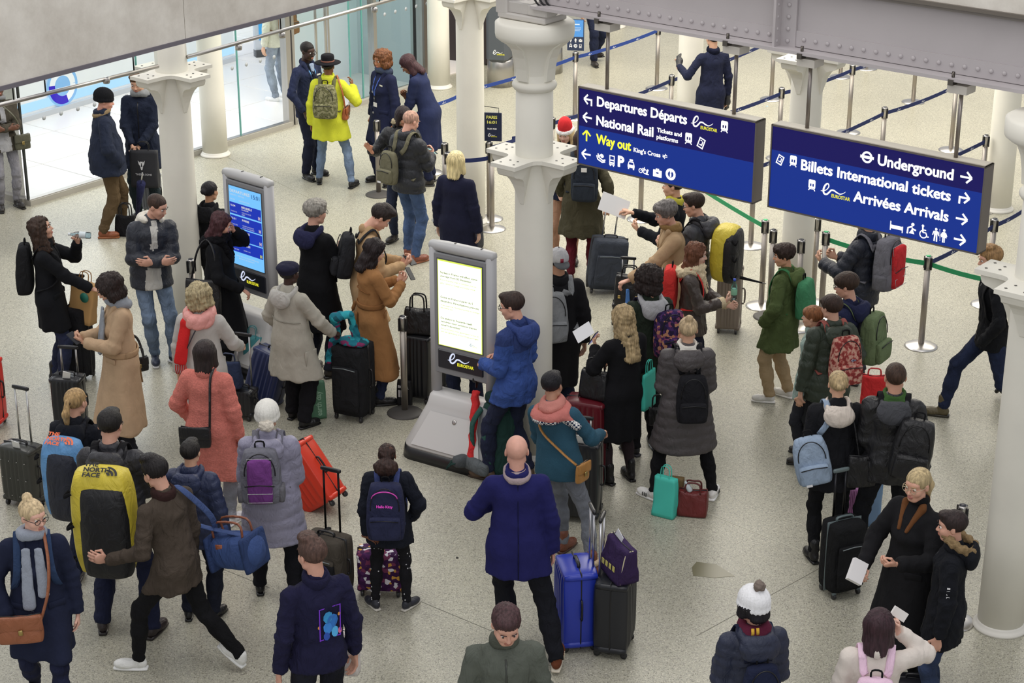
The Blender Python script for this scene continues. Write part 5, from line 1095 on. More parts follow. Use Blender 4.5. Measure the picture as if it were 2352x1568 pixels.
def held(p,k,name,label,cat,size,m,kind='box',tilt=(0,0,0),d=(0,0,0)):
    """small thing in hand k (0 right, 1 left)"""
    q=p.hands[k]+np.asarray(d); T=carry(p,name,label,cat,q); R=rotz(R_(tilt[2]))@rotx(R_(tilt[0]))@roty(R_(tilt[1]))
    if kind=='phone':
        V,F=box(.072,.010,.145,(0,0,0),.003); emit('phone_case',(p.W(V@R.T+q),F),M('1d1f26','plastic'),T,smooth=False); V,F=box(.062,.002,.128,(0,-.0055,0)); emit('screen',(p.W(V@R.T+q),F),M(m,'emit',s=.7),T,smooth=False)
    elif kind=='bottle':
        V,F=lathe([(.028,0),(.032,.01),(.032,.06),(.029,.07),(.032,.08),(.032,.12),(.026,.15),(.013,.18),(.012,.195)],14); emit('bottle_body',(p.W(V@R.T+q),F),M('d5e3ea','glass'),T); V,F=lathe([(.032,.0),(.0325,.002),(.0325,.06),(.032,.061)],14); emit('bottle_label',(p.W((V+[0,0,.05])@R.T+q),F),M(m),T)
        V,F=lathe([(.0145,.193),(.0145,.215)],12); emit('bottle_cap',(p.W(V@R.T+q),F),M('2a52c8' if m!='cfd8dc' else 'dfe6ea','plastic'),T)
    else:
        R=rotz(R_(tilt[2]))@roty(R_(tilt[1]))@rotx(R_(tilt[0])); V,F=box(*size,(0,0,0)); emit(kind,(V@R.T+p.W(np.array([q]))[0],F),M(m),T,smooth=False)
    return T
PP={}
def add(k,*a,**kw): PP[k]=person(*a,**kw); return PP[k]
BT=lambda y=.30,z=1.0,x=.2:((x,y,z),(.6,-.4,-1),(-.1,1,-.1),(0,0,-1),.85)
# ---- back of the hall
add('shopper','person in a pale hoodie and grey jeans standing inside the bright shop',(0,0),1.8,50,xy=G(645,232),hair='short:5a4630',coat=('cloth','dcdcc8',.82,'col=hood'),legs=('denim','8494a8'),shoe=('eeeeee','dddddd'),arms='dd'); backpack(PP['shopper'],'brown rucksack on the person inside the shop','8a6238')
add('farlegs','person in dark trousers walking past the small light blue notice',(0,0),1.8,-150,xy=G(1364,143),hair='short:2a2a2a',coat=('suit','1a2038',.8),legs=('cloth','1a2340'),feet=((.12,.18),(-.1,-.14,.03,-12)))
g=add('guard','guard in a dark navy uniform jacket and black gloves, back turned',(1640,66),1.82,22,hair='buzz:1c1816',sk='c69a80',coat=('suit','1a2140',.66,'col=stand@c8c23a+stand'),legs=('cloth','161b30'),arms=(((.34,.24,1.24),(.7,-.5,-1),(-.4,.6,.6),(0,1,0),.5),'d')[::-1])
add('arms_folded_woman','woman in an olive brown jacket and grey leggings, arms folded, far left',(0,0),1.66,-150,xy=G(22,478),sex='f',sk='6b4634',hair='pony:1c1614',coat=('cloth','4c473d',.80,'open=a9a9ac;col=stand+scarfthin@8f9094'),legs=('slim','84838a'),shoe=('2d2a28','1c1a18','boot'),arms='cc')
add('beanie_man','man in a black beanie, navy jacket and brown corduroy trousers',(240,206),1.79,-72,(-8,12),sk='d49a86',hair='short:4a4038',coat=('cloth','222c44',.78,'col=stand+scarfthin@96805f;t=2.2'),legs=('cloth','5d4b33'),shoe=('8a4a26','9a5a30'),arms='pp',extra='beanie@14151b',bulk=1.38,w=1.08,feet=((.10,-.12),(-.10,.12)))
add('greyscarf_man','young man in a navy parka with a grey scarf, hands folded on a handle',(313,166),1.85,172,(0,16),sk='d8a88c',hair='quiff:5c4028',coat=('cloth','19233a',.62,'col=scarf@8b8e90+hood'),legs=('denim','1a2a30'),arms='hh')
add('staff_man','staff man in a navy blazer with a light blue lanyard, hand at his pocket',(706,95),1.81,-128,(0,10),sk='3e2820',hair='buzz:14100f',coat=('suit','222d52',.80,'col=lapel@222d52;v=1.05/1a2436;n=blazer'),legs=('cloth','191f38'),shoe=('121215','0e0e10'),arms=(((.25,.16,.93),(1,-.7,0),(-.3,.3,-.9),(-1,0,0),.4),'d'),extra='glasses',w=1.08)
add('hat_woman','woman in a bright yellow jumper and a wide black hat, back turned',(752,131),1.72,-8,sex='f',sk='8a5a3c',hair='bun:1c1614:low',coat=('knit','d3d81c',.66,'t=2.2;fl=.05;n=jumper'),legs=('slim','6580a2'),shoe=('17171a','101012'),arms=(((.26,.24,1.30),(.8,-.3,-1),(-.1,.5,.9),(-1,0,0),.4),'d'),extra='widehat@14141a',feet=((.27,-.04),(-.19,.08)),bulk=1.1)
backpack(PP['hat_woman'],'olive leaf patterned backpack on the woman in yellow','6a6a48',sz=(.32,.44,.18),kind='camo',pc='6a6a48,4c4c36,7c7a5c,8a8868',t=.03,z=1.0)
add('curly_staff','staff woman with big auburn curls in a long navy coat and lanyard',(876,115),1.76,128,(5,8),sex='f',sk='a8704e',hair='curly:6e4529',coat=('wool','1b2347',.55,'col=lapel+scarf@3c4b69;btn=9a9a9a'),legs=('cloth','1a2244'),shoe=('15151a','101012'),arms='dd',feet=((.13,.02),(-.13,-.02)))
add('leaning_staff','staff woman with straight dark hair leaning forward in a navy coat',(925,128),1.76,75,(12,22),sex='f',sk='9a6a4c',hair='straight:3c2428',coat=('wool','202c56',.48,'col=lapel;fl=.08'),legs=('cloth','1a2244'),arms=(((.04,.24,1.22),(.5,-.2,-1),(-.3,.1,1),(-.6,-.5,0),.7),((.1,.34,.95),(.6,-.4,-.6),(0,1,-.2),(0,0,-1),.5)),lean=(20,0))
add('behind_bald','dark haired woman in a black jacket with a fur hood holding papers',(929,246),1.66,165,(50,20),sex='f',sk='c89074',hair='straight:241a1c:-.12',coat=('puffer','191b21',.78,'col=furhood;furc=b8aa8c'),legs=('denim','232c42'),arms=(((.30,.26,1.22),(.6,-.4,-1),(.4,.3,.8),(0,1,.2),.15),((.22,.30,1.1),(.6,-.2,-1),(-.1,1,-.1),(0,0,-1),.5)))
held(PP['behind_bald'],1,'paper','white ticket sheet held beside the bald man','paper',(.21,.003,.28),'f2f2f2','sheet',(-25,12,0),d=(0,.03,.08))
add('bald_puffer','bald man in a black puffer jacket and blue jeans with a khaki backpack',(948,253),1.79,-38,(-12,22),sk='d9a48e',hair='buzz:b08a78',coat=('puffer','21252e',.83,'pit=.11;qa=1.5;n=jacket'),legs=('denim','3c5a88'),shoe=('8c4c34','a86a4c'),arms='ff',feet=((.12,-.05),(-.12,.10)))
backpack(PP['bald_puffer'],'small khaki backpack hanging low on the bald man','716e58',sz=(.24,.38,.13),z=.93,x=-.10,t=.035,style='small'); held(PP['bald_puffer'],0,'phone','phone in the hand of the bald man with the khaki backpack','phone',0,'bfe8e0','phone',(50,0,0))
add('blonde_navy','blonde woman with a bob in a long navy wool coat, back turned',(1046,347),1.70,-28,sex='f',sk='d8b09a',hair='bob:dccb98:-.15',coat=('wool','1c1f3c',.50,'col=stand'),legs=('slim','17181f'),arms='dd',bulk=1.05)
add('kiosk_girl','woman with tied black hair and a black hoodie behind the departures screen',(478,416),1.62,-28,sex='f',sk='c09070',hair='bun:15131a:low',coat=('cloth','17181d',.78,'col=hood'),legs=('slim','17181f'),arms='ff')
# ---- left group
add('leaning_man','man in a dark quilted jacket over a pale hoodie leaning on the column, arms folded',(364,446),1.80,-158,(46,14),sk='d2a08a',hair='buzz:3c2c24',coat=('puffer','262c3a',.80,'col=hood@e4dfd2;open=c6c4bd;pit=.13;n=jacket'),legs=('denim','66809f'),shoe=('28344e','d8d8d8','plain'),arms='cc',lean=(5,-5),feet=((.02,.02),(-.15,.10)),toe=(10,-50))
add('drinking_woman','woman with long dark curls in a black coat drinking from a clear bottle',(80,499),1.73,-84,(0,-14),sex='f',sk='d0a088',hair='curlylong:38281f',coat=('wool','14161c',.62,'col=stand'),legs=('denim','232c4c'),shoe=('17171a','0f0f11','boot'),arms=(((.10,.40,1.04),(.5,-.5,-1),(0,1,-.1),(-.3,0,-1),.85),((.06,.30,1.45),(.7,.3,-1),(-.3,.1,.9),(-1,-.3,0),.8)),feet=((.10,.06),(-.10,-.04)))
backpack(PP['drinking_woman'],'black roll top backpack on the drinking woman','1b1c20',sz=(.29,.50,.17),z=.98,t=.02,style='duffel'); 
held(PP['drinking_woman'],1,'water_bottle','clear bottle raised to the mouth of the drinking woman','bottle',0,'cfd8dc','bottle',(84,0,0),d=(.03,.13,.0))
add('camel_phone','woman with dark curls in a long belted beige coat looking at her phone',(240,634),1.74,112,(0,24),sex='f',sk='c99a80',hair='curly:2a1f1d',coat=('wool','b99c7c',.30,'col=lapel+scarfends@8f98a4;fl=.12;w=1.05'),legs=('slim','20222c'),shoe=('1a1a1c','111'*2),arms='ff',bulk=1.1)
held(PP['camel_phone'],1,'phone','phone held by the woman in the long belted beige coat','phone',0,'6d8cc8','phone',(60,20,100))
add('pinkcollar','woman with curly blonde hair, pink quilted collar and light grey coat',(455,652),1.66,-8,sex='f',hair='curly:a89a78',coat=('wool','b9b7b2',.40,'col=pufscarf@e29a92;fl=.07'),legs=('slim','2a2c34'),arms=(BT(.32,1.02,.26),'d'),bulk=1.1)
q=PP['pinkcollar']; V,F=surf(U(.02,cone(q.tt((-.10,-.13,1.42)),q.tt((-.17,-.16,1.02)),.05,.062,1.,.42),cone(q.tt((-.08,-.06,1.50)),q.tt((-.10,-.13,1.40)),.035,.05,1,.6)),.012); V=V+vnorm(V,F)*(.007*wav(V,5,50,2,(1,1,.4)))[:,None]; sc_=q.E('scarf',(V,F),M('d81e20','knit'),lb='bright red scarf end hanging down the back')
for k in range(7): q.E('fringe',tube([q.tt((-.215+.016*k,-.16,1.0)),q.tt((-.218+.017*k,-.165,.955)),q.tt((-.21+.016*k,-.16,.91))],.005,5),M('c41a1e','knit'),parent=sc_)
q.E('bag_strap',tube([q.tt(v) for v in spline([(.08,.02,1.50),(.03,-.13,1.42),(-.08,-.165,1.2),(-.17,-.12,1.02)],14)],.006,5),M('2a3040','leather'))
add('fur_collar','woman in a black coat with a fur collar touching her ear',(513,487),1.70,-98,(8,20),sex='f',sk='dba48c',hair='wavy:43262a:-.16',coat=('wool','121318',.38,'col=fur@101014;fl=.08'),legs=('slim','121318'),arms=(((.17,.26,1.0),(.8,-.6,-.3),(-.3,.6,-.6),(0,-.6,-.6),.5),((.13,.14,1.50),(.9,.2,-1),(-.3,-.3,.7),(-1,0,0),.6)),bulk=1.22)
add('grey_glasses','grey haired man with glasses in a black overcoat and navy hood',(722,458),1.82,-42,(-10,5),sk='d0a08a',hair='mop:8c8880',coat=('wool','101116',.48,'col=hood@262852;fl=.04'),legs=('cloth','1c2233'),arms='ff',extra='glasses',bulk=1.1)
held(PP['grey_glasses'],0,'phone','phone edge seen in front of the grey haired man','phone',0,'9be0d8','phone',(60,0,-30))
add('camel_man','young man in a camel overcoat bent over his phone',(890,472),1.84,-78,(0,34),sk='d8a48c',hair='quiff:2a211f',coat=('wool','b8976e',.52,'col=lapel'),legs=('denim','22283e'),shoe=('8c5238','e4e0da','plain'),arms='ff',lean=(8,0),feet=((.10,-.05),(-.10,.12)))
backpack(PP['camel_man'],'black laptop backpack on the man in the camel overcoat','26272b',sz=(.28,.42,.17),z=1.0,t=.02); held(PP['camel_man'],1,'phone','phone held by the man in the camel overcoat','phone',0,'8a8fc8','phone',(60,0,-60))
add('camel_woman','dark haired woman in a long tan trench coat photographing with her phone',(866,548),1.66,-66,(-8,22),sex='f',sk='d8a890',hair='wavy:231a1b:-.2',coat=('wool','9c6e40',.32,'col=stand;fl=.11'),legs=('denim','232d4e'),shoe=('141416','101012','boot'),arms=(((.07,.30,1.24),(.6,-.2,-1),(-.3,.7,.5),(-.6,-.5,.6),.6),)*2)
held(PP['camel_woman'],0,'phone','lit phone held up by the woman in the tan trench coat','phone',0,'7fb8e8','phone',(40,-15,-50),d=(0,.03,.03))
q=PP['camel_woman']; girdle(q,1.07,M('8a5e34','wool'),.026); q.E('belt_loop',tube([q.tt(v) for v in spline([(-.12,-.12,1.06),(-.17,-.15,.9),(-.14,-.17,.74),(-.04,-.17,.78),(0,-.155,1.0)],22)],.01,6,flat=(.02,.005),wdir=(0,0,1)),M('8a5e34','wool'))
q=PP['camel_phone']; girdle(q,1.03,M('ab8d6b','wool'),.028); q.E('belt_end',tube([q.tt(v) for v in ((.15,-.13,1.04),(.17,-.17,.85),(.16,-.19,.62))],.01,6,flat=(.024,.006),wdir=(1,.5,0)),M('a88a68','wool'))
add('beret_woman','stout woman in a navy beret and pale grey duffle coat, back turned',(660,602),1.62,-38,sex='f',sk='3c2620',hair='short:1a1614',coat=('wool','a8a498',.56,'col=hood@b5b3ad;fl=.10;t=1.3'),legs=('wide','13131a'),shoe=('101014','0c0c0e'),arms=(((.27,.30,.98),(.8,-.4,-.5),(0,1,-.2),(-.5,0,-1),.7),'p'),extra='beret@20213c',bulk=1.2,feet=((.12,.0),(-.14,.10)))
add('pink_fur','woman with straight dark hair in a coral pink fluffy coat',(468,782),1.64,-14,sex='f',hair='straight:2b2120:-.13',coat=('fur','d27c70',.46,'col=stand;fl=.08'),legs=('denim','84868f'),shoe=('e2e2e4','f0f0f0','plain'),arms=('d','p'),bulk=1.05,feet=((.16,-.04),(-.04,.05)))
add('duffel_woman','woman with a low blonde ponytail carrying a blue duffel on her back',(170,891),1.66,-14,(-8,5),sex='f',sk='d0a088',hair='pony:a5875c',coat=('cloth','191c26',.76,'col=hood'),legs=('slim','1d2540'),shoe=('4a4a50','333338'),arms='dd')
add('duffel_man','man in a black quilted jacket carrying a yellow and black duffel on his back',(250,938),1.84,-6,(0,10),sk='cf9e88',hair='short:1b1817',coat=('puffer','292931',.76,'pit=.055;col=hood;n=jacket'),legs=('cloth','1c2344'),shoe=('2e2425','201a1a'),arms='ff',extra='glasses',bulk=1.15,feet=((.20,-.03),(-.17,0)))
add('waxed_man','bearded man in a brown waxed jacket striding left with white trainers',(348,1046),1.76,74,(4,12),sk='d2a08a',hair='quiff:1b1718',coat=('cloth','4b4138',.73,'col=stand@35201f;n=jacket'),legs=('slim','111114'),shoe=('ecece8','f4f4f2','plain'),arms=(((.20,.10,.86),(.6,-.8,0),None,(-1,0,0),.4),((.40,.20,1.08),(.2,-.4,-1),(.8,.0,.5),(-.3,.8,0),.5)),extra='beard',twist=-26,lean=(7,0),feet=((.08,-.42,.05,-28),(-.10,.30)))
add('navy_boy','boy in a shiny navy puffer jacket with a hood, back turned',(434,1011),1.50,-12,hair='short:1d1917',coat=('puffer','1f2e58',.76,'pit=.09;col=hood;n=jacket'),legs=('cloth','191e30'),shoe=('15151a','0f0f12'),arms=('d','f'))
add('glasses_blonde','blonde woman with glasses, navy coat and long grey scarf walking, lower left corner',(70,1146),1.70,-168,(38,6),sex='f',sk='e0b09c',hair='bun:cbb48e',coat=('wool','1b2340',.56,'col=lapel+scarfends@96a0b2;btn=23283c'),legs=('slim','1c2242'),shoe=('1a1a1c','111114','boot'),arms='pd',extra='glasses',feet=((.10,-.25,.05,-25),(-.10,.22)),bulk=1.08)
add('lilac_woman','woman in a lilac grey puffer coat and white bobble hat, back turned',(612,925),1.67,2,sex='f',sk='c89a80',hair='short:8a8278',coat=('puffer','8e8ba8',.55,'pit=.10;col=hood;fl=.06;qa=.8'),legs=('wide','13131b',.6),shoe=('101014','0c0c0e'),arms='ii',extra='beanie@e2e0d8,pomback@d8d0c2',bulk=1.15,feet=((.16,-.08),(-.14,.10)),toe=(20,-5))
backpack(PP['lilac_woman'],'purple and grey rucksack with elastic cords on the lilac coat','6f6f7c',sz=(.32,.46,.17),pc='7c2a8e',style='cord',z=1.0,x=-.05,t=.04)
add('art_jacket','young man in a navy jacket with a bright embroidered panel on the back',(716,1232),1.80,28,(14,6),sk='d8a48e',hair='quiff:564038',coat=('cloth','1e1d44',.86,'n=jacket'),legs=('denim','1a1c2a'),arms=('d','d'),shoe=('ececec','dddddd'))
add('bag_girl','girl with a puffy dark ponytail in a black coat and spotted leggings',(888,1020),1.40,-2,sex='f',sk='7a4c36',hair='puff:35241f',coat=('cloth','181d2c',.72,'col=stand;t=1.8'),legs=('slim','17161c',.6),shoe=('2a2c3a','cfcabf','plain'),arms=('p',((.20,-.10,.80),(.8,-.5,0),(-.9,0,-.3),(0,-1,0),.4)),feet=((.15,0),(-.15,0)),toe=(35,-35))
# ---- centre
add('screen_person','person standing behind the middle information screen, only dark legs showing',(1072,588),1.70,20,hair='short:1a1a1c',coat=('wool','16171d',.62),legs=('denim','1b2440'),arms='ff')
add('blue_jacket','man with glasses in a bright blue rain jacket beside the screen',(1174,669),1.80,52,(22,12),sk='dba58e',hair='short:33241f',coat=('cloth','2552a8',.77,'col=hood@2a4690;yoke=263f80;n=jacket;zip=1b2c58;t=1.5'),legs=('denim','1c2440'),shoe=('54402e','3a2c22'),arms='ii',extra='glasses',feet=((.12,-.05),(-.12,.20)))
add('bald_navy','bald man in a royal navy blazer coat seen from behind, walking away',(1187,1000),1.80,4,(0,4),sk='dba592',coat=('wool','1d1e68',.70,'col=stand+scarfthin@a89698;w=1.05'),legs=('cloth','13151f'),shoe=('6e3b24','e0d6c4','trainer','e8dcc0'),arms=('d',((.10,.24,1.16),(.9,-.3,-.6),(-.6,.4,.4),(-.5,-.5,.5),.5)),bulk=1.12,feet=((.26,-.26,.03,-16),(-.04,.18)))
add('teal_woman','person with short black hair, teal jumper and a large coral check scarf',(1265,852),1.68,-24,(0,10),sex='f',sk='b98a70',hair='short:141218',coat=('knit','17566f',.84,'col=scarf@c57f74+scarfthin@d8d4d4;t=1.4;n=jumper'),legs=('slim','70747c'),shoe=('7a452e','4a2a1e','boot'),arms=(BT(.34,1.08,.24),'f'),lean=(0,-7),feet=((.34,-.10),(-.02,.16)),toe=(75,10),bulk=1.12)
q=PP['teal_woman']; V,F=surf(U(.02,tor(q.tt((0,-.04,1.42)),.12,.05,1.05,.9,0,q.TR@rotx(.15)),cone(q.tt((.1,-.1,1.42)),q.tt((.22,-.05,1.3)),.05,.04,1,.7)),.012); V=V+vnorm(V,F)*(.009*wav(V,8,40,3))[:,None]; mi=((V[F].mean(1)[:,2]<q.tt((0,0,1.395))[2])).astype(int); q.E('shawl',(V,F),[M('c07068','knit'),M('e8e6e2','check',c2='1d2a4a',sc=60)],mi=mi,lb='coral shawl with a blue and white check underside')
V,F=surf(tor(q.legs[0][2]+np.array([0,0,.035]),.05,.02,1,1.3),.01); q.E('boot_fur',(V,F),M('cdb89a','fur'))
add('cap_man','man in a backwards grey cap and black coat half behind the near column',(1284,570),1.80,14,sk='b98a70',hair='short:17151a',coat=('wool','1b1b20',.46,'col=stand'),legs=('denim','1c2440'),arms='dd',extra='cap@b4b4b8')
backpack(PP['cap_man'],'light grey canvas rucksack on the man in the backwards cap','8a8d90',sz=(.3,.46,.16),x=-.12,z=.96,t=.02)
add('long_blonde','woman with long wavy blonde hair in a short black coat and tights',(1430,700),1.66,34,(10,10),sex='f',hair='wavy:a5906c:-.36',coat=('wool','131318',.46,'col=stand;fl=.05'),legs=('tights','33282c'),shoe=('131316','0c0c0e','boot'),arms=('i',((.10,.30,1.26),(.7,-.2,-1),(-.1,.6,.7),(-.6,-.5,.4),.6)),feet=((.11,0),(-.11,.04)))
held(PP['long_blonde'],1,'phone','phone in a gloved hand left of the long blonde hair','phone',0,'8d90c8','phone',(30,0,30)); held(PP['long_blonde'],1,'paper','white paper sheet held up with the phone by the wavy blonde woman','paper',(.17,.003,.13),'f0f0f2','sheet',(-50,-35,0),d=(-.05,.08,.04))
add('floral_person','person with dark curls and a dark green coat carrying a floral backpack',(1490,611),1.78,24,(10,5),sk='b98a70',hair='curly:2b211f',coat=('cloth','2b352a',.62,'col=hood@b6b6ba'),legs=('cloth','15151b'),shoe=('1c1d22','3a3a40'),arms='ff')
backpack(PP['floral_person'],'dark purple floral print backpack','3a2a54',sz=(.3,.42,.16),kind='floral',pc='2b2140,2b2140,3d2a5e,4b2e66,2b2140,8a4a6a,c08a6a',x=.10,z=.98,t=.025,strap='2b2140')
add('redhead','auburn haired girl in a shearling jacket holding a water bottle',(1600,556),1.64,-100,(0,8),sex='f',sk='e0b4a0',hair='wavy:6c4430:-.2',coat=('leather','463c37',.80,'col=fur@dccbaa;cuff=d8c6a4;n=jacket;t=1.6'),legs=('denim','1b2036'),shoe=('1c1c20','111'*2),arms=('f',((.07,.34,1.08),(.6,-.2,-1),(-.1,1,0),(-.6,-.5,.6),.7)))
backpack(PP['redhead'],'red hiking rucksack on the auburn haired girl','d5302c',sz=(.28,.46,.18),z=1.02,t=.035,style='cord',pc='c8281f'); held(PP['redhead'],0,'water_bottle','water bottle with a blue cap held by the auburn haired girl','bottle',0,'8ac0a0','bottle',(0,0,0),d=(.0,.02,-.02)).rotation_euler=(0,0,0)
add('grey_puffer','man with glasses in a charcoal puffer carrying a yellow duffel',(1592,441),1.79,66,(12,14),sk='d8a890',hair='short:2e211c',coat=('puffer','3d3f47',.78,'pit=.06;col=hood;n=jacket'),legs=('denim','1b2442'),shoe=('1a1c26','101014'),arms='ff',extra='glasses')
add('camel_reach','grey haired man in a camel coat reaching for a suitcase handle',(1526,461),1.80,98,(0,8),sk='d2a08a',hair='mop:6f6a68',coat=('wool','b09370',.50,'col=lapel+scarfthin@8a6c40'),legs=('cloth','2c3040'),arms=('d',((.22,.50,1.10),(.6,-.3,-1),(-.1,1,-.2),(0,0,-1),.6)),lean=(8,0))
add('paper_staff','person in a black coat with a yellow collar holding a sheet, head behind the sign',(1552,398),1.80,80,hair='short:1a1a1c',coat=('wool','12161f',.42,'col=stand@c8c23a'),legs=('cloth','12151f'),arms=(((.12,.40,1.28),(.6,-.2,-1),(0,1,.3),(0,0,-1),.5),'f'))
held(PP['paper_staff'],0,'paper','large printed white sheet held under the left sign','paper',(.30,.004,.20),'eeeeec','sheet',(-35,22,0),d=(0,.10,.04))
add('olive_parka','woman in an olive parka and maroon trousers, head behind the left sign',(1338,297),1.76,-8,sex='f',hair='bob:3a2a22',coat=('cloth','4b4735',.55,'fl=.07;t=1.6'),legs=('slim','5e1826'),shoe=('5c3a28','3a2820'),arms=(((.30,-.02,.90),(.6,-.8,0),(0,0,-1),(-1,0,0),.8),((.24,.20,.95),(.6,-.8,-.2),(0,.6,-.8),(-1,0,0),.7)),bulk=1.08)
backpack(PP['olive_parka'],'slate blue backpack with a white label on the olive parka','29323f',sz=(.30,.48,.15),z=1.0,x=.05,t=.025,style='label')
add('santa_woman','young woman in a red and white santa hat and navy uniform',(1297,282),1.68,168,(-8,18),sex='f',sk='e4b8a4',hair='long:dcc090:-.2',coat=('suit','1b2342',.80,'col=lapel'),legs=('tights','b0866c'),arms=('h',((.02,.22,1.10),(.8,-.4,-.8),(-.8,.3,-.1),(0,-1,0),.4)),extra='santa')
add('grey_parka','woman with a blonde top bun in a long grey quilted parka, feet apart',(1582,728),1.70,2,sex='f',hair='bun:bda684',coat=('puffer','4b4647',.50,'pit=.085;col=hood+scarfthin@dedad0;fl=.06;qa=.8;n=parka'),legs=('slim','141419'),shoe=('eceae6','f2f2f0','trainer','2a2a2c'),arms='ii',feet=((.27,0),(-.25,0)),toe=(20,-45),bulk=1.1)
backpack(PP['grey_parka'],'black backpack hanging low on the grey parka','1b1b21',sz=(.28,.44,.14),z=.86,t=.04,style='plain',x=.03)
# ---- right
add('green_boy','curly haired boy in a green parka and beige trousers facing left',(1803,560),1.59,64,(24,6),sk='d8a080',hair='mop:33241f',coat=('cloth','4d5c33',.62,'col=hood@596a3c;t=1.9;fl=.07;n=parka'),legs=('cloth','ab936f'),shoe=('dcdad4','f0eeea','plain'),arms='pp',bulk=1.12,feet=((.11,-.08),(-.10,.06)))
backpack(PP['green_boy'],'bright green backpack on the boy in the green parka','1f9258',sz=(.30,.42,.18),z=.98,t=.04,style='duffel',strap='15803e')
add('red_pack_man','man in a navy puffer below the right sign, head hidden',(1997,474),1.80,52,hair='short:2a2020',coat=('puffer','192033',.80,'pit=.08;n=jacket'),legs=('cloth','3e3f45'),arms=('f',((.16,.34,1.16),(.7,-.2,-1),(-.2,.8,.5),(-.6,-.5,.6),.6)))
backpack(PP['red_pack_man'],'red and grey hiking rucksack below the right sign','77767e',sz=(.33,.50,.20),z=1.0,t=.035,style='cord',pc='d42a30')
add('hood_glasses','young man with glasses and a navy hooded coat facing left',(1945,624),1.74,56,(14,10),sk='dba890',hair='fringe:38281f',coat=('cloth','212850',.72,'col=hood@212850;t=1.5'),legs=('cloth','1a1d2c'),arms='dd',extra='glasses')
backpack(PP['hood_glasses'],'sage green backpack on the young man in the navy hooded coat','6b7c57',sz=(.31,.46,.19),z=.93,t=.03,x=.06)
add('puffer_green','young man in a dark green puffer jacket with a camouflage backpack',(1913,676),1.66,18,(14,6),sk='d8a890',hair='fringe:35251e',coat=('puffer','2f3a2d',.74,'pit=.085;col=hood;n=jacket'),legs=('cloth','1a1d22'),arms=(((.235,.10,.90),(1,-.6,0),(-.4,.5,-.6),(-1,0,0),.4),'d'))
backpack(PP['puffer_green'],'red and pink camouflage backpack with a small flag','9c4a44',sz=(.30,.46,.18),kind='camo',pc='8a3a38,a8504a,c08478,d0a290',z=.97,t=.04,strap='a05850',x=.03)
add('small_boy','small brown haired boy peeping left between the two taller youths',(1872,702),1.48,70,(0,0),hair='fringe:8a5a38',coat=('cloth','9ab0a8',.74),legs=('cloth','2a2c34'),arms='dd')
add('cream_hood','woman with a messy low bun and a cream fleece hood on a black jacket',(1928,852),1.66,0,sex='f',hair='bun:b09a74:low',coat=('cloth','1a1b21',.70,'col=hood@dcd0c4;t=1.8'),legs=('slim','121318'),shoe=('141416','0e0e10','boot'),arms=('d','i'))
backpack(PP['cream_hood'],'light blue backpack slung low on the left shoulder','8ea8c6',sz=(.30,.42,.16),z=.84,x=-.17,t=.03,ry=-12,style='small',both=False)
add('leather_man','man with cropped hair, green scarf and black leather jacket with grey hood',(2060,833),1.80,-10,(12,2),sk='d09c84',hair='buzz:3e2c22',coat=('leather','1b1b1e',.80,'col=hood@4b4d54+scarfthin@3c5e2e;t=2;n=jacket'),legs=('denim','14161d'),shoe=('6b6761','cfccc4','plain'),arms='di',feet=((.12,.05),(-.22,-.05)),toe=(10,-80),bulk=1.05)
backpack(PP['leather_man'],'black leather backpack on the right shoulder of the leather jacket','17171a',sz=(.30,.48,.18),z=.92,x=.12,t=.03,kind='leather',ry=8)
add('black_coat_blonde','blonde woman with clear glasses in a long black coat holding a white box',(2112,1075),1.72,126,(8,6),sex='f',sk='d9a68e',hair='pony:b8a47c',coat=('wool','18181c',.36,'col=lapel@6e4524+polo@101013;fl=.08;t=1.2'),legs=('slim','14141a'),arms=(((.18,.30,1.0),(.8,-.4,-.4),(-.5,.8,-.1),(-.6,0,-.6),.6),((.16,.32,1.16),(.7,-.3,-1),(-.3,.9,.1),(-.6,-.5,.6),.6)),extra='glasses,clear',bulk=1.12)
held(PP['black_coat_blonde'],0,'gift_box','white printed box held by the woman in the long black coat','box',(.11,.04,.16),'eceaea','box_body',(-40,30,0),d=(0,.03,.03))
add('fur_boy','dark haired boy in a black parka with a fur hood facing left',(2193,1172),1.62,74,(8,4),sk='d2a08a',hair='short:2a1e1d',coat=('cloth','13161f',.70,'col=furhood;furc=8c7656;t=1.6;n=parka'),legs=('denim','27395c'),shoe=('1a1a1c','111'*2),arms='dd')
add('walker','man with swept fair hair striding left behind the right column',(2277,563),1.83,86,(6,4),sk='dba890',hair='quiff:9c7a52',coat=('cloth','14161b',.80,'n=jacket'),legs=('denim','1b2848'),shoe=('5c5237','2e2a20','boot'),arms=('d','p'),lean=(6,0),feet=((.08,.36),(-.10,-.42,.05,-25)))
backpack(PP['walker'],'black backpack of the man striding behind the right column','15161a',sz=(.28,.44,.15),z=.98,t=.02)
# ---- foreground row
add('looking_down','young man in a grey green field jacket looking down, bottom centre',(1165,1398),1.82,186,(4,24),sk='dca892',hair='quiff:473032',coat=('cloth','5d6259',.74,'col=stand@50544a;n=jacket;zip=3a3d38'),legs=('denim','2a2e3a'),arms='dd',bulk=1.02)
add('bobble_woman','woman in a white bobble hat and navy puffer with a striped scarf, bottom right',(1732,1352),1.68,12,(24,4),sex='f',sk='d8a890',hair='bob:17131a:-.05',coat=('puffer','202a48',.66,'pit=.08;t=.75;col=hood+scarf@5c1c34'),legs=('slim','15151a'),arms='ii',extra='beanie@f2f2f4,pom@7c7068')
q=PP['bobble_woman']; 
for x_ in(-.045,-.012): q.E('scarf_stripe',tube([q.tt((x_,-.112,1.475)),q.tt((x_,-.120,1.50)),q.tt((x_,-.112,1.53))],.01,6,flat=(.009,.008),wdir=(1,0,0)),M('e0b030','knit'))
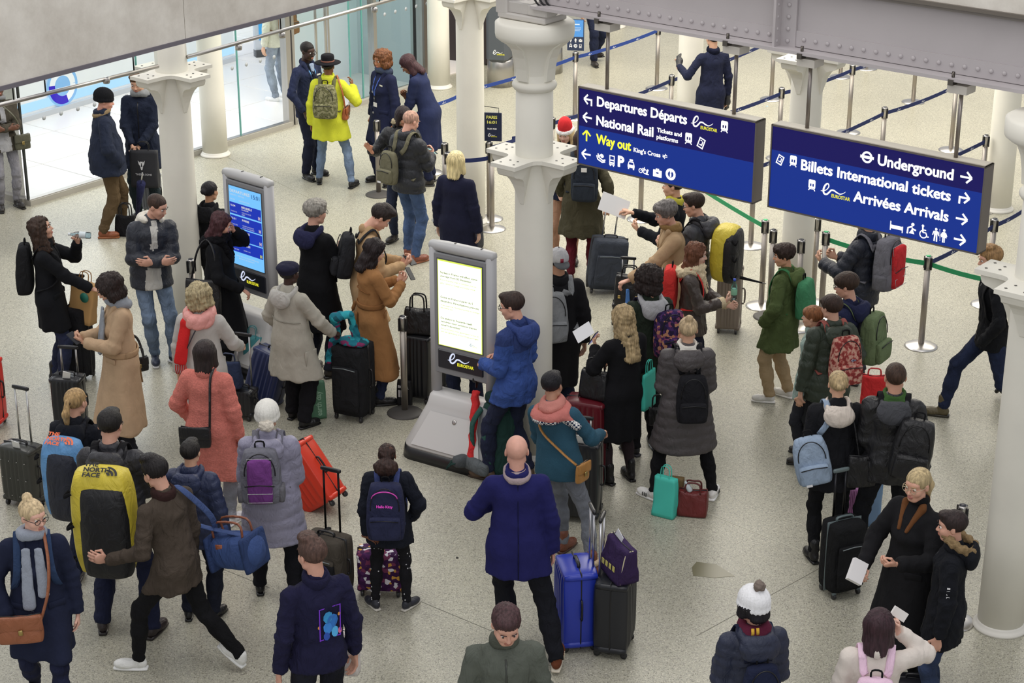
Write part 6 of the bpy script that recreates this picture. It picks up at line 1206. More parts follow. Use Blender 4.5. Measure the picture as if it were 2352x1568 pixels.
backpack(q,'navy backpack of the woman in the white bobble hat','1b2444',sz=(.26,.40,.13),z=.92,t=.04,both=True)
add('pink_pack_girl','girl with a dark bob in a cream coat with a pale pink backpack, bottom right',(2022,1400),1.62,-8,(-14,4),sex='f',sk='e0b4a2',hair='bob:38242a:-.15',coat=('wool','dcd2c8',.66,'col=lapel@dcd2c8'),legs=('slim','2a2a30'),arms=(((.16,.16,1.50),(.9,0,-1),(-.2,.2,.9),(-.6,-.5,0),.7),'d'))
backpack(PP['pink_pack_girl'],'pale pink backpack with a black loop on the cream coat','ecc8de',sz=(.28,.38,.14),z=.98,t=.03,style='duffel',strap='ecc8de'); held(PP['pink_pack_girl'],0,'card_box','small red and white box in the raised hand of the cream coat girl','box',(.10,.02,.06),'e8e4e0','box_body',(-20,35,0),d=(.02,.02,.03))
q=PP['pink_pack_girl']
# ================================================================ luggage
def zat(g,ytop):
    lo,hi=0.,4.
    for _ in range(30):
        m=(lo+hi)/2; Y=g[1]*cT-(m-CH)*sT; u=g[1]*sT+(m-CH)*cT
        if CY-F_PX*u/Y>ytop: lo=m
        else: hi=m
    return lo
def placed(name,label,cat,loc,R,group=None):
    t=thing(name,label,cat,loc,group); L=np.array(loc,float)
    def e(n,vf,m,sm=True,par=None,lb=None,mi=None): return emit(n,(np.asarray(vf[0])@R.T+L,vf[1]),m,par or t,smooth=sm,label=lb,mi=mi)
    return t,e
def suitcase(label,px,ytop,yaw,w,d,col,kind='hard',hy=None,hw=.5,roll=0,pitch=0,z=0,trim='1a1a1d',pc=None,tag_=False,h=None,metal='b8b6b4',group=None):
    g=G(px[0],px[1],z); wl=.045; h=(h or (zat(g,ytop)-z))-wl; R=rotz(R_(yaw))@roty(R_(roll))@rotx(R_(pitch)); t,e=placed('suitcase',label,'suitcase',g,R,group)
    m=M(col,{'hard':'gloss','soft':'cloth','floral':'floral'}[kind],**({'rough':.32} if kind=='hard' else {}),**({'cols':pc,'sc':34} if kind=='floral' else {})); nn=26 if kind=='hard' else 14
    def shp(P,V):
        V=V.copy()
        if kind=='hard': k=(np.abs(P[:,1])>.9)&(np.abs(P[:,0])<.86)&(np.abs(P[:,2])<.9); V[:,1]+=np.sign(P[:,1])*np.where(k,.006*np.sign(np.sin(P[:,0]*np.pi*6.5)),0)
        elif kind=='soft': V[:,1]+=.006*wav(V,int(abs(px[0])),14,2)*np.sign(P[:,1])
        return V
    V,F=rbox(w,d,h,.045 if kind!='soft' else .05,nn,shp); V[:,2]+=wl; e('shell',(V,F),m)
    V,F=rbox(w+.006,.012,h+.006,.045,10); V[:,2]+=wl-.003; e('zip_seam',(V,F),M(trim,'plastic'))
    if kind=='soft':
        V,F=rbox(w*.8,.045,h*.62,.02,10); V+= [0,-d/2-.012,wl+h*.1]; e('front_pocket',(V,F),m)
        zz=tube([(-w*.34,-d/2-.036,wl+h*.7),(0,-d/2-.037,wl+h*.715),(w*.34,-d/2-.036,wl+h*.7)],.004,5); e('zip_line',zz,M('7d8688','plastic'))
    else:
        for zz in(.06,h-.06):
            for sx in(-1,1): e('corner_guard',xf(rbox(.05,d*.9,.05,.02,6),None,(sx*(w/2-.022),0,wl+zz-.03+(-.03 if zz<.1 else .03))),m)
    for sx in(-1,1):
        for sy in(-1,1):
            V,F=lathe([(.008,-.012),(.024,-.011),(.026,-.006),(.026,.006),(.024,.011),(.008,.012)],12); V=V@np.array([[0,1,0],[1,0,0],[0,0,1.]]) if False else np.column_stack([V[:,2],V[:,0],V[:,1]])
            wh=e('wheel',(V+[sx*(w/2-.04),sy*(d/2-.035),.026],F),M('2a2a2c','plastic')); e('wheel_fork',box(.03,.03,.03,(sx*(w/2-.04),sy*(d/2-.035),.05),.004),M(trim,'plastic'),par=wh)
    top=wl+h
    a=tube(spline([(-.07,0,top-.005),(-.06,0,top+.028),(.06,0,top+.028),(.07,0,top-.005)],10),.01,6,flat=(.012,.006),wdir=(0,1,0)); e('top_handle',a,M(trim,'plastic'))
    a=tube(spline([(w/2-.004,-.0,top-h*.35),(w/2+.026,0,top-h*.37),(w/2+.026,0,top-h*.58),(w/2-.004,0,top-h*.6)],10),.009,6); e('side_handle',a,M(trim,'plastic'))
    if hy is not None:
        ext=(zat(g,hy)-z-top) if hy>3 else hy; q=w*hw/2
        for sx in(-1,1): hp_=e('handle_pole',tube([(sx*q,d/2-.03,top-.02),(sx*q,d/2-.03,top+ext)],.009,8),M(metal,'metal',.3))
        e('handle_grip',xf(rbox(2*q+.05,.03,.035,.013,8),None,(0,d/2-.03,top+ext-.01)),M(trim,'plastic'))
    if tag_: e('luggage_tag',xf(box(.07,.004,.11,(0,0,0)),rotx(.5)@roty(.3),(w*.1,-d/2+.02,top+.03)),M('f0f0ee'),sm=False)
    return t,e,g,top,R
def handbag(label,loc,yaw,w,d,h,col,kind='leather',handles=2,hh_=.14,pitch=0,trim=None,name='handbag',cat='bag',flap=False,strap=None,roll=0,pc=None):
    R=rotz(R_(yaw))@roty(R_(roll))@rotx(R_(pitch)); t,e=placed(name,label,cat,loc,R); m=M(col,kind,**({'cols':pc,'sc':34} if kind=='floral' else {}))
    def shp(P,V):
        V=V.copy(); k=V[:,2]/h; V[:,1]*=1-.45*k; V[:,0]*=1-.06*k; V+=(.010*wav(V,int(w*997),16,2))[:,None]*np.array([.5,1,0]); V[:,2]-=.02*(P[:,2]>.9)*np.cos(P[:,0]*1.5); return V
    V,F=rbox(w,d,h,.03,14,shp); e('bag_body',(V,F),m)
    tm=M(trim or col,'leather')
    if flap: V,F=rbox(w*.98,.02,h*.55,.01,8); V+=[0,-d/2*.75,h*.45]; e('flap',(V,F),tm); e('clasp',box(.03,.01,.04,(0,-d/2*.8-.014,h*.46),.003),M('b9a36a','metal'))
    for s_ in ((-1,1) if handles==2 else (0,) if handles==1 else ()):
        e('handle',tube(spline([(-w*.25,s_*d*.25,h-.03),(-w*.22,s_*d*.2,h+hh_*.8),(0,s_*d*.12,h+hh_),(w*.22,s_*d*.2,h+hh_*.8),(w*.25,s_*d*.25,h-.03)],18),.008,6),tm)
    if strap is not None: emit('shoulder_strap',tube(spline(strap,20),.008,6,flat=(.011,.004),wdir=(.5,.5,0)),tm,t)
    e('zip_line',tube([(-w*.44,0,h-.006),(0,-.0,h-.022),(w*.44,0,h-.006)],.005,5),M('222226','plastic'))
    return t,e,R
def carrier(label,loc,yaw,w,d,h,col,cat='bag',pitch=0,handles=True,kind='plain',hc=None,cols=None,roll=0,name='carrier_bag'):
    R=rotz(R_(yaw))@roty(R_(roll))@rotx(R_(pitch)); t,e=placed(name,label,cat,loc,R)
    def shp(P,V): V=V.copy(); k=V[:,2]/h; V[:,1]*=1-.5*k; V+=(.006*wav(V,int(h*997),20,2))[:,None]*np.array([1,1,0]); return V
    V,F=rbox(w,d,h,.012,12,shp); e('bag_body',(V,F),M(col,'plain' if kind!='floral' else 'floral',.7,**({'cols':cols,'sc':12} if kind=='floral' else {})))
    if handles:
        for s_ in(-1,1): e('handle',tube(spline([(-w*.2,s_*d*.2,h-.02),(-w*.16,s_*d*.15,h+.09),(w*.16,s_*d*.15,h+.09),(w*.2,s_*d*.2,h-.02)],14),.005,5),M(hc or col))
    return t,e,R
def pxw(px,py,z): return G(px,py,z)
# ---- left side
suitcase('red suitcase cut by the left edge of the picture',(-28,975),822,-10,.34,.24,'e02a20','hard')
t,e,g,top,R=suitcase('small dark grey riveted hard case with its handle up, left edge',(60,1155),1018,-24,.33,.22,'3a3b36','hard',hy=900,hw=.36,tag_=True,metal='d0d0ce')
for k in range(4):
    for j in range(3): e('stud',xf(lathe([(.006,0),(.004,.004)],6),rotx(R_(90)),(-.12+.08*k,-.117,.12+.16*j)),M('c8c8c4','metal'))
suitcase('black cabin case behind the blonde ponytail, handle pulled up',(166,985),860,-8,.29,.22,'202124','hard',hy=806,hw=.5,tag_=True)
t,e,g,top,R=suitcase('tall black soft suitcase held by the drinking woman',(188,868),705,-15,.24,.26,'1b1b20','soft',hy=642,hw=.4,metal='3a3a3c')
t,e,R=carrier('crumpled brown paper carrier with a green round mark on the tall black suitcase',g+np.array([.05,.0,.60]),-25,.27,.14,.42,'c49a62',pitch=-4,handles=True,hc='a87f4c',roll=8); e('round_mark',xf(lathe([(.05,0),(.05,.002)],16),rotx(R_(90)),(.05,-.062,.28)),M('2f7f6c'))
p=PP['camel_phone']; handbag('small black handbag behind the belted beige coat',p.W(np.array([[.26,-.20,.68]]))[0],20,.17,.09,.15,'16161a',strap=[p.W(np.array([v]))[0] for v in((.22,-.24,.82),(.28,-.20,1.0),(.2,-.05,1.1))],handles=1,hh_=.08,flap=True)
p=PP['fur_collar']; handbag('large soft black tote on the shoulder of the fur collar woman',p.W(np.array([[.27,-.10,.72]]))[0],p.yaw+90,.36,.12,.40,'1a1a1d',handles=0,strap=[p.W(np.array([v]))[0] for v in((.26,-.22,1.08),(.25,-.14,1.40),(.17,-.06,1.50),(.24,.03,1.38),(.27,.05,1.08))])
t,e,g,top,R=suitcase('black cabin case with a silver handle beside the light grey coat',(560,958),888,-20,.26,.2,'232428','hard',hy=775,hw=.5,metal='c9c9c9')
handbag('dark blue bag hung on the silver suitcase handle',g+np.array([-.10,-.06,top+.02]),-15,.24,.12,.28,'28375a','cloth',handles=1,hh_=.06)
carrier('teal carrier printed with brown leaves near the ribbed suitcase',G(585,862),-10,.20,.12,.42,'4f9298',kind='floral',cols='4a8f96,5a9ca0,3e7f86,4a8f96,8a5a3c,4a8f96')
suitcase('navy ribbed hard suitcase leaning back beside the grey duffle coat',(600,925),800,-28,.36,.24,'2a3358','hard',roll=14,pitch=-8)
t,e,g,top,R=suitcase('big black soft suitcase with a teal scarf on top',(815,955),785,-24,.34,.30,'1e1f22','soft')
V,F=surf(U(.02,cone((-.14,-.06,top+.02),(-.12,-.1,top+.26),.05,.05,1,.6),cone((-.12,-.1,top+.26),(.02,-.05,top+.30),.05,.035,1,.7),cone((.02,-.05,top+.28),(.06,-.02,top+.03),.035,.05,1,.6),ell((0.02,-.03,top+.02),(.16,.11,.035)),cone((-.15,-.10,top+.02),(-.19,-.14,top-.18),.045,.03,1,.5)),.0115); V=V+vnorm(V,F)*(.012*wav(V,77,40,3))[:,None]
sf_=emit('draped_scarf',(V@R.T+g,F),M('2f8f9a','floral',cols='1f6f80,2f9aa6,1f6f80,7a2f58,2a8794,184f5c',sc=16),loc=g+np.array([0,0,top]),label='teal and magenta silk scarf draped over the big black suitcase',cat='scarf')
t,e,R=carrier('green shopping bag lettered earth day beside the black trousers',G(722,958),18,.22,.14,.36,'4f7a5e',handles=False); V,F=text2d('earth day',.02); V=V.copy(); k=.24/ (V[:,0].max()-V[:,0].min()); V=np.column_stack([-V[:,1]*k*1.2+.06,np.full(len(V),-.072)+.03*V[:,0]*k/.3,V[:,0]*k+.04]); e('lettering',(V,F),M('8fb49a'),sm=False)
t,e,g,top,R=suitcase('black suitcase standing behind the kiosk with a handbag on it',(965,915),762,-22,.30,.26,'1d1e21','hard',metal='cfcfcf')
handbag('black leather handbag with two loop handles on the suitcase by the kiosk',g+np.array([0,-.02,top]),-15,.28,.16,.26,'18181a',hh_=.13)
suitcase('dark case seen between the legs of the middle kiosk',(1018,895),828,-22,.16,.2,'26262a','hard')
t,e,R=carrier('black tote with white capital lettering by the trench coat boots',G(930,930),-20,.14,.08,.26,'151518',handles=False)
for s_,z_,w_ in(('BOUR',.19,.11),('IM',.10,.09)): V,F=text2d(s_,.03); V=V.copy(); k=w_/(V[:,0].max()-V[:,0].min()); e('lettering',(np.column_stack([V[:,0]*k-.05,np.full(len(V),-.044)+.1*(z_-.1)*0,V[:,1]*k+z_]),F),M('e4e4e4'),sm=False)
# red hard case being pulled, lilac woman's side
suitcase('orange red hard suitcase tilted on its wheels behind the lilac coat',(752,1168),0,-28,.42,.27,'d83a22','hard',h=.62,roll=-38)
t,e,g,top,R=suitcase('brown and black trolley bag with its black handle up',(755,1366),1228,-26,.36,.26,'4a443c','soft',hy=1092,hw=.36,metal='222224')
e('strap_band',xf(rbox(.05,.275,top+.002,.02,8),None,(-.05,0,0)),M('17171a','cloth')); e('trolley_pocket',xf(rbox(.3,.05,.3,.02,8),None,(0,-.15,.06)),M('1a1a1d','cloth'))
suitcase('purple cartoon print cabin case behind the girl in spotted leggings',(877,1358),1258,-4,.36,.22,'4a2450','floral',pc='3d1d46,52285a,3d1d46,7a3a5a,3d1d46,d8a24a,4a2450,e8e4ea')
p=PP['bag_girl']; T,off,R2=backpack(p,'navy school backpack with bright pink lettering and zip','282d52',sz=(.36,.56,.20),z=.90,t=.035,strap='3a4a8a')
for s_,z_,w_ in(('Hello Kitty',.40,.15),): V,F=text2d(s_,.03); V=V.copy(); k=w_/(V[:,0].max()-V[:,0].min()); emit('lettering',(off(np.column_stack([V[:,0]*k-.075,np.full(len(V),-.098),V[:,1]*k*1.1+z_-.04])),F),M('e04ac0','emit',s=.75),T,smooth=False)
zz=tube([(.12*math.cos(a),-.082,.44+.075*math.sin(a)) for a in np.linspace(.1,math.pi-.1,14)],.006,5); emit('zip_line',(off(zz[0]),zz[1]),M('d848b8'),T)
rr=random.Random(4)
for k in range(46):
    l=p.legs[k%2]; a_=rr.random(); q=(l[0]*(1-a_)+l[1]*a_) if k%4<2 else (l[1]*(1-a_)+l[2]*a_); r_=(.082-.03*a_ if k%4<2 else .056-.015*a_)+.004; th=math.pi+rr.uniform(-1.3,1.3)
    p.E('white_star',xf(box(.011,.004,.011),rotz(-th+math.pi),q+np.array([math.sin(th)*r_,math.cos(th)*r_,0])),M('d8d8dc'),sm=False,parent=None)
# ---- duffels on backs
def duffel(p,label,body,panel,sz,z,x=0,t=.04,ry=0,txt=None,tcol='111111',side=None,dy=0):
    w,h,d=sz; R=p.TR@roty(R_(ry)); base=p.tt((x,-(.125+t)-d/2+dy,z)); T=carry(p,'duffel_bag',label,'duffel bag',base); off=lambda V:p.W(np.asarray(V)@R.T+base)
    def shp(P,V): V=V.copy(); k=np.clip(V[:,2]/h,0,1); V[:,:2]*=(1-.12*np.abs(2*k-1)**3)[:,None]; V[:,1]+=.006*wav(V,9,12,2); return V
    V,F=rbox(w,d,h,.10,16,shp); emit('bag_body',(off(V),F),M(body,'leather',.5),T)
    def shp2(P,V): V=V.copy(); V[:,1]=V[:,1]; return V
    V,F=rbox(w*.84 if side is None else w*.56,d*.9,h*.90,.10,14); V=V if side is None else V*np.array([1.92,.72,1.08]); emit('centre_panel',(off(V+([.02,-.036,-.01] if side is None else [0,-d*.22,-.01])),F),M(panel,'leather',.55),T)
    for zz in(.2,.52,.82):
        c=tube(spline([(-w*.46,-d*.35,h*zz),(-w*.52,-d*.5,h*zz-.03),(-w*.40,-d*.54,h*zz+.0)],8),.008,6,flat=(.012,.004),wdir=(0,0,1)); emit('strap_loop',(off(c[0]),c[1]),M('131316','cloth'),T)
    for sx in(-1,1):
        st=tube([p.tt(a) for a in spline(strap_pts(p,sx,x,z,h),26)],.02,8,flat=(.026,.007),wdir=p.TR@np.array([1,0,0])); emit('shoulder_strap',(p.W(st[0]),st[1]),M('17171a','cloth'),T)
    if txt:
        for i,s_ in enumerate(txt):
            V,F=text2d(s_,.04); V=V.copy(); ww=V[:,0].max()-V[:,0].min(); k=.052; xx=V[:,0]*k; yy=V[:,1]*k; c_,s2=math.cos(R_(38)),math.sin(R_(38)); y0=-d*.5+.03+(2-i)*.045*.8
            emit('lettering',(off(np.column_stack([xx-.10,y0+yy*.8-.012,h-.035+(2-i)*.022+yy*.45+.012])),F),M(tcol,'plain',.6),T,smooth=False)
        hm=join(*[ring2((0,0),r,.016,10,0,90) for r in(.02,.045,.07)]); V=np.array(hm[0]); emit('half_dome',(off(np.column_stack([V[:,0]+.06,-d*.5+.035+V[:,1]*.8,h-.03+V[:,1]*.45+.014])),hm[1]),M(tcol),T,smooth=False)
    return T
duffel(PP['duffel_man'],'huge yellow and black duffel worn as a backpack, left foreground','d9c426','1a1b20',(.44,.80,.26),.66,x=.02,t=.035,txt=('THE','NORTH','FACE'))
duffel(PP['duffel_woman'],'blue duffel with orange lettering worn by the ponytail woman','3f9be0','1a2136',(.36,.70,.24),.74,t=.02,txt=('THE','NORTH','FACE'),tcol='e86a3a')
duffel(PP['grey_puffer'],'yellow and black duffel on the man in the charcoal puffer','d9c426','1b1b1f',(.34,.56,.28),.90,t=.04,side=1)
p=PP['grey_puffer']; q=p.W(np.array([[.02,-.30,.88]]))[0]; um=thing('umbrella','folded black umbrella sticking out right of the yellow duffel','umbrella',q); a,b=G(1705,596,.95),G(1750,604,.93); a=q+np.array([.1,0,0.05]); b=a+np.array([.26,-.02,-.06]); emit('canopy',tube([a-(b-a)*.4,a,b],.03,10,taper=(1,.25)),M('1c1c22','cloth'),um); emit('tip',tube([b,b+(b-a)*.15],.005,6),M('888888','metal'),um)
# waxed man's blue holdall
p=PP['waxed_man']; T=thing('duffel_bag','blue canvas holdall with tan leather trim over the shoulder of the waxed jacket','duffel bag',p.W(np.array([[.26,-.36,.72]]))[0]); 
c_=p.W(np.array([[.27,-.37,.74]]))[0]; Rh=rotz(R_(-28))@roty(R_(-12))
def hb(V): return np.asarray(V)@Rh.T+c_
V,F=rbox(.44,.28,.27,.12,16,lambda P,V:V+(.008*wav(V,3,14,2))[:,None]*np.array([0,1,.5])); emit('bag_body',(hb(V),F),M('2e4f8e','cloth'),T)
for sx in(-1,1): 
    V,F=rbox(.05,.285,.275,.12,12); emit('end_band',(hb(V+[sx*.16,0,-.002]),F),M('243f74','cloth'),T)
for sy in(-1,1): z_=tube(spline([(-.13,sy*.06,.25),(-.11,sy*.05,.36),(.11,sy*.05,.36),(.13,sy*.06,.25)],14),.009,6); emit('handle',(hb(z_[0]),z_[1]),M('8a4f34','leather'),T)
V,F=box(.06,.012,.05,(-.05,-.12,.20),.003); emit('leather_patch',(hb(V),F),M('9a5638','leather'),T)
z_=tube(spline([hb([[-.17,0,.24]])[0],p.W(np.array([[.20,-.20,1.15]]))[0],p.W(np.array([p.tt((.12,-.10,1.44))]))[0],p.W(np.array([p.tt((.10,.0,1.475))]))[0],p.W(np.array([p.tt((.12,.11,1.36))]))[0],p.W(np.array([p.tt((.19,.08,1.15))]))[0],hb([[.15,0,.24]])[0]],30),.01,8,flat=(.022,.005),wdir=(.6,.6,0)); emit('shoulder_strap',z_,M('3a5590','cloth'),T)
# ---- greyscarf man's things
p=PP['greyscarf_man']; b=p.W(np.array([[-.1,.30,.42]]))[0]; b=np.array([*b[:2],.50]); t,e,R=carrier('black paper bag with a white fox head emblem held by the grey scarf man',b,-6,.34,.12,.46,'26272c',hc='1a1a1a')
fx=join(poly2([(-.5,.6),(-.28,.35),(-.05,.15),(-.12,-.35),(-.4,.1)]),poly2([(.5,.6),(.4,.1),(.12,-.35),(.05,.15),(.28,.35)]),poly2([(-.2,-.3),(.2,-.3),(.08,-.75),(-.08,-.75)]),poly2([(-.24,.42),(.24,.42),(.12,.2),(-.12,.2)])); V=np.array(fx[0])*.075; V=V*1.15; e('fox_emblem',(np.column_stack([V[:,0]-.02,-.070+.5*.06*(V[:,1]+.29)/.46,V[:,1]+.29]),fx[1]),M('d8d8da'),sm=False)
for s_,z_,w_ in(('THER & SONS',.16,.2),): V,F=text2d(s_,.01); V=V.copy(); k=w_/(V[:,0].max()-V[:,0].min()); e('lettering',(np.column_stack([V[:,0]*k-w_/2+.0,-.070+.5*.06*(V[:,1]*k+z_)/.46,V[:,1]*k+z_]),F),M('c8c8cc'),sm=False)
t,e,g,top,R=suitcase('grey cabin case standing in front of the grey scarf man',(345,486),448,-20,.30,.2,'8b8d92','hard',h=.5,hy=.42,metal='cfcfcf')
um=thing('umbrella','folded navy umbrella leaning on the grey cabin case','umbrella',G(318,500)); a=G(314,505,.05);b_=G(326,405,.72); emit('canopy',tube([a,a*.5+b_*.5,b_*.85+a*.15],.05,10,taper=(.35,1.1)),M('222654','cloth'),um); emit('shaft',tube([b_*.8+a*.2,b_+(b_-a)*.08],.008,6),M('d8d8d8','metal'),um)
handbag('black soft bag on the floor behind the leaning man',G(292,540),-10,.26,.16,.26,'17171c','cloth',handles=2)
# ---- hat woman, folded arms woman, small bags
p=PP['hat_woman']; handbag('small tan shoulder bag beside the yellow jumper',p.W(np.array([[.22,-.02,.92]]))[0],80,.18,.08,.17,'a85a2c',handles=0,flap=True,strap=[p.W(np.array([v]))[0] for v in((.22,-.06,1.08),(.2,-.1,1.3),(.12,-.03,1.5))])
p=PP['arms_folded_woman']; handbag('olive crossbody bag on the folded arms woman',p.W(np.array([[-.22,.12,.80]]))[0],p.yaw+180,.2,.09,.2,'5c5b4a','cloth',handles=0,flap=True,strap=[p.W(np.array([v]))[0] for v in((-.24,.08,.98),(-.14,.16,1.25),(.06,.1,1.48))])
# ---- pink fur bag, glasses blonde bag, teal woman's, cream hood's
p=PP['pink_fur']; handbag('black saddle bag on a thin strap over the coral coat',p.W(np.array([[-.03,-.25,.84]]))[0],p.yaw+8,.26,.08,.19,'1b1b1e',handles=0,flap=True,strap=[p.W(np.array([v]))[0] for v in((.09,-.21,1.0),(.10,-.20,1.2),(.09,-.13,1.44),(.08,.0,1.51))])
p=PP['glasses_blonde']; handbag('tan leather saddle bag of the glasses woman at lower left',p.W(np.array([[.12,.26,.76]]))[0],p.yaw+178,.30,.10,.21,'9a5a38',handles=0,flap=True,strap=[p.W(np.array([v]))[0] for v in((-.02,.26,.92),(-.08,.22,1.1),(-.1,.16,1.3),(-.08,.03,1.5))])
backpack(p,'blue backpack on the back of the glasses woman, lower left corner','24406a',sz=(.28,.42,.14),t=.02,strap='24406a')
p=PP['teal_woman']; handbag('small mustard crossbody bag at the hip of the teal jumper',p.W(np.array([[.25,-.12,.84]]))[0],50,.16,.06,.17,'b07a34',handles=0,flap=True,strap=[p.W(np.array([p.tt(v)]))[0] for v in((.22,-.14,1.0),(.1,-.155,1.12),(-.06,-.15,1.3),(-.09,-.08,1.46))])
p=PP['cream_hood']; handbag('black slouchy bag on the right hip of the cream hood jacket',p.W(np.array([[.20,-.20,.80]]))[0],p.yaw+10,.24,.1,.28,'141417',handles=0,strap=[p.W(np.array([v]))[0] for v in((.18,-.2,1.06),(.14,-.17,1.28),(.1,-.08,1.5))])
p=PP['long_blonde']; carrier('flat turquoise paper carrier beside the short black coat',p.W(np.array([[.24,-.06,.72]]))[0],60,.22,.05,.34,'43c0ac'); handbag('black quilted evening bag on a chain right of the wavy blonde woman',p.W(np.array([[.26,-.16,.58]]))[0],20,.16,.06,.18,'141416',handles=1,hh_=.1)
# ---- middle group luggage
t,e=placed('hiking_backpack','large teal trekking rucksack with a grey back pad on the floor','backpack',G(1138,1084),rotz(R_(-58))@rotx(R_(-6)))
e('bag_body',rbox(.32,.26,.66,.09,16,lambda P,V:V*np.array([1,1,1])+(.01*wav(V,5,12,2))[:,None]),M('17463f','cloth')); e('back_pad',xf(rbox(.24,.05,.5,.03,10),None,(0,-.14,.1)),M('7d8285','knit')); e('hip_belt',xf(rbox(.36,.10,.13,.05,10),rotz(.15),(-.02,-.22,.03)),M('5c6265','cloth')); e('hip_belt',xf(rbox(.12,.3,.12,.05,10),None,(-.12,-.22,.04)),M('4e5458','cloth')); e('lid',xf(rbox(.30,.24,.12,.05,10),None,(0,.01,.62)),M('123a34','cloth'))
for sx in(-1,1): e('shoulder_strap',tube(spline([(sx*.07,-.16,.6),(sx*.1,-.22,.45),(sx*.1,-.2,.25),(sx*.12,-.15,.15)],14),.02,8,flat=(.03,.012),wdir=(1,0,0)),M('1e5a50','cloth'))
for k in range(3): e('hanging_strap',tube([(-.16+.03*k,-.36,.1),(-.18+.03*k,-.40,.02+.03*k)],.008,5,flat=(.012,.003),wdir=(1,0,0)),M('143c36','cloth'))
um=thing('tripod_bag','folded tripod in a crumpled red sleeve leaning by the trekking rucksack','tripod',G(1078,1085)); a=G(1082,1070,.1);b_=G(1096,870,.78); n_=9
V,F=tube([a+(b_-a)*k/14+np.array([.008*math.sin(k*2.1),0,0]) for k in range(13)],.035,12); V=V+(.010*wav(V,3,70,2))[:,None]; emit('red_sleeve',(V,F),M('d42a2c','cloth'),um)
for k in range(3): a_=b_+np.array([.03*math.cos(k*2.1),.03*math.sin(k*2.1),.0]); emit('tripod_leg',tube([b_*.9+a*.1,a_+np.array([0,0,.08])],.01,6),M('3a3a3c','metal'),um); emit('leg_foot',xf(lathe([(.014,0),(.012,.03)],8),None,a_+np.array([0,0,.07])),M('1c1c1e'),um)
emit('tripod_head',xf(rbox(.09,.07,.06,.02,6),None,b_+np.array([0,0,-.03])),M('19191b','plastic'),um)
suitcase('big black hard suitcase beside the grey jeans',(1326,1185),1003,-14,.40,.28,'202124','hard',hy=.12,hw=.4,metal='c9c5bf',tag_=True)
t,e,g,top,R=suitcase('glossy burgundy hard suitcase with a handbag on top',(1345,1108),912,-20,.36,.26,'5e1620','hard')
handbag('black leather bowling bag on the burgundy suitcase',g+np.array([.07,-.0,top]),-30,.26,.17,.26,'17171a',hh_=.11)
t,e,g,top,R=suitcase('slate grey soft suitcase pulled by the olive parka woman',(1385,668),545,10,.40,.28,'3b424f','soft',hy=474,hw=.35,metal='d5d5d5',roll=7)
t,e,g,top,R=suitcase('black cabin case under a black holdall at the camel coat hand',(1437,752),690,-12,.28,.22,'1f2023','hard',hy=600,hw=.42,metal='8a8a8a')
t2,e2,R2=handbag('black boxy holdall with brass clasps on the cabin case',g+np.array([.02,-.08,top]),-10,.30,.20,.33,'1b1b1e',handles=2,hh_=.08)
for sx in(-1,1): e2('clasp',box(.03,.008,.035,(sx*.09,-.092,.1),.002),M('c9b070','metal'))
e2('blue_ribbon',surf(U(.01,cone((0,-.12,.2),(.005,-.13,.04),.018,.03,1,.4),cone((.005,-.13,.04),(.0,-.13,-.08),.03,.02,1,.4)),.009),M('2f7fd8','cloth'))
suitcase('bronze ribbed hard suitcase behind the auburn haired girl',(1672,758),612,-12,.26,.27,'807469','hard',trim='6a6058')
carrier('turquoise gift bag on the floor between the parka woman\'s feet',G(1527,1183),-32,.20,.12,.36,'48c4b2'); carrier('brown paper bag between the turquoise and red bags',G(1552,1168),-20,.12,.10,.30,'6e5836',handles=False)
t,e,R=handbag('oxblood leather bag with a bottle poking out between white trainers',G(1590,1180),-12,.26,.18,.24,'6a1c1c',hh_=.06,trim='5a1616'); e('small_bottle',xf(lathe([(.02,0),(.024,.01),(.024,.06),(.01,.09),(.01,.1)],12),roty(-.5),(-.02,-.02,.22)),M('c8d0d4','gloss')); 
t,e,g,top,R=suitcase('cobalt blue ribbed suitcase of the foreground pair',(1322,1472),1292,-80,.36,.28,'2438a8','hard',hy=1172,hw=.34,metal='d4d4d6')
t,e,g,top,R=suitcase('black ribbed suitcase of the foreground pair with a bag on it',(1410,1486),1315,76,.36,.27,'1f2127','hard',hy=1192,hw=.34,metal='d4d4d6')
t,e,R=handbag('purple airline style shoulder bag with cream piping on the black suitcase',g+np.array([.02,-.03,top]),-62,.30,.19,.30,'3a2258','cloth',handles=0,roll=8)
for sx in(-1,1): e('piping',tube(spline([(sx*.135,-.07,.02),(sx*.13,-.045,.26),(sx*.13,.045,.26),(sx*.135,.07,.02)],16),.005,5),M('cfc6a8'))
e('strap_end',box(.012,.05,.16,(-.152,0,.12),.004),M('33204c','cloth')); e('strap_buckle',box(.016,.07,.025,(-.155,0,.2),.004),M('b9b2a0','metal')); [e('printed_mark',box(.03,.003,.045,(-.08+.045*k_,-.094+.002*k_,.10+.004*k_),.001),M('d8cf70'),sm=False) for k_ in range(4)]; e('folded_paper',xf(box(.09,.003,.1),roty(.4),(-.05,.0,.30)),M('ececf2'),sm=False)
t,e,g,top,R=suitcase('black soft suitcase with grey piping by the black boots',(1928,1358),1192,24,.30,.24,'17181b','soft',hy=1092,hw=.3,metal='3a3a3d',trim='5d6a6c')
suitcase('small metallic pink suitcase behind the black soft case',(1956,1205),1110,-14,.16,.2,'a06a98','hard'); carrier('large pale blue bag between the two backs',G(1985,1200),-10,.26,.16,.46,'7f9fc2',handles=True)
suitcase('navy case with a yellow tag in front of the camouflage backpack youth',(1992,1062),938,-12,.30,.22,'222c48','soft')[1]('yellow_tag',box(.07,.01,.03,(.05,-.10,.48)),M('e8b830'),sm=False)
handbag('bright red roll top bag right of the camouflage backpack',G(2003,935),-10,.24,.18,.34,'d22a2c','cloth',handles=1,hh_=.06)
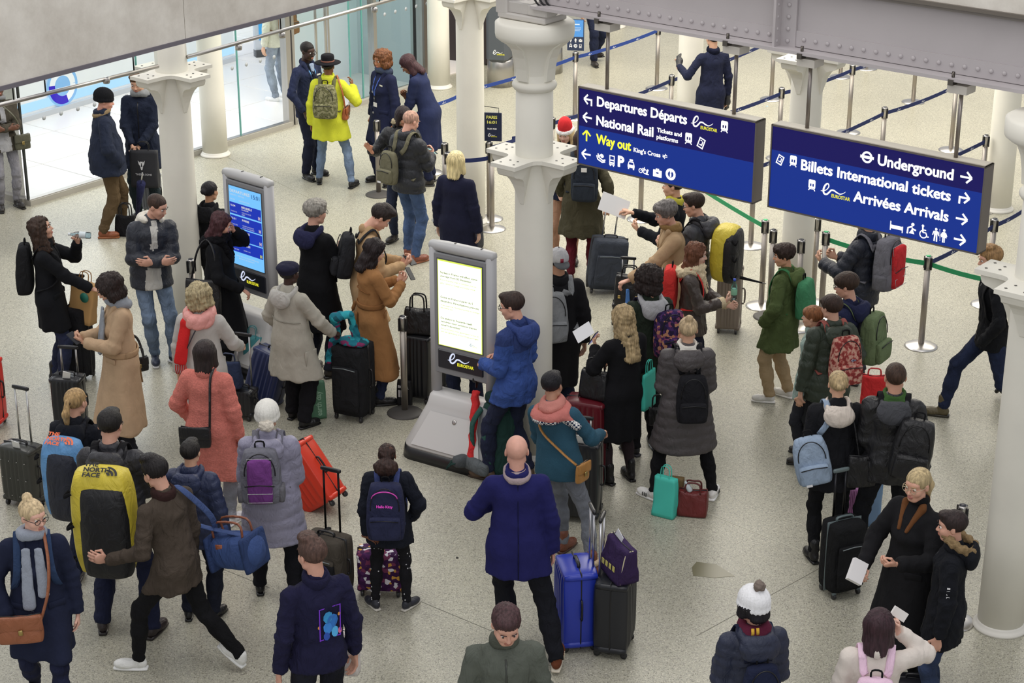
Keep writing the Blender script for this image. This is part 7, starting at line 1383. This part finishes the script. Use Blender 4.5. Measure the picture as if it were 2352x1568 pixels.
handbag('dark grey holdall standing right of the blonde in navy',G(1086,570),-20,.22,.24,.40,'3a3b40','cloth',handles=1,hh_=.05)
suitcase('black case cut by the lower edge beside the pale pink backpack',(2098,1640),1556,-10,.30,.2,'1d1d22','hard')
suitcase('black case pulled by the man striding behind the right column',(2318,915),800,-60,.30,.22,'1a1b1f','soft',roll=20)
q=PP['art_jacket']; handbag('cream fabric bag carried beside the embroidered jacket',G(795,1545,.62),-15,.20,.12,.34,'ddd6d2','cloth',handles=1,hh_=.1)
# ---- small print and trims on clothes
m_=M('7a3ac8','emit',s=.6); decal(q,frame2(-.5,-.75,.5,.75,.05),.04,1.20,.15,m_,'embroidered_frame')
for k,(x_,y_,r_,c_) in enumerate(((-.1,.3,.22,'3aa0e0'),(.12,.05,.26,'2f7ad0'),(-.12,-.2,.2,'3a8ae0'),(.2,-.45,.18,'58b8f0'),(-.2,-.55,.14,'2c55b8'),(.45,-.5,.1,'e07aa0'),(.42,.3,.07,'e8a040'),(-.5,-.1,.06,'e8a040'))): decal(q,disc2((x_,y_),r_,9,r_*1.3),.04,1.20,.15,M(c_,'plain'),'embroidery',off=.007+.0006*k)
q=PP['fur_boy']; 
for k in range(5): q.E('white_print',xf(box(.003,.022,.012,(0,0,0)),None,q.joints[1][0]*.35+q.joints[1][1]*.65+np.array([-.066,0,.05-.024*k])),M('e4e4e8'),sm=False,parent=q.coat)
for nm,c1 in(('staff_man','3f9be0'),('curly_staff','2f5fd0')):
    q=PP[nm]; 
    for sx in(-1,1): q.E('lanyard',tube([q.tt(back(q,sx*x_,z_,.006,True)) for x_,z_ in((.06,1.44),(.045,1.36),(.025,1.26),(.005,1.18))],.004,5,flat=(.007,.002),wdir=(1,0,0)),M(c1,'cloth'),sm=False)
    V,F=box(.075,.004,.055); q.E('id_card',(V+q.tt(back(q,0,1.06,.012,True)),F),M('e8e8ea'),sm=False); q.E('card_cord',tube([q.tt(back(q,0,1.18,.008,True)),q.tt(back(q,0,1.09,.012,True))],.004,5),M('101012'))
    V,F=box(.06,.004,.018); q.E('name_badge',(V+q.tt(back(q,-.10,1.32,.008,True)),F),M('d8d8cc'),sm=False)
q=PP['staff_man']; q.E('shirt_front',(lambda V,F:(V,F))(*surf(U(.004,cone(q.tt((0,.085,1.46)),q.tt((0,.115,1.34)),.04,.016,1,.5)),.009)),M('8fa6cc','cloth')); q.E('tie',tube([q.tt(back(q,0,z_,.010,True)) for z_ in(1.43,1.36,1.28,1.2)],.01,6,flat=(.02,.004),wdir=(1,0,0)),M('161c34','cloth'))
q=PP['guard']
for k in(0,1):
    c_=q.joints[k][2]; fd=nrm(c_-q.joints[k][1]); q.E('black_glove',surf(U(.02,ell(q.hands[k]-fd*.01,(.046,.05,.05)),cone(c_+fd*.01,q.hands[k],.04,.035),*[cone(q.hands[k],q.hands[k]+nrm(q.hands[k]-c_)*.085+np.array([.018*(j-1.5),0,.012*(j-1.5)]),.014,.011) for j in range(4)]),.009),M('26262a','leather'))
q=PP['bald_navy']; q.E('vent_seam',tube([q.tt(back(q,0,z_,.002)) for z_ in(1.0,.9,.8,.72)],.004,5),M('15163c','cloth'),parent=q.coat); q.E('back_seam',tube([q.tt(back(q,0,z_,.001)) for z_ in(1.42,1.3,1.2,1.1,1.0)],.003,5),M('181a4a','cloth'),parent=q.coat)
q=PP['camel_woman']; q.E('yoke_flap',tube([q.tt(back(q,x_,1.22+.015*math.cos(x_*12),.004)) for x_ in np.linspace(-.15,.15,9)],.006,5),M('84582f','wool'),parent=q.coat)
q=PP['beret_woman']; q.E('back_seam',tube([q.tt(back(q,x_,1.17,.002)) for x_ in np.linspace(-.19,.19,9)],.005,5),M('8e8a7e','wool'),parent=q.coat); q.E('patch_pocket',xf(box(.02,.16,.17,(0,0,0),.006),rotz(0),(.235,.02,.78)),M('a29e92','wool'),parent=q.coat)
q=PP['puffer_green']; T=[o for o in bpy.data.objects if o.get('label','').startswith('red and pink camouflage')][0]
def wb(x,y,z): return q.W(np.array([q.tt((x,y,z))]))[0]
for nm,w_,h_,c_,dx,o_ in(('flag_patch',.05,.03,'8a2230',0,0),('flag_cross',.05,.010,'e8e8ec',0,.002),('flag_cross',.012,.03,'e8e8ec',-.006,.002),('flag_cross',.05,.005,'24346a',0,.003),('flag_cross',.006,.03,'24346a',-.006,.003)):
    V,F=box(w_,.004,h_,(.05+dx,-(.155+.18+.012+o_),1.24)); emit(nm,(q.W(np.array([q.tt(v) for v in V])),F),M(c_),T,smooth=False)
